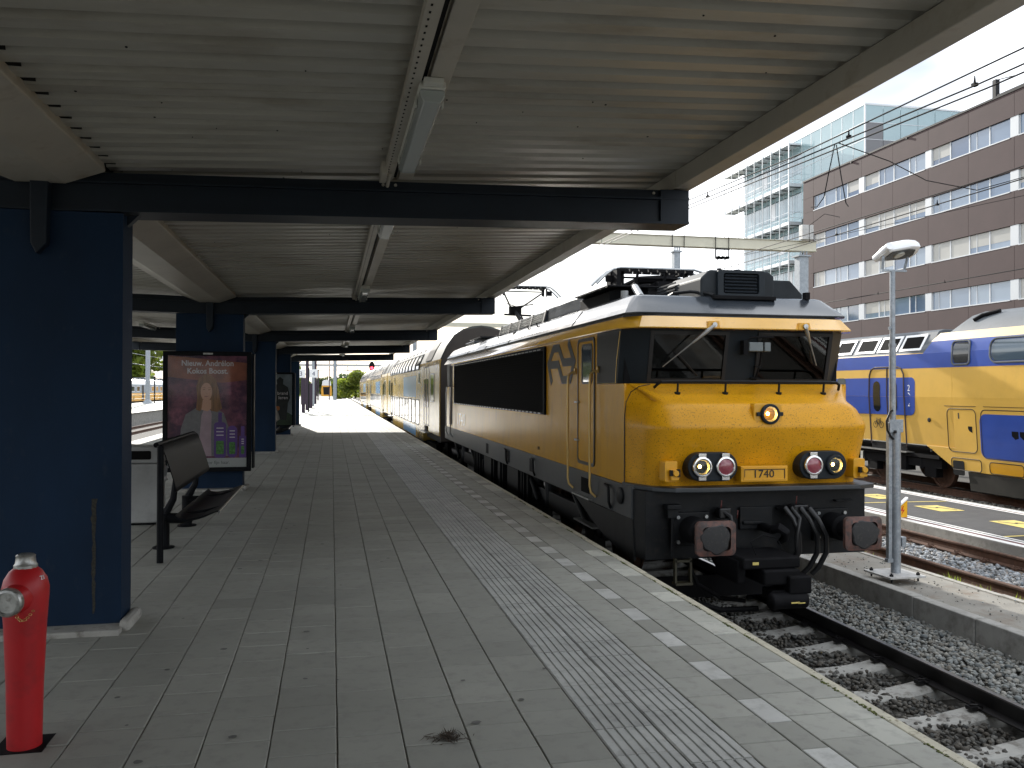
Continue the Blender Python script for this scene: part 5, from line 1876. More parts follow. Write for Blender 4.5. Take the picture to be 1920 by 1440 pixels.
ringB = [(-1.385, 3.62), (-1.375, 3.70), (-1.36, 3.74), (-1.34, 3.78), (-1.30, 3.82), (-1.0, 3.85), (0, 3.86), (1.0, 3.85), (1.30, 3.82), (1.34, 3.78), (1.36, 3.74), (1.375, 3.70), (1.385, 3.62)]
rings = [[(a, 2.0, c) for a, c in ringA], [(a, 18.9, c) for a, c in ringA], [(a, 19.3, c * 0.75 + d * 0.25) for (a, c), (q_, d) in zip(ringA, ringB)], [(a, 19.75, c * 0.35 + d * 0.65) for (a, c), (q_, d) in zip(ringA, ringB)], [(a, 20.2, c) for a, c in ringB]]
rf.loft(rings, 0, False)
rf.build('roof', SILV, tr, smooth=True, ang=40)
rf = MB()
rl = [(-1.385, 3.60), (-1.05, 4.20), (-0.9, 4.25), (0.9, 4.25), (1.05, 4.20), (1.385, 3.60)]
rf.prism(rl, 'y', 19.9, 28.4)
lro = rf.build('low_roof', SILV, tr, bevel=0.02)
rs = MB()
rs.tube([(-1.10, 18.6, 4.38), (-0.98, 18.45, 4.50), (-0.85, 18.0, 4.58)], 0.05, 6)
rs.build('roof_slot', BLACK, tr)
# grilles in the sloping silver panel
for q, (ya, yb) in enumerate(((20.25, 21.15), (21.25, 22.15), (22.25, 23.2), (23.4, 24.3), (24.45, 25.4))):
    M_ = Matrix.Translation((-1.375, 0, 3.64)) @ Matrix.Rotation(R(29.2), 4, 'Y')
    gf = MB()
    sh_ = 0.30
    pin = [(ya + 0.08, 0.13), (yb - 0.08, 0.13), (yb - 0.08 + 0.0, 0.50), (ya + 0.08, 0.50)]
    pout = [(ya, 0.06), (yb, 0.06), (yb, 0.57), (ya, 0.57)]
    ring_frame(gf, pout, pin, 'x', -0.016, 0.004)
    go_ = gf.build('roof_grille', WHITE, tr)
    go_.matrix_local = M_
    MB().prism(pin, 'x', -0.006, 0.002).build('grille_mesh', VOID, go_)
XP = -1.402


def xside(z):
    return -1.40 if z >= 2.44 else -1.40 + (2.44 - z) * (0.13 / 1.86)


def side_panel(name, m, poly, off=0.004, parent=tr, thick=0.006):
    """flat panel that follows the fold of the side; poly in (y,z)"""
    mb = MB()
    n = len(poly)
    vs = [(xside(z) - off, y_, z) for y_, z in poly] + [(xside(z) - off + thick, y_, z) for y_, z in poly]
    fs = [tuple(range(n)), tuple(range(2 * n - 1, n - 1, -1))] + [(i_, i_ + n, (i_ + 1) % n + n, (i_ + 1) % n) for i_ in range(n)]
    mb.add(vs, fs)
    return mb.build(name, m, parent)


side_panel('blue_band', BLU_V, [(2.0, 3.165), (28.4, 3.235), (28.4, 3.62), (20.6, 3.62), (20.3, 3.885), (2.0, 3.885)] if False else [(2.0, 3.165), (28.4, 3.235), (28.4, 3.60), (2.0, 3.60)])
bu = MB()
vs = []
sec = [(-1.392, 3.598), (-1.386, 3.66), (-1.37, 3.78), (-1.34, 3.91)]
for xx, zz in sec:
    vs += [(xx - 0.006, 2.0, zz), (xx - 0.006, 20.1 - (zz - 3.6) * 1.0, zz)]
bu.add(vs, [(2 * i_, 2 * i_ + 1, 2 * i_ + 3, 2 * i_ + 2) for i_ in range(3)])
bu.build('blue_band', BLU_V, tr, smooth=True)
bu = MB()
vs = []
sec = [(-1.34, 3.911), (-1.285, 4.04), (-1.255, 4.12)]
for xx, zz in sec:
    vs += [(xx - 0.008, 2.0, zz), (xx - 0.008, 19.85 - (zz - 3.9) * 1.2, zz)]
bu.add(vs, [(0, 1, 3, 2), (2, 3, 5, 4)])
bu.build('pale_stripe', PALE, tr, smooth=True)
# blue door area: lower blue panel with rounded corner, both sides of the fold
side_panel('blue_panel', BLU_V, [(28.4, 2.442), (20.42, 2.442), (20.42, 2.85), (20.47, 2.93), (20.55, 2.97), (28.4, 2.97)], parent=tr)
side_panel('blue_panel', BLU_V, [(28.4, 2.438), (20.42, 2.438), (20.46, 2.05), (20.52, 1.97), (20.62, 1.93), (28.4, 1.90)], parent=tr)
# doors
dd = MB()
for pts_ in (((20.86, 1.08), (20.86, 2.44), (20.88, 3.05), (20.98, 3.22), (21.15, 3.27), (22.15, 3.27), (22.32, 3.22), (22.41, 3.05), (22.43, 2.44), (22.43, 1.08)), ((21.60, 1.08), (21.60, 2.44), (21.60, 3.26))):
    dd.tube([(xside(z) - 0.012, y_, z) for y_, z in pts_], 0.022, 6)
ddo = dd.build('train_door', mat('door_seal_brown', (0.06, 0.042, 0.040), 0.5), tr, smooth=True)
for ya in (21.92, 21.18):
    for (za, zb, ra, rb) in ((2.44, 2.88, 0, 1), (2.0, 2.44, 1, 0)):
        w_ = 0.32
        n = 6
        if ra == 0:
            poly = [(ya, za), (ya + w_, za)] + [(ya + w_ / 2 + w_ / 2 * math.cos(t_), zb - 0.14 + 0.14 * math.sin(t_)) for t_ in np.linspace(0, PI, 7)]
        else:
            poly = [(ya + w_, zb), (ya, zb)] + [(ya + w_ / 2 - w_ / 2 * math.cos(t_), za + 0.14 - 0.14 * math.sin(t_)) for t_ in np.linspace(0, PI, 7)]
        side_panel('door_window', DARKGL, poly, 0.010, ddo)
side_panel('door_sill', BLACK, [(20.86, 0.93), (22.43, 0.93), (22.43, 1.09), (20.86, 1.09)], 0.006, tr)
MB().box(-1.46, -1.2, 20.7, 23.4, 0.90, 0.93).build('door_step', STEEL, tr)
text('2', 0.24, WHITE, tr, (xside(2.6) - 0.006, 20.73, 2.60), (0, -1, 0), (0, 0, 1))
text('2', 0.18, WHITE, tr, (xside(2.2) - 0.012, 20.72, 2.18), (0, -1, 0), (0.07, 0, 1))
side_panel('arrow_mark', WHITE, [(20.66, 2.55), (20.60, 2.47), (20.72, 2.55)], 0.006)
# bicycle sign
bi = MB()


def ringt(cx_, cz_, r_):
    bi.tube([(xside(cz_) - 0.008, cx_ + r_ * math.cos(t_), cz_ + r_ * math.sin(t_)) for t_ in np.linspace(0, 2 * PI, 15)], 0.008, 4)


ringt(22.20, 1.62, 0.09)
ringt(21.93, 1.62, 0.09)
for a_, b_ in (((22.20, 1.62), (22.14, 1.76)), ((22.14, 1.76), (21.98, 1.76)), ((21.98, 1.76), (21.93, 1.62)), ((22.14, 1.76), (22.07, 1.62)), ((22.07, 1.62), (21.98, 1.76)), ((21.98, 1.76), (21.97, 1.81)), ((22.16, 1.80), (22.10, 1.80))):
    bi.tube([(xside(a_[1]) - 0.008, a_[0], a_[1]), (xside(b_[1]) - 0.008, b_[0], b_[1])], 0.008, 4)
bi.build('bicycle_symbol', NUMB, tr)


def train_window(ya, yb, z0, z1, m, round_=0.12):
    # curved pane that leans with the roof at its top
    def xx(z):
        if z < 3.58:
            return -1.405
        if z < 3.78:
            return -1.405 + (z - 3.58) * 0.12
        return -1.381 + (z - 3.78) * 0.25
    zs = np.linspace(z0, z1, 6)
    mb = MB()
    vs = []
    for q, zz in enumerate(zs):
        ins_ = round_ * (0.0 if 0 < q < 5 else 0.6)
        vs += [(xx(zz) - 0.010, ya + ins_, zz), (xx(zz) - 0.010, yb - ins_, zz)]
    mb.add(vs, [(2 * i_, 2 * i_ + 1, 2 * i_ + 3, 2 * i_ + 2) for i_ in range(5)])
    o = mb.build('train_window', m, tr, smooth=True)
    fr_ = MB()
    loop = rpoly(ya - 0.04, yb + 0.04, z0 - 0.04, z1 + 0.04, round_ + 0.03, 5)
    fr_.tube([(xx(z) - 0.014, y_, z) for y_, z in loop + [loop[0]]], 0.025, 6)
    fr_.build('window_frame', SILV, o, smooth=True)


train_window(18.42, 18.95, 3.31, 3.83, DARKGL, 0.07)
train_window(15.8, 17.66, 3.33, 3.83, TINTGL, 0.16)
train_window(13.6, 15.45, 3.33, 3.83, TINTGL, 0.16)
train_window(11.4, 13.25, 3.33, 3.83, TINTGL, 0.16)
# lower hatches
GAPM = mat('panel_gap_dark', (0.03, 0.018, 0.006), 0.7)


def hatch(ya, yb, z0, z1, m=None, r_=0.14):
    loop = rpoly(ya, yb, z0, z1, r_, 4)
    mb = MB()
    mb.tube([(xside(z) - 0.004, y_, z) for y_, z in loop + [loop[0]]], 0.011, 5)
    o = mb.build('service_hatch', GAPM, tr)
    if m:
        side_panel('hatch_cover', m, rpoly(ya + 0.015, yb - 0.015, z0 + 0.015, z1 - 0.015, r_, 4), 0.006, o)
    return o


h = hatch(18.22, 19.22, 1.06, 2.15)
side_panel('hatch_handle', BLACK, [(18.50, 1.72), (18.36, 1.72), (18.36, 1.56), (18.46, 1.60), (18.50, 1.66)], 0.004, h)
side_panel('hatch_label', NUMB, [(18.83, 2.05), (18.79, 2.05), (18.79, 1.90), (18.83, 1.90)], 0.004, h)
hatch(14.6, 18.05, 0.97, 2.14, None)
side_panel('blue_hatch', BLU_V, rpoly(14.3, 18.10, 0.95, 2.04, 0.2, 5), 0.006)
h = hatch(14.4, 14.5, 1.0, 1.1, None, 0.02)
for ya in (17.10, 16.86):
    side_panel('hatch_handle', BLACK, [(ya, 1.66), (ya - 0.2, 1.66), (ya - 0.2, 1.50), (ya - 0.1, 1.47), (ya, 1.55)], 0.009)
hatch(18.12, 19.15, 0.60, 0.90, None, 0.08)
hatch(16.8, 17.85, 0.60, 0.88, YEL, 0.08)
hatch(15.5, 16.6, 0.60, 0.88, YEL, 0.08)
side_panel('socket_cover', GREY_D, rpoly(18.70, 19.10, 0.46, 0.83, 0.05, 3), 0.01)
gp_ = MB()
for ya, yb in ((18.2, 19.3), (15.0, 17.95)):
    gp_.tube([(xside(2.22) - 0.004, ya, 2.22), (xside(2.22) - 0.004, yb, 2.22)], 0.008, 4)
gp_.build('panel_gap', GAPM, tr)
mb = MB()
mb.lathe([(0.06, 0), (0.06, 0.015), (0.035, 0.02)], (xside(1.83) - 0.0, 19.90, 1.83), (-1, 0, 0), 16)
mb.box(xside(1.05) - 0.01, xside(1.05) + 0.01, 19.86, 19.93, 0.98, 1.06)
mb.build('intercom_button', GREY_D, tr)
# underframe and bogie
MB().prism([(-1.26, 0.57), (-1.18, 0.10), (1.18, 0.10), (1.26, 0.57)], 'y', 2.0, 18.6).build('under_skirt', mat('skirt_dark_olive', (0.032, 0.030, 0.024), 0.7, var=0.2), tr)
for yc in (21.3,):
    bg = MB()
    for s in (-1, 1):
        a, b_ = sorted((s * 1.05, s * 1.22))
        bg.box(a, b_, yc - 1.7, yc + 1.7, 0.55, 0.78)
        for d in (-1.25, 1.25):
            bg.box(a + 0.011, b_ + 0.05, yc + d - 0.22, yc + d + 0.22, 0.30, 0.72)
            bg.cyl((s * 1.15, yc + d + 0.35, 0.5), (s * 1.15, yc + d + 0.35, 0.9), 0.09, n=10)
        bg.box(a - 0.013 - 0.05 * (s < 0), b_ + 0.083, yc - 0.35, yc + 0.35, 0.40, 0.86)
    bg.box(-1.3, 1.3, 19.6, 27, 0.80, 0.89)
    bo = bg.build('bogie', BLACK, tr)
    for d in (-1.25, 1.25):
        for s in (-1, 1):
            MB().lathe([(0.1, -0.06), (0.46, -0.06), (0.46, 0.06), (0.40, 0.07), (0.38, 0.03), (0.12, 0.03), (0.10, 0.12), (0.03, 0.13)], (s * 0.76, yc + d, 0.46), (s, 0, 0), 24).build('wheel', RUST, bo, smooth=True)
MB().prism([(23.5, 0.50), (24.3, 0.50), (24.4, 0.72), (24.2, 0.95), (23.5, 0.98)], 'x', -1.2, -0.95).build('equipment_case', GREY_D, tr, bevel=0.02)
side_panel('cab_window', TINTGL, rpoly(24.2, 26.0, 2.55, 3.0, 0.1, 4), 0.008)
side_panel('cab_window', TINTGL, rpoly(23.6, 24.05, 2.56, 2.98, 0.1, 4), 0.008)

# ================================================================ LAMP POST, DANGER SIGN
lp = thing('lamp_post', 'galvanised lamp post with white floodlight head on a bolted base plate', 'lamp post', (7.27, 9.98, -0.67))
pl_ = MB()
pl_.box(-0.27, 0.27, -0.27, 0.27, 0.055, 0.08)
bp_ = pl_.build('base_plate', GALV_P, lp, bevel=0.004)
bp_.rotation_euler = (0, 0, R(2))
nt = MB()
for a in (-0.2, 0.2):
    for b_ in (-0.2, 0.2):
        nt.cyl((a, b_, 0.0), (a, b_, 0.12), 0.012, n=8)
        nt.cyl((a, b_, 0.08), (a, b_, 0.105), 0.026, n=6)
nt.build('anchor_nut', GREY_D, bp_)
po = MB()
po.lathe([(0.062, 0.08), (0.062, 1.97), (0.060, 2.01), (0.036, 2.05), (0.036, 2.09)], (0.02, 0, 0), (0, 0, 1), 22)
po.build('lower_pole', GALV, lp, smooth=True)
po = MB()
po.cyl((-0.03, 0.0, 2.0), (-0.03, 0.0, 3.08), 0.043, n=16)
po.cyl((-0.03, 0.0, 3.06), (-0.03, 0.0, 3.10), 0.047, n=16)
po.cyl((-0.03, 0.0, 3.10), (-0.03, 0.0, 4.05), 0.034, n=16)
po.build('upper_pole', GALV, lp, smooth=True)
ch = MB()
ch.box(-0.105, -0.075, -0.03, 0.03, 0.26, 2.06)
ch.box(-0.075, -0.055, -0.03, -0.02, 0.26, 2.06)
ch.box(-0.12, -0.04, -0.035, 0.035, 0.22, 0.27)
ch.box(-0.11, 0.09, -0.06, -0.052, 1.93, 2.10)
ch.build('hinge_channel', GALV, lp, bevel=0.003)
cb = MB()
cb.tube([(-0.05, -0.03, 2.22), (-0.10, -0.05, 2.20), (-0.16, -0.06, 2.08), (-0.15, -0.06, 1.96), (-0.09, -0.05, 1.88), (-0.05, -0.05, 1.84)], 0.014, 8)
cb.cyl((-0.055, -0.055, 1.94), (-0.02, -0.065, 1.94), 0.02, n=8)
cb.build('power_cable', GREY_D, lp, smooth=True)
bx = MB()
bx.box(0.085, 0.15, -0.04, 0.04, 0.42, 0.55)
bx.box(0.05, 0.09, -0.02, 0.02, 0.46, 0.51)
bx.build('padlock_box', GALV, lp, bevel=0.006)
bt = MB()
bt.cyl((-0.03, 0, 3.30), (-0.09, -0.02, 3.30), 0.012, n=8)
bt.cyl((-0.09, -0.02, 3.28), (-0.09, -0.02, 3.32), 0.016, n=8)
bt.build('pole_bolt', GALV, lp)
hd = MB()
hd.box(-0.20, 0.17, -0.02, 0.02, 4.05, 4.075)
hd.tube([(-0.18, 0, 4.06), (-0.19, -0.03, 4.20), (-0.19, -0.05, 4.30)], 0.018, 6)
hd.tube([(0.14, 0, 4.06), (0.15, -0.03, 4.16), (0.15, -0.06, 4.24)], 0.018, 6)
hd.build('lamp_yoke', GALV, lp)
fh = MB()
prof_t = [(-0.21, -0.14), (-0.23, 0.02), (-0.20, 0.16), (0.18, 0.22), (0.36, 0.20), (0.38, 0.10), (0.30, -0.10), (0.15, -0.16)]
M_ = Matrix.Translation((0.0, -0.02, 4.32)) @ Matrix.Rotation(R(-10), 4, 'Y') @ Matrix.Rotation(R(-20), 4, 'X')
rings = []
for sc_, zz in ((0.90, -0.05), (1.0, -0.035), (1.0, 0.02), (0.88, 0.07), (0.55, 0.10)):
    rings.append([tuple(M_ @ Vector((0.05 + (a - 0.05) * sc_, b_ * sc_, zz))) for a, b_ in prof_t])
fh.loft(rings, 0, True, True, True)
fho = fh.build('floodlight_head', WHITE, lp, smooth=True, ang=30)
MB().prism([(0.05 + (a - 0.05) * 0.72, b_ * 0.72) for a, b_ in prof_t], 'z', -0.062, -0.049).build('lamp_glass', DARKGL, fho).matrix_local = M_
MB().lathe([(0.07, -0.075), (0.07, -0.063)], (0.03, 0, 0), (0, 0, 1), 18).build('lamp_lens', LAMPW, fho).matrix_local = M_
jt = MB()
jt.cyl(tuple(M_ @ Vector((-0.19, -0.17, 0.01))), tuple(M_ @ Vector((-0.19, 0.17, 0.01))), 0.05, n=12)
jt.build('lamp_hinge', WHITE, fho, smooth=True)

sg = thing('danger_sign', 'small yellow triangular electrical danger sign beside the asphalt edge', 'warning sign', (10.62, 14.2, -0.6))
MB().prism([(-0.24, 0.02), (0.0, 0.02), (0.0, 0.36), (-0.24, 0.16)], 'y', 0.0, 0.05).build('sign_body', GREY_D, sg, bevel=0.004)
MB().prism([(-0.235, 0.025), (-0.008, 0.025), (-0.008, 0.345), (-0.235, 0.155)], 'y', -0.004, -0.001).build('sign_face', SIGNY, sg)
MB().prism([(-0.25, 0.165), (-0.25, 0.195), (0.005, 0.40), (0.005, 0.365)], 'y', -0.015, 0.06).build('sign_cap', WHITE, sg)
MB().prism([(-0.10, 0.24), (-0.15, 0.14), (-0.10, 0.15), (-0.13, 0.07), (-0.06, 0.17), (-0.11, 0.165), (-0.08, 0.24)], 'y', -0.008, -0.005).build('lightning_symbol', SIGNR, sg)
MB().box(-0.15, -0.12, 0.05, 0.09, -0.02, 0.42).build('sign_post', GALV, sg)

# ================================================================ FIRE HYDRANT
hy = thing('fire_hydrant', 'red pillar fire hydrant with aluminium caps at the left platform corner', 'fire hydrant', (-1.515, 4.75, 0))
mb = MB()
mb.lathe([(0.080, -0.02), (0.080, 0.01), (0.085, 0.30), (0.098, 0.62), (0.108, 0.76), (0.109, 0.80), (0.098, 0.845), (0.074, 0.885), (0.050, 0.905), (0.044, 0.91)], (0, 0, 0), (0, 0, 1), 32)
mb.build('hydrant_body', REDP, hy, smooth=True, ang=50)
ca = MB()
ca.lathe([(0.055, 0.895), (0.055, 0.915), (0.048, 0.925), (0.044, 0.955), (0.046, 0.962), (0.038, 0.97), (0.02, 0.968)], (0, 0, 0), (0, 0, 1), 12)
ca.build('top_cap', ALU, hy, smooth=True, ang=30)
sp = MB()
ax = Vector((-0.14, -0.99, 0.0)).normalized()
sp.lathe([(0.075, 0.0), (0.073, 0.06), (0.062, 0.10)], Vector((0, 0, 0.765)) + ax * 0.05, ax, 24)
sp.build('outlet_boss', REDP, hy, smooth=True)
sp = MB()
sp.lathe([(0.060, 0.0), (0.070, 0.01), (0.070, 0.035), (0.064, 0.045), (0.052, 0.048), (0.050, 0.036), (0.0, 0.036)], Vector((0, 0, 0.765)) + ax * 0.145, ax, 28)
so = sp.build('outlet_cap', ALU, hy, smooth=True, ang=30)
chn = MB()
for q in range(9):
    t_ = q / 8
    c_ = Vector((0.0 + 0.07 * t_, -0.14 - 0.02 * math.sin(t_ * PI) + 0.03 * t_, 0.70 - 0.035 * math.sin(t_ * PI) + 0.005 * t_))
    d_ = Vector((0.5, 0.1, 0.3 if q % 2 else -0.3))
    chn.tube([c_ + 0.007 * Vector((math.cos(a_), (0.4 if q % 2 else -0.4) * math.sin(a_), 0.7 * math.sin(a_))) for a_ in np.linspace(0, 2 * PI, 9)], 0.0018, 4)
chn.build('cap_chain', BRASS, so)
MB().box(-0.13, 0.11, -0.10, 0.13, -0.006, 0.0025).build('ground_cover', BLACK, hy)
text('ZI', 0.03, WHITE, hy, (0.086, -0.048, 0.845), (0.45, 0.9, 0), (-0.5, 0.2, 0.8))
stk = MB()
for q in range(14):
    z0 = 0.40 + q * 0.017
    stk.box(0.068, 0.072, -0.05, -0.042, z0, z0 + 0.010)
stk.build('cast_lettering', mat('worn_lettering', (0.22, 0.03, 0.03), 0.5), hy)

# ================================================================ LITTER BIN, BENCHES
bn = thing('litter_bin', 'grey metal litter bin with dark slot beside the black bench', 'litter bin', (-2.42, 12.25, 0))
mb = MB()
mb.box(-0.27, 0.19, -0.22, 0.22, 0.03, 0.815)
mb.build('bin_body', BINM, bn, bevel=0.02, seg=3)
mb = MB()
mb.prism([(-0.285, 0.82), (0.205, 0.82), (0.195, 0.90), (0.175, 1.03), (-0.26, 1.05), (-0.285, 0.95)], 'y', -0.235, 0.235)
mb.build('bin_hood', BINM, bn, bevel=0.02, seg=3)
MB().prism(rpoly(-0.23, 0.09, 0.87, 0.985, 0.02, 3), 'y', -0.242, -0.236).build('bin_opening', VOID, bn)
MB().box(-0.2, 0.12, -0.18, 0.18, 0.0, 0.03).build('bin_foot', BLACK, bn)
bag = MB()
bag.prism([(0.19, 0.78), (0.235, 0.74), (0.22, 0.62), (0.245, 0.56), (0.19, 0.55)], 'y', -0.14, 0.15)
bag.build('bin_bag', mat('clear_bag', (0.45, 0.45, 0.45), 0.25), bn, bevel=0.02)


def bench(label, loc, grp='black steel platform benches'):
    t = thing('platform_bench', label, 'bench', loc, 0, grp)
    Lb = 2.55
    for s in (1,):
        # perforated back panel, curved, and seat for each side
        def sheet(name, sec, th=0.012):
            mb = MB()
            n = len(sec)
            rings = []
            for yy in (0.0, Lb):
                rings.append([(s * a, yy, b_) for a, b_ in sec] + [(s * (a - th * 0.6), yy, b_ - th) for a, b_ in sec[::-1]])
            mb.loft(rings, 0, True, True, True)
            return mb.build(name, BENCHM, t, smooth=True, ang=50)
        sheet('backrest', [(0.02, 1.19), (0.035, 1.20), (0.06, 1.185), (0.10, 1.08), (0.165, 0.88), (0.205, 0.74), (0.215, 0.70), (0.205, 0.685)])
        sheet('seat', [(0.20, 0.43), (0.235, 0.395), (0.32, 0.385), (0.46, 0.405), (0.58, 0.45), (0.635, 0.47), (0.655, 0.455), (0.65, 0.435)])
        pr_ = MB()
        for yy in (0.001, Lb):
            pr_.tube([(s * 0.655, yy if yy < 1 else yy, 0.458), (s * 0.655, yy, 0.44)], 0.012, 6)
        pr_.tube([(s * 0.652, 0.0, 0.456), (s * 0.652, Lb, 0.456)], 0.013, 8)
        pr_.build('seat_edge', mat('polished_edge', (0.35, 0.35, 0.36), 0.2, metal=0.9) if 'polished_edge' not in MATS else MATS['polished_edge'], t, smooth=True)
    for yy in (0.45, 2.05):
        lg_ = MB()
        lg_.cyl((0, yy, 0.0), (0, yy, 0.40), 0.065, n=14)
        lg_.cyl((0, yy, 0.0), (0, yy, 0.015), 0.12, n=14)
        for s in (1,):
            lg_.tube([(0, yy, 0.34), (s * 0.20, yy, 0.33), (s * 0.42, yy, 0.375), (s * 0.62, yy, 0.44)], [0.06, 0.06, 0.045, 0.025], 8)
            lg_.tube([(s * 0.0, yy, 0.36), (s * 0.10, yy, 0.55), (s * 0.13, yy, 0.80), (s * 0.03, yy, 1.12)], [0.05, 0.04, 0.03, 0.02], 8)
        lg_.build('leg', BENCHM, t, smooth=True)
    hd_ = MB()
    hd_.tube([(0, 0.0, 1.195), (0, Lb, 1.195)], 0.03, 8)
    hd_.build('top_rail', BENCHM, t, smooth=True)
    return t


bench('black steel bench with tall curved back facing the locomotive, nearest to the first pillar', (-1.86, 9.85, 0))
bench('black steel bench far off beside the second poster case', (-2.05, 29.6, 0))
pst = tag(MB().cyl((0, 0, 0), (0, 0, 1.21), 0.034, n=14).cyl((0, 0, 1.21), (0, 0, 1.225), 0.03, 0.01, n=14).build('steel_post', BENCHM, None, (-1.735, 9.42, 0), smooth=True), 'thin black steel post standing before the bench end', 'post')


# ================================================================ POSTER CASES
def poster_case(name, label, x0, x1, yf, z0, z1):
    t = thing(name, label, 'poster case', ((x0 + x1) / 2, yf, z0))
    w2, hh = (x1 - x0) / 2, z1 - z0
    mb = MB()
    ring_frame(mb, [(-w2, 0), (w2, 0), (w2, hh), (-w2, hh)], [(-w2 + 0.075, 0.075), (w2 - 0.075, 0.075), (w2 - 0.075, hh - 0.075), (-w2 + 0.075, hh - 0.075)], 'y', 0.0, 0.10)
    mb.build('case_frame', BENCHM, t, bevel=0.008)
    MB().box(-w2 + 0.02, w2 - 0.02, 0.05, 0.24, 0.02, hh - 0.02).build('case_back', BLACK, t)
    MB().box(w2 + 0.012, w2 + 0.045, 0.03, 0.27, 0.05, hh - 0.03).build('case_side_strip', BENCHM, t, bevel=0.006)
    MB().box(-w2 + 0.07, w2 - 0.07, 0.02, 0.024, 0.07, hh - 0.07).build('case_glass', GLASS_P, t)
    MB().box(-0.07, 0.09, -0.006, 0.0, hh - 0.055, hh - 0.025).build('maker_plate', ALU, t)
    return t, w2, hh


pc, w2, hh = poster_case('poster_case', 'tall lit poster case with a purple shampoo advert beside the bench', -2.85, -1.385, 15.62, 0.36, 2.455)  # no lamp inside the case
py = 0.046
pe = MB().box(-w2 + 0.07, w2 - 0.07, py, py + 0.004, 0.07, hh - 0.07).build('poster', BGP, pc)


def flat(name, m, pts, d, parent):
    return MB().prism(pts, 'y', py - d - 0.0008, py - d).build(name, m, parent)


flat('orange_ceiling', ORNP, [(-0.66, 1.65), (0.25, 1.55), (0.66, 1.60), (0.66, 1.9), (-0.66, 2.02)], 0.001, pe)
flat('lower_strip', WHP, [(-0.66, 0.075), (0.66, 0.075), (0.66, 0.235), (-0.66, 0.235)], 0.002, pe)
flat('jacket', JACKP, [(-0.46, 0.27), (-0.44, 0.75), (-0.36, 1.0), (-0.16, 1.13), (0.10, 1.13), (0.27, 1.02), (0.36, 0.75), (0.38, 0.27)], 0.003, pe)
flat('shirt', SHIRTP, [(-0.16, 0.27), (-0.13, 0.62), (-0.10, 0.98), (-0.06, 1.08), (0.04, 1.10), (0.07, 1.0), (0.06, 0.6), (0.07, 0.27)], 0.004, pe)
flat('hair', HAIRP, [(-0.19, 1.08), (-0.17, 1.30), (-0.19, 1.48), (-0.15, 1.62), (-0.05, 1.70), (0.04, 1.70), (0.13, 1.62), (0.18, 1.45), (0.21, 1.25), (0.24, 1.10), (0.16, 1.04), (0.06, 1.06), (-0.06, 1.20), (-0.12, 1.05)], 0.005, pe)
flat('neck', SKINP, [(-0.10, 1.08), (-0.08, 1.25), (0.06, 1.25), (0.06, 1.10), (0.0, 1.05)], 0.006, pe)
flat('face', SKINP, [(-0.02 + 0.095 * math.cos(t_) , 1.39 + 0.16 * math.sin(t_)) for t_ in np.linspace(0, 2 * PI, 20)[:-1]], 0.007, pe)
fa = MB()
for xx in (-0.06, 0.03):
    fa.prism([(xx - 0.022, 1.42), (xx + 0.022, 1.425), (xx + 0.018, 1.436), (xx - 0.018, 1.434)], 'y', py - 0.0088, py - 0.008)
    fa.prism([(xx - 0.028, 1.455), (xx + 0.026, 1.458), (xx + 0.02, 1.466), (xx - 0.02, 1.464)], 'y', py - 0.0088, py - 0.008)
fa.prism([(-0.03, 1.355), (-0.005, 1.352), (-0.01, 1.362)], 'y', py - 0.0088, py - 0.008)
fa.build('face_features', HAIRP, pe)
flat('smile', mat('print_lips', (0.42, 0.17, 0.15), 0.5), [(-0.065, 1.318), (-0.02, 1.298), (0.03, 1.322), (-0.018, 1.318)], 0.008, pe)
for xa, xb, z1_, rnd in ((0.11, 0.31, 0.86, 0.05), (0.33, 0.50, 0.80, 0.085), (0.53, 0.65, 0.62, 0.02)):
    pb = flat('bottle', PURP, rpoly(xa, xb, 0.24, z1_, rnd, 4), 0.009, pe)
    xm = (xa + xb) / 2
    if rnd < 0.08:
        flat('bottle_cap', PURP, rpoly(xm - 0.03, xm + 0.03, z1_ - 0.005, z1_ + 0.17, 0.01, 2), 0.0095, pe)
    flat('bottle_label', GRNP, rpoly(xa + 0.035, xb - 0.035, 0.30, 0.30 + (z1_ - 0.24) * 0.38, 0.02, 3), 0.010, pe)
    ll = MB()
    for q in range(3):
        zz = 0.24 + (z1_ - 0.24) * (0.62 + 0.1 * q)
        ll.prism([(xa + 0.04, zz), (xb - 0.04, zz), (xb - 0.04, zz + 0.018), (xa + 0.04, zz + 0.018)], 'y', py - 0.0118, py - 0.011)
    ll.build('bottle_print', TXP, pe)
text('Nieuw. Andr\u00e9lon', 0.135, TXP, pe, (0.0, py - 0.006, 1.845), (1, 0, 0), (0, 0, 1), ext=0.0006, align='CENTER', sx=0.92, bold=0.02)
text('Kokos Boost.', 0.135, TXP, pe, (0.0, py - 0.006, 1.71), (1, 0, 0), (0, 0, 1), ext=0.0006, align='CENTER', sx=0.92, bold=0.02)
text('Verzorging voor fijn haar.', 0.085, TXD, pe, (-0.02, py - 0.004, 0.13), (1, 0, 0), (0, 0, 1), ext=0.0006, align='CENTER', sx=0.9)

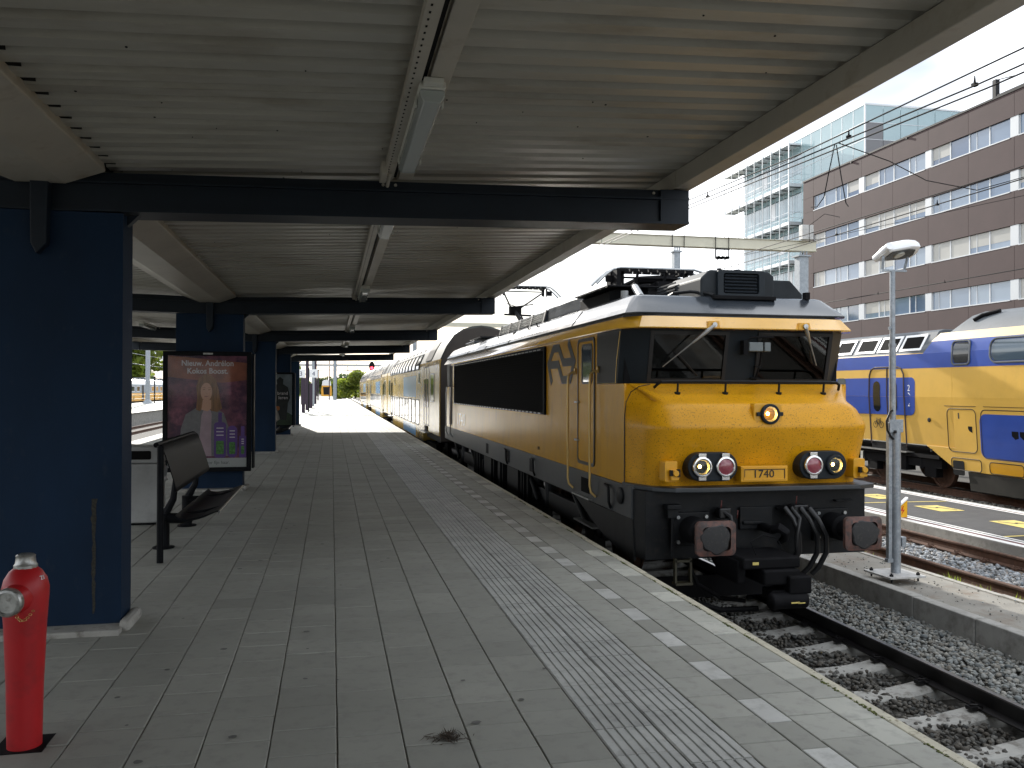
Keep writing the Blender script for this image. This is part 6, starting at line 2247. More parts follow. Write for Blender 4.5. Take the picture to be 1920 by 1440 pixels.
pc2, w2, hh = poster_case('poster_case', 'poster case with a dark standing figure beside the far pillar', -2.85, -1.40, 33.45, 0.36, 2.43)
pe = MB().box(-w2 + 0.07, w2 - 0.07, py, py + 0.004, 0.07, hh - 0.07).build('poster', BG2, pc2)
flat('meadow', GRN2, [(-0.65, 0.075), (0.65, 0.075), (0.65, 0.45), (0.2, 0.72), (-0.65, 0.5)], 0.002, pe)
flat('figure', DK2, [(0.0, 0.3), (0.02, 1.2), (-0.08, 1.5), (0.10, 1.62), (0.08, 1.78), (0.20, 1.90), (0.33, 1.80), (0.32, 1.62), (0.50, 1.50), (0.58, 1.1), (0.50, 0.9), (0.44, 0.25)], 0.003, pe)
flat('orange_spot', mat('print_orange', (0.45, 0.14, 0.02), 0.5), rpoly(0.0, 0.2, 0.62, 0.78, 0.06, 4), 0.004, pe)
text('brand\nleren', 0.17, TXP, pe, (0.50, py - 0.006, 1.22), (1, 0, 0), (0, 0, 1), ext=0.0006, align='RIGHT')

# small dry tuft on the paving
pts = []
for _ in range(160):
    a_ = random.uniform(0, 2 * PI)
    r_ = abs(random.gauss(0, 0.05))
    pts.append((0.60 + r_ * math.cos(a_) * 1.25, 4.40 + r_ * math.sin(a_) * 0.8, 0.004 + max(0, 0.025 - r_ * 0.25) * random.random()))
V, F, T_ = [], [], []
for q in pts:
    d = Vector((random.gauss(0, 1), random.gauss(0, 1), random.gauss(0, 0.45))).normalized() * random.uniform(0.015, 0.045)
    n_ = Vector((-d.y, d.x, random.gauss(0, 0.01))).normalized() * random.uniform(0.0015, 0.005)
    b_ = len(V)
    q = Vector(q)
    V += [q - d, q + n_, q + d, q - n_]
    F.append((b_, b_ + 1, b_ + 2, b_ + 3))
    t_ = random.uniform(0.6, 1.7)
    T_ += [(t_, t_, t_, 1)] * 4
V = np.array([(v.x, v.y, max(0.004, v.z)) for v in V])
np_mesh('dry_tuft', V, np.array(F), DEBRIS, np.array(T_), None, None, 'small dry brown tuft of plant litter lying on the paving', 'litter')

# trodden gum spots and crumbs on the paving
gm_ = MB()
for _ in range(90):
    gx, gy = random.uniform(-1.3, 2.2), 2.9 + 14 * random.random() ** 1.5
    if 1.37 < gx < 2.05:
        continue
    r_ = random.uniform(0.010, 0.026)
    ng = 9
    gm_.add([(gx + r_ * random.uniform(0.75, 1.15) * math.cos(2 * PI * q / ng), gy + r_ * random.uniform(0.75, 1.15) * math.sin(2 * PI * q / ng), 0.0042) for q in range(ng)], [tuple(range(ng))])
go2 = gm_.build('gum_spots', mat('gum_dark', (0.12, 0.118, 0.11), 0.8, var=0.3, vs=4), plat)
go2['kind'] = 'stuff'
# screws and dark specks under the roof sheets
sc_ = MB()
for _ in range(70):
    xx, yy = random.uniform(-1.5, 2.6), random.uniform(2.8, 14)
    zz = deck_z(xx)
    r_ = random.uniform(0.003, 0.006)
    yy = -29.0 + PITCH_R * round((yy + 29.0) / PITCH_R) + random.uniform(0.02, 0.1)
    sc_.box(xx - r_, xx + r_, yy - r_, yy + r_, zz - 0.004, zz + 0.001)
sco = sc_.build('sheet_screws', GREY_D, can)
sco['kind'] = 'stuff'

# weeds along the thin kerb
V, F, T_ = [], [], []
for _ in range(46):
    c_ = Vector((8.13 + random.gauss(0, 0.05), random.choice((random.uniform(8.0, 10.2), random.uniform(6, 20))), -0.82))
    for _q in range(random.randint(8, 26)):
        d = Vector((random.gauss(0, 0.05), random.gauss(0, 0.05), random.uniform(0.05, 0.17)))
        s_ = Vector((d.y, -d.x, 0)).normalized() * 0.006
        o_ = c_ + Vector((random.gauss(0, 0.05), random.gauss(0, 0.06), 0))
        b_ = len(V)
        V += [o_ - s_, o_ + s_, o_ + d * 0.6 + s_, o_ + d]
        F.append((b_, b_ + 1, b_ + 2, b_ + 3))
        t_ = random.uniform(0.7, 1.6)
        T_ += [(t_, t_, t_ * 0.8, 1)] * 4
np_mesh('weeds', np.array([tuple(v) for v in V]), np.array(F), LEAF2, np.array(T_), 'stuff', None, 'weeds growing in the ballast along the thin kerb', 'weeds')

# ================================================================ OVERHEAD LINE
ga = thing('overhead_gantry', 'cream portal beam on posts spanning the tracks behind the locomotive', 'gantry', (0, 32.0, 0))
MB().box(-8, 19.55, -0.15, 0.15, 7.55, 7.93).build('gantry_beam', CREAMG, ga, bevel=0.01)
fl = MB()
fl.box(-8, 19.55, -0.2, 0.2, 7.53, 7.549)
fl.box(-8, 19.55, -0.2, 0.2, 7.931, 7.95)
fl.build('beam_flange', CREAMG, ga)
for xx, w_ in ((18.97, 0.20), (13.45, 0.13), (-7.4, 0.2)):
    mb = MB()
    mb.box(xx - w_, xx + w_, -w_, w_, -1.0, 7.30)
    mb.box(xx - w_ * 1.4, xx + w_ * 1.4, -w_ * 1.4, w_ * 1.4, 7.30, 7.36)
    for a in (-0.7, 0, 0.7):
        mb.cyl((xx + a * w_, -w_ * 0.8, 7.36), (xx + a * w_, -w_ * 0.8, 7.529), 0.03, n=6)
    mb.build('gantry_post', GALV, ga)
BOX('relay_box', GALV_P, ga, 18.72, 19.22, -0.5, -0.22, 7.96, 8.55, bevel=0.01)
hg = MB()
for xx in (13.2, 13.7, 15.05, 15.62, 4.6, 5.4):
    hg.tube([(xx, -0.22, 8.0), (xx, -0.22, 7.45)], 0.018, 5)
for a in (15.05, 15.62):
    hg.tube([(a, -0.22, 7.5), (a, -0.22, 7.12)], 0.03, 6)
hg.box(15.05, 15.62, -0.25, -0.19, 7.44, 7.50)
hg.box(15.05, 15.62, -0.30, -0.14, 7.08, 7.16)
for a in (15.15, 15.32, 15.5):
    hg.cyl((a, -0.3, 7.12), (a, -0.14, 7.12), 0.07, n=8)
hg.build('wire_hanger', GREY_D, ga)


def wire(name, label, paths, r, extra=None, m=BLACK):
    mb = MB()
    for p_ in paths:
        mb.tube(p_, r, 5)
    if extra:
        extra(mb)
    return tag(mb.build(name, m), label, 'overhead wire')


def sag(p0, p1, n, s):
    p0, p1 = Vector(p0), Vector(p1)
    return [p0.lerp(p1, i_ / n) - Vector((0, 0, s * 4 * (i_ / n) * (1 - i_ / n))) for i_ in range(n + 1)]


def clamps(pts):
    def f_(mb):
        for q in pts:
            q = Vector(q)
            mb.cyl(q + Vector((0, 0, -0.02)), q + Vector((0, 0, 0.07)), 0.015, 0.004, n=6)
            mb.box(q.x - 0.02, q.x + 0.02, q.y - 0.02, q.y + 0.02, q.z - 0.02, q.z + 0.008)
    return f_


wire('contact_wire', 'upper black contact wire pair crossing above the glass building', [[(5.25, -4, 4.17), (5.3, 6.2, 4.385), (5.3, 12.2, 4.62), (5.3, 32, 5.2), (5.3, 110, 5.3)], [(5.33, -4, 4.15), (5.39, 6.2, 4.36), (5.37, 12.2, 4.60), (5.35, 32, 5.18), (5.35, 110, 5.28)], [(5.25, -4, 4.33), (5.28, 6.2, 4.50), (5.28, 9.0, 4.54), (5.28, 12.2, 4.69), (5.28, 32, 5.6)]], 0.008,
     clamps([(5.32, 8.05, 4.49), (5.32, 6.25, 4.41), (5.32, 11.5, 4.62)]))
wire('contact_wire', 'single black contact wire crossing low over the brown office front', [[(9.2, -2, 4.66), (9.2, 10, 4.70), (9.2, 19, 4.72), (9.2, 60, 4.75)], [(9.2, 4, 5.0), (9.2, 10.5, 4.86), (9.2, 18, 4.92)]], 0.009, clamps([(9.2, 14.3, 4.72), (9.2, 11.6, 4.71)]))
wire('contact_wire', 'thin contact wire above the blue and yellow train', [[(16.9, 2, 4.86), (16.9, 60, 4.88)]], 0.013, clamps([(16.9, 21, 4.87), (16.9, 24, 4.87)]))
wire('feeder_cable', 'drooping black feeder cable hanging from the upper wire with two looped ends', [[(5.36, 8.3, 4.49), (6.2, 8.6, 4.42), (7.3, 9.4, 4.45), (8.2, 9.6, 4.42), (9.2, 9.9, 4.72)], [(5.40, 8.43, 4.52), (5.40, 8.55, 4.22), (5.40, 8.64, 3.98), (5.40, 8.78, 3.90), (5.40, 8.90, 3.92)], [(5.40, 8.40, 4.50), (5.40, 8.31, 4.13), (5.40, 8.22, 3.82), (5.40, 8.18, 3.78)],
      [(9.18, 15.2, 4.72), (9.18, 15.2, 5.05), (9.2, 14.7, 5.18), (9.2, 14.2, 5.02)]], 0.006)
dp = []
for yy in (13.8, 16.4, 19.5, 23.5):
    dp.append([(5.3, yy, 4.6 + 0.03 * (yy - 12.2)), (5.3, yy, 8.6)])
wire('dropper_wires', 'thin vertical dropper wires in the sky above the locomotive', dp + [sag((5.3, 8, 8.1), (5.3, 80, 8.6), 10, 0.5)], 0.005)
wire('span_wire', 'thin slanting wire from gantry hanger down toward the pantograph', [[(15.3, 31.8, 7.1), (9.2, 22.0, 4.95)], [(15.6, 31.8, 7.1), (20, 18, 7.4)]], 0.008)


# ================================================================ OFFICE BUILDINGS
ob = thing('office_building', 'brown brick clad office block with long white framed window bands', 'office building', (41.0, 0, 0))
YB0, YB1 = 28.5, 68.9
BOX('building_core', mat('office_interior_dark', (0.05, 0.05, 0.055), 0.8), ob, 0.35, 17, YB0 + 0.1, YB1 - 0.1, -1.2, 20.1)
tops = [18.70 - 3.35 * k_ for k_ in range(6)]
HW = 1.24
levels = []
zt_ = 20.25
for tz in tops:
    levels.append((tz, zt_))
    zt_ = tz - HW
levels.append((-1.2, zt_))
joints = [YB1, 67.25, 64.1, 60.35, 56.5, 52.62, 48.75, 44.87, 41.0, 37.1, 33.2, YB0]
for za, zb in levels:
    for ja, jb in zip(joints[:-1], joints[1:]):
        BOX('cladding_panel', BRICK, ob, 0.0, 0.30, jb + 0.012, ja - 0.012, za + 0.01, zb - 0.01)
for tz in tops:
    BOX('cladding_panel', BRICK, ob, 0.0, 0.30, 67.26, YB1 - 0.012, tz - HW + 0.002, tz - 0.002)
BOX('end_wall', BRICK, ob, 0.31, 17, YB1 - 0.09, YB1, -1.2, 20.2)
BOX('roof_parapet', GREY_D, ob, -0.05, 17, YB0, YB1 + 0.03, 20.255, 20.38)
bays = [(67.25, 60.72), (60.02, 52.95), (52.30, 45.22), (44.55, 37.45), (36.8, 29.7)]
rb = random.Random(5)
blind_rows = {(0, 1): [0], (1, 1): [0, 1, 2, 3], (2, 1): [0, 1], (3, 1): [0, 1], (2, 2): [0, 1, 2, 3], (1, 0): [0], (0, 2): [0], (2, 0): [0], (0, 0): [3], (1, 3): [0, 1], (2, 3): [0, 1, 2], (3, 3): [0]}
for ri, tz in enumerate(tops):
    z0 = tz - HW
    for bi_, (ya, yb) in enumerate(bays):
        wf = MB()
        wf.box(-0.02, 0.26, yb, ya, z0 - 0.05, z0 + 0.02)
        n = 4
        w_ = (ya - yb) / n
        for q in range(n + 1):
            yy = ya - q * w_
            wf.box(0.10, 0.20, max(yb, yy - 0.05), min(ya, yy + 0.05), z0 + 0.02, tz - 0.005)
        for q in range(n):
            if (q + bi_) % 2 == 0:
                wf.box(0.12, 0.18, ya - q * w_ - w_ * 0.36 - 0.025, ya - q * w_ - w_ * 0.36 + 0.025, z0 + 0.02, tz - 0.005)
        wo = wf.build('window', WFRAME, ob)
        for q in range(n):
            bl = q in blind_rows.get((ri, bi_), [])
            pa = MB().box(0.145, 0.155, ya - (q + 1) * w_ + 0.05, ya - q * w_ - 0.05, z0 + 0.02, tz - 0.005)
            pa.build('pane', rb.choice((WGLASS, WGLASS, WG2, WG3)), wo)
            if bl:
                full = rb.random() < 0.55
                MB().box(0.135, 0.1445, ya - (q + 1) * w_ + 0.06, ya - q * w_ - 0.06, z0 + (0.03 if full else 0.40), tz - 0.01).build('blind', BLIND, wo)
        if bi_ < 4:
            BOX('white_pier', WFRAME, ob, 0.02, 0.28, bays[bi_ + 1][0] + 0.01, yb - 0.01, z0 - 0.03, tz - 0.003)
rt_ = MB()
rt_.box(1.0, 1.3, 47.5, 47.8, 20.4, 22.0)
for a in (0.8, 1.5):
    rt_.tube([(a, 44.6, 20.4), (a, 44.6, 22.4)], 0.04, 5)
for q in range(4):
    rt_.tube([(0.8, 44.6, 20.8 + q * 0.45), (1.5, 44.6, 20.8 + q * 0.45)], 0.03, 5)
rt_.tube([(1.0, 45.5, 21.6), (1.0, 47.4, 21.9)], 0.03, 5)
rt_.box(0.3, 0.9, 43.9, 46.6, 20.4, 20.62)
rt_.build('roof_ladder', GREY_D, ob)
vd = MB()
for yy in (43.6, 54.8, 61.6):
    vd.cyl((-0.12, yy, 20.2), (0.0, yy, 20.2), 0.09, n=8)
vd.build('roof_spout', GREY_D, ob)

gb = thing('glass_building', 'pale blue green glass office block rising behind the brown building', 'office building', (42.5, 62.1, 0))
BOX('building_core', mat('glass_core', (0.22, 0.28, 0.29), 0.6), gb, 0.12, 15, 0.12, 20.8, -1.2, 25.0)
rows = [25.15, 23.75, 22.35, 20.95]
py_ = [0.0 + 1.60 * q for q in range(14)]
GR = MB()
for q in range(13):
    ya, yb = py_[q], min(py_[q + 1], 20.9)
    up_ = q < 6
    for r_ in range(3 if up_ else 1):
        BOX('glass_panel', CURT, gb, 0.02, 0.06, ya + 0.02, yb - 0.02, rows[r_ + 1] + 0.02, rows[r_] - 0.02)
    if up_:
        for (za, zb) in ((19.4, 20.93), (17.6, 19.38)):
            BOX('glass_panel', CURT, gb, 0.02, 0.06, ya + 0.02, yb - 0.02, za + 0.02, zb)
    else:
        zz = 23.7
        fl_ = 0
        while zz > 2:
            BOX('glass_panel', CURT2 if (q + fl_) % 5 else WHITE, gb, 0.02, 0.06, ya + 0.03, (ya + yb) / 2 - 0.02, zz - 1.7, zz - 0.03)
            BOX('glass_panel', CURT2, gb, 0.02, 0.06, (ya + yb) / 2 + 0.02, yb - 0.03, zz - 1.7, zz - 0.03)
            BOX('spandrel_glass', CURT, gb, 0.02, 0.06, ya + 0.02, yb - 0.02, zz - 3.5, zz - 1.73)
            zz -= 3.55
            fl_ += 1
for q in range(9):
    xa = 0.08 + q * 1.62
    for r_ in range(3):
        dark = (q == 0 and r_ >= 1) or (q == 1 and r_ == 2)
        BOX('glass_panel', LOUV if dark else CURT, gb, xa + 0.02, xa + 1.60, 0.02, 0.06, rows[r_ + 1] + 0.02, rows[r_] - 0.02)
    for (za, zb) in ((19.4, 20.93), (17.6, 19.38)):
        BOX('glass_panel', LOUV if q < 2 else CURT, gb, xa + 0.02, xa + 1.60, 0.02, 0.06, za + 0.02, zb)
fr_ = MB()
fr_.box(0.0, 0.10, 0.0, 0.10, 2, 25.2)
fr_.box(-0.02, 14.7, -0.02, 0.10, 25.16, 25.30)
fr_.box(-0.02, 0.10, 0.101, 20.95, 25.16, 25.30)
for zz in rows[1:]:
    fr_.box(0.0, 0.055, 0.11, 20.9, zz - 0.018, zz + 0.018)
    fr_.box(0.11, 14.6, 0.0, 0.055, zz - 0.018, zz + 0.018)
for q in range(1, 14):
    fr_.box(0.0, 0.053, min(py_[q], 20.9) - 0.02, min(py_[q], 20.9) + 0.02, 2, 25.15)
fr_.build('mullion_frame', SILL, gb)
# walkways with slim rods in front of the glass
for q, zz in enumerate((24.6, 20.75, 17.2, 13.6, 10.0)):
    BOX('sun_walkway' if q else 'sun_canopy', SILL, gb, -1.25, -0.05, 9.6, 22.9, zz - 0.10, zz + (0.06 if q == 0 else 0.20), bevel=0.01)
    gbk = MB()
    for k_ in range(9):
        gbk.box(-1.0, 0.0, 9.82 + k_ * 1.55, 9.88 + k_ * 1.55, zz - 0.16, zz - 0.101)
    gbk.build('walkway_bracket', GREY_D, gb)
    if q:
        hr_ = MB()
        for d in (0.55, 1.05):
            hr_.tube([(-1.22, 9.6, zz + d), (-1.22, 22.9, zz + d)], 0.022, 4)
            hr_.tube([(-1.22, 9.6, zz + d), (0, 9.6, zz + d)], 0.025, 4)
        hr_.build('walkway_railing', SILL, gb)
rd = MB()
for k_ in range(9):
    rd.tube([(-1.26, 9.65 + k_ * 1.65, 8), (-1.26, 9.65 + k_ * 1.65, 25.0)], 0.04, 4)
rd.tube([(-1.26, 9.65, 8), (-1.26, 9.65, 25.0)], 0.06, 4)
rd.build('facade_rod', SILL, gb)
vent = MB()
vent.prism([(5.0, 25.3), (5.3, 25.9), (5.7, 26.3), (6.2, 26.45), (9.3, 26.5), (9.9, 26.1), (10.2, 25.3)], 'y', 3, 5)
vent.build('roof_vent', SILL, gb)


# ================================================================ TREES
def tree(name, label, loc, h, r, m, n=5200, leaf=0.3, seed=1, blobs=16, trunk=0.22, low=0.25):
    rg = np.random.default_rng(seed)
    t = thing(name, label, 'tree', loc, 0, 'leafy trees round the station')
    tk_ = MB()
    tk_.tube([(0, 0, -0.3), (0.05, 0, h * 0.25), (-0.05, 0.1, h * 0.5), (0, 0, h * 0.8)], [trunk, trunk * 0.8, trunk * 0.5, trunk * 0.15], 8)
    for q in range(7):
        a_ = rg.uniform(0, 2 * PI)
        z0 = h * rg.uniform(0.25, 0.6)
        tk_.tube([(0, 0, z0), (math.cos(a_) * r * 0.4, math.sin(a_) * r * 0.4, z0 + h * 0.15), (math.cos(a_) * r * 0.75, math.sin(a_) * r * 0.75, z0 + h * 0.24)], [trunk * 0.4, trunk * 0.25, trunk * 0.08], 6)
    tk_.build('trunk', BARK, t, smooth=True)
    cb_ = []
    for q in range(blobs):
        a_ = rg.uniform(0, 2 * PI)
        zz = h * rg.uniform(low, 0.93)
        rr = r * math.sqrt(rg.uniform(0, 1)) * (1.0 - 0.55 * max(0, (zz / h - 0.55) / 0.45))
        cb_.append((math.cos(a_) * rr * 0.75, math.sin(a_) * rr * 0.75, zz, r * rg.uniform(0.26, 0.46), rg.uniform(0.7, 1.35)))
    cb_ = np.array(cb_)
    ix = rg.integers(0, blobs, n)
    d = rg.normal(0, 1, (n, 3))
    d /= np.linalg.norm(d, axis=1)[:, None]
    rad = cb_[ix, 3] * rg.uniform(0.45, 1.05, n) ** 0.6
    c_ = cb_[ix, :3] + d * rad[:, None] * np.array([1, 1, 0.8])
    a1 = rg.normal(0, 1, (n, 3))
    a1 /= np.linalg.norm(a1, axis=1)[:, None]
    a2 = np.cross(a1, rg.normal(0, 1, (n, 3)))
    a2 /= np.linalg.norm(a2, axis=1)[:, None]
    s_ = leaf * rg.uniform(0.5, 1.2, (n, 1))
    V_ = np.stack([c_ - a1 * s_, c_ + a2 * s_ * 0.55, c_ + a1 * s_, c_ - a2 * s_ * 0.55], 1).reshape(-1, 3)
    F_ = np.arange(4 * n).reshape(n, 4)
    tv = (cb_[ix, 4] * rg.uniform(0.75, 1.25, n))
    T2 = np.repeat(np.stack([tv * rg.uniform(0.9, 1.15, n), tv, tv * 0.9, np.ones(n)], 1), 4, 0)
    np_mesh('crown', V_, F_, m, T2, None, t)
    return t


tree('broadleaf_tree', 'tall sunlit green tree behind the left train, nearer the first pillar', (-47, 176, -1.2), 26, 9, LEAF2, 9000, 0.75, 3, 22, 0.5, 0.12)
tree('broadleaf_tree', 'yellowish green tree behind the left train beside the mast', (-39, 182, -1.2), 22, 7, LEAF2, 7000, 0.7, 4, 20, 0.4, 0.10)
tree('broadleaf_tree', 'dark green tree behind the left train next to the poster case', (-56, 190, -1.2), 27, 9, LEAF, 8000, 0.8, 5, 22, 0.5, 0.12)
tree('broadleaf_tree', 'round green tree beyond the far end of the coaches', (7, 262, -1.2), 8.5, 5.5, LEAF2, 5000, 0.45, 6, 18, 0.3, 0.08)
tree('broadleaf_tree', 'smaller green tree just left of the last coach end', (2.4, 300, -1.2), 6.5, 4.5, LEAF2, 4000, 0.45, 7, 16, 0.3, 0.08)
tree('broadleaf_tree', 'dull bluish tree on the horizon beside the tracks', (-4, 380, -1.2), 7, 6, LEAF3, 3500, 0.6, 8, 16, 0.3, 0.06)
tree('broadleaf_tree', 'dull far tree right of the black portal frame', (8, 420, -1.2), 7.5, 7, LEAF3, 3500, 0.6, 9, 16, 0.3, 0.06)
tree('broadleaf_tree', 'green tree behind the small yellow railcar on the left', (-12.5, 270, -1.2), 11, 6, LEAF, 5000, 0.55, 10, 18, 0.3, 0.08)
tree('broadleaf_tree', 'leafy tree behind the platform number signs', (-17, 230, -1.2), 8, 6, LEAF2, 4500, 0.5, 12, 18, 0.3, 0.08)
rg_ = np.random.default_rng(31)
n_ = 9000
xw = rg_.uniform(-260, 330, n_)
cw_ = np.stack([xw, 470 + rg_.normal(0, 10, n_), -1 + (7.5 + 2.5 * np.sin(xw * 0.11) + 1.5 * np.sin(xw * 0.31)) * rg_.uniform(0, 1, n_) ** 0.7], 1)
a1 = rg_.normal(0, 1, (n_, 3))
a1 /= np.linalg.norm(a1, axis=1)[:, None]
a2 = np.cross(a1, rg_.normal(0, 1, (n_, 3)))
a2 /= np.linalg.norm(a2, axis=1)[:, None]
Vw = np.stack([cw_ - a1 * 1.6, cw_ + a2 * 1.1, cw_ + a1 * 1.6, cw_ - a2 * 1.1], 1).reshape(-1, 3)
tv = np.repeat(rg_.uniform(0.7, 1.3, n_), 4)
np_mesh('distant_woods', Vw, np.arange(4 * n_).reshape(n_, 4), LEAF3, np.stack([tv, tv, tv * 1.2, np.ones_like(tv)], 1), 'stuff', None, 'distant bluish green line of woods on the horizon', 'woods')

# ================================================================ LEFT SIDE: second platform, mast, train
lpf = MB()
lpf.box(-23.5, -14.2, 20, 160, -1.2, -0.02)
lo_ = tag(lpf.build('far_platform', CONC), 'sunlit pale platform beyond the left track', 'platform', kind='structure')
far2 = MB().box(-23.4, -14.10, 20, 160, -0.02, 0.0).build('platform_surface', TILE, lo_)
set_tint(far2.data, [(1.3, 1.3, 1.25, 1)] * 8)
rl = MB()
for zz in (0.5, 0.95):
    rl.tube([(-23.3, 60, zz), (-23.3, 150, zz)], 0.03, 5)
for q in range(12):
    rl.tube([(-23.3, 62 + q * 8, 0), (-23.3, 62 + q * 8, 0.95)], 0.03, 5)
tag(rl.build('railing', GREY_D), 'low dark railing at the back of the far left platform', 'railing')
mt = thing('catenary_mast', 'grey steel mast with flared foot on the far left platform', 'mast', (-20.9, 105.7, 0))
MB().box(-0.22, 0.22, -0.22, 0.22, 0.4, 11).build('mast_shaft', GALV, mt, bevel=0.02)
MB().loft([[(-0.55, -0.55, 0), (0.55, -0.55, 0), (0.55, 0.55, 0), (-0.55, 0.55, 0)], [(-0.22, -0.22, 0.5), (0.22, -0.22, 0.5), (0.22, 0.22, 0.5), (-0.22, 0.22, 0.5)]], 0, True, True, True).build('mast_foot', GALV, mt)
lp2 = thing('lamp_post', 'thin dark lamp post just right of the left mast', 'lamp post', (-20.6, 108, 0))
MB().cyl((0, 0, 0), (0, 0, 3.1), 0.07, n=8).build('pole', GREY_D, lp2)
MB().box(-0.7, 0.1, -0.1, 0.1, 3.05, 3.2).build('lamp_arm', GREY_D, lp2)
lt = thing('electric_train', 'yellow and grey electric train beyond the far left platform', 'train', (-26.5, 0, -0.8))
MB().prism([(-1.4, 0.9), (1.4, 0.9), (1.4, 1.95), (-1.4, 1.95)], 'y', 84, 150).build('body_lower', mat('train_orange_yellow', (0.85, 0.42, 0.03), 0.4), lt)
MB().prism([(-1.4, 1.952), (1.4, 1.952), (1.38, 3.1), (-1.38, 3.1)], 'y', 84, 150).build('window_band', mat('train_blue_grey', (0.22, 0.26, 0.32), 0.4), lt)
MB().prism([(-1.38, 3.102), (1.38, 3.102), (1.1, 3.65), (0.5, 3.8), (-0.5, 3.8), (-1.1, 3.65)], 'y', 84, 150).build('roof', WHITE, lt, smooth=True)
for q in range(20):
    ya = 86 + q * 3.1
    if q % 5 == 2:
        MB().box(1.39, 1.41, ya, ya + 1.3, 1.0, 3.0).build('train_door', GREY_D, lt)
    else:
        wo = MB().box(1.395, 1.412, ya, ya + 1.8, 2.15, 2.9).build('window_frame', WHITE, lt)
        MB().box(1.41, 1.418, ya + 0.1, ya + 1.7, 2.22, 2.83).build('train_window', TINTGL, wo)
MB().box(-1.3, 1.3, 84, 150, 0.3, 0.88).build('under_frame', BLACK, lt)
ru = MB()
for q in range(5):
    ru.box(-0.8, 0.8, 92 + q * 12, 95 + q * 12, 3.8, 4.1)
ru.build('roof_unit', SILV, lt, bevel=0.08)
wire('contact_wire', 'pale wires crossing before the trees at left', [[(-24.5, 60, 4.9), (-24.5, 160, 4.9)], [(-24.5, 60, 6.2), (-24.5, 160, 6.2)]], 0.025, None, GALV)

# ================================================================ FAR END OF THE PLATFORM
def sign_on_post(ch_, label, x, y, z):
    t = thing('platform_sign', label, 'platform sign', (x, y, 0), 0, 'white track number signs')
    b_ = MB().box(-0.31, 0.31, -0.04, 0.04, z - 0.32, z + 0.32).build('sign_panel', WHITE, t, bevel=0.01)
    text(ch_, 0.46, mat('sign_navy', (0.012, 0.02, 0.09), 0.5) if 'sign_navy' not in MATS else MATS['sign_navy'], b_, (0, -0.043, z - 0.17), (1, 0, 0), (0, 0, 1), align='CENTER')
    return t


sgn = sign_on_post('3', 'white sign with number 3 hanging beyond the last pillar', -2.26, 66, 2.95)
MB().box(0.0, 0.36, -0.13, 0.13, 0.62, 2.62).build('display_column', mat('dark_plum_steel', (0.022, 0.010, 0.026), 0.5), sgn, bevel=0.02)
MB().box(0.05, 0.31, -0.05, 0.05, 0, 0.62).build('column_foot', MATS['dark_plum_steel'], sgn)
sgn = sign_on_post('4', 'white sign with number 4 beside the dark far posts', -1.36, 67, 2.97)
MB().box(-0.40, -0.34, -0.05, 0.05, 2.55, 3.4).build('sign_arm', GREY_D, sgn)
MB().cyl((-0.36, 0.06, 0), (-0.36, 0.06, 3.4), 0.05, n=8).build('sign_pole', GREY_D, sgn)
plm = MATS['dark_plum_steel']
for lb, x, y, w_, hh_ in (('dark thin post right of the number 3 sign', -2.02, 73.9, 0.13, 5.6), ('dark wide information post under the number 4 sign', -1.95, 82.0, 0.20, 2.3), ('grey slim post right of the number 4 sign', -1.91, 92.0, 0.14, 6.0), ('dark post with pale strip farther along', -1.95, 104, 0.20, 5.2), ('farthest thin dark post on the platform', -2.0, 131.0, 0.10, 4.6)):
    tag(BOX('steel_post', plm if 'dark' in lb else GALV, None, x - w_, x + w_, y - w_, y + w_, 0, hh_, bevel=0.01), lb, 'post', 'slim posts along the far platform')
b2 = thing('litter_bin', 'small pale litter bin in the sun beyond the last pillar', 'litter bin', (-2.62, 54.5, 0))
BOX('bin_body', mat('pale_bin', (0.45, 0.5, 0.45), 0.5), b2, -0.25, 0.25, -0.25, 0.25, 0.25, 0.95, bevel=0.03)
BOX('bin_foot', BLACK, b2, -0.1, 0.2, -0.12, 0.12, 0.0, 0.25)
fb = thing('buffer_platform', 'low concrete end platform in front of the small yellow railcar', 'platform', (0, 0, 0))
fb['kind'] = 'structure'
BOX('concrete_slab', CONC, fb, -6.5, 0.2, 152, 200, -1.2, 0.05, bevel=0.02)
rc = thing('yellow_railcar', 'small yellow railcar front with dark window at the far platform end', 'train', (-1.4, 240, -0.8))
MB().prism([(-1.4, 0.5), (-1.45, 2.0), (-1.25, 3.5), (1.25, 3.5), (1.45, 2.0), (1.4, 0.5)], 'y', 0, 20).build('railcar_body', mat('railcar_orange', (0.75, 0.36, 0.03), 0.4), rc, bevel=0.1)
MB().prism([(-0.75, 1.0), (-0.95, 3.1), (0.95, 3.1), (0.75, 1.0)], 'y', -0.06, -0.01).build('front_window', GREY_D, rc)
MB().prism([(-1.25, 3.49), (-1.1, 4.6), (-0.7, 5.0), (0.7, 5.0), (1.1, 4.6), (1.25, 3.49)], 'y', -0.01, 20).build('railcar_roof', WHITE, rc)
m2 = thing('overhead_gantry', 'far grey gantry with thick mast at the platform end', 'gantry', (0.5, 140, 0))
BOX('gantry_post', GALV, m2, -0.28, 0.28, -0.28, 0.28, -1, 6.6, bevel=0.02)
BOX('gantry_beam', GALV_P, m2, -9, 18, -0.2, 0.2, 5.4, 5.75, bevel=0.02)
MB().box(-0.95, -0.80, -0.1, 0.1, 0, 6.8).build('slim_post', plm, m2)
gw = MB()
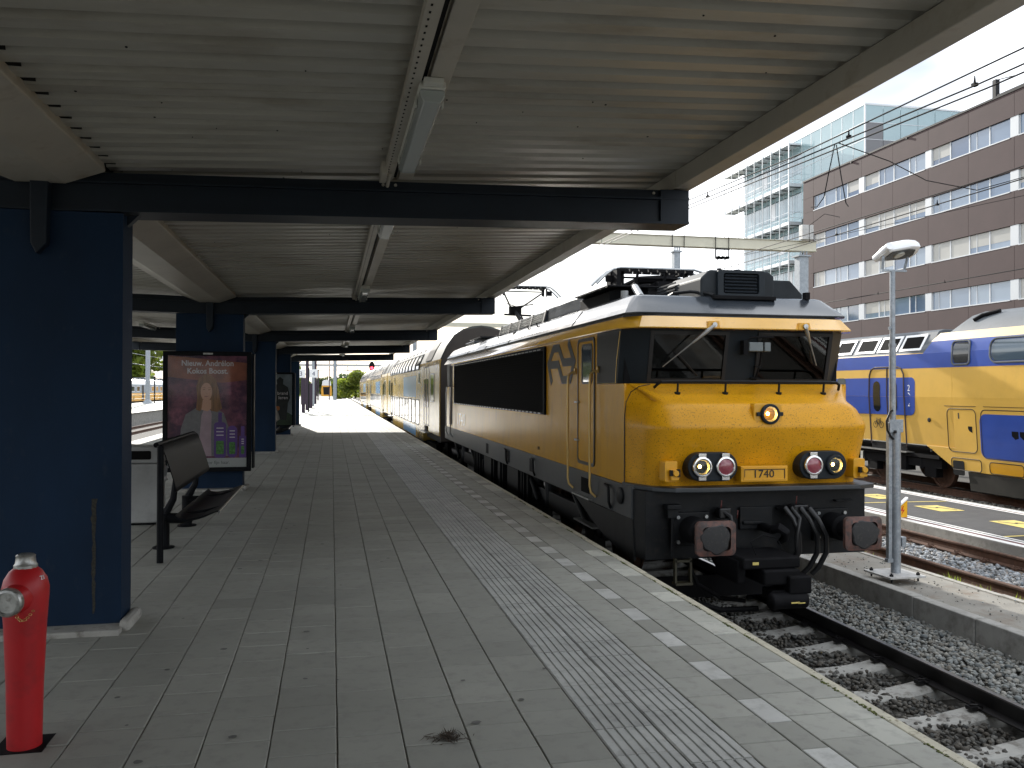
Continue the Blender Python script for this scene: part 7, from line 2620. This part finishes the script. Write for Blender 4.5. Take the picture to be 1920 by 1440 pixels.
for q in range(5):
    gw.tube([(-8 + q * 5, 0, 5.4), (-8 + q * 5, 0, 4.7)], 0.05, 5)
    gw.tube([(-9 + q * 5, 0, 4.65), (-6 + q * 5, 0, 4.8)], 0.04, 5)
gw.build('wire_hanger', GREY_D, m2)
m3 = thing('overhead_gantry', 'second cream gantry over the coaches behind the third beam', 'gantry', (0, 78, 0))
BOX('gantry_beam', CREAMG, m3, -9, 19.5, -0.15, 0.15, 7.55, 7.93)
for xx in (7.4, 19.0):
    BOX('gantry_post', GALV, m3, xx - 0.18, xx + 0.18, -0.18, 0.18, -1, 7.54)
m4 = thing('black_portal_frame', 'thin black inverted L frame beside the far tracks', 'frame', (1.15, 200, -1.2))
MB().box(-0.10, 0.10, -0.1, 0.1, 0, 5.4).build('frame_post', BLACK, m4)
MB().box(-0.10, 2.3, -0.1, 0.1, 5.4, 5.6).build('frame_arm', BLACK, m4)
MB().box(2.1, 2.3, -0.1, 0.1, 5.0, 5.4).build('frame_drop', BLACK, m4)
si = thing('railway_signal', 'black railway signal showing a red light above the coaches', 'signal', (5.1, 112.5, 0))
MB().prism([(0.36 * math.cos(t_), 4.75 + 0.62 * math.sin(t_)) for t_ in np.linspace(0, 2 * PI, 24)[:-1]], 'y', 0, 0.12).build('signal_board', BLACK, si)
MB().lathe([(0.20, 0.0), (0.20, 0.06), (0.1, 0.09)], (0.0, 0.0, 4.50), (0, -1, 0), 18).build('red_lamp', GLOWR, si, smooth=True)
MB().lathe([(0.10, 0.0), (0.10, 0.05)], (0.0, 0.0, 5.0), (0, -1, 0), 14).build('dark_lamp', GREY_D, si)
MB().cyl((0, 0.15, -1), (0, 0.15, 5.2), 0.09, n=10).build('signal_post', GALV, si)
wire('far_wires', 'thin overhead wires far down the line', [sag((-3.5, 90, 5.6), (-2.0, 200, 5.0), 8, 0.3), sag((1.5, 95, 6.6), (2.0, 220, 6.0), 8, 0.4), sag((3, 95, 5.0), (3, 220, 4.6), 8, 0.2), [(-8, 140, 4.8), (16, 140, 4.9)], [(-8, 180, 5.6), (16, 180, 5.6)]], 0.022, None, GALV)
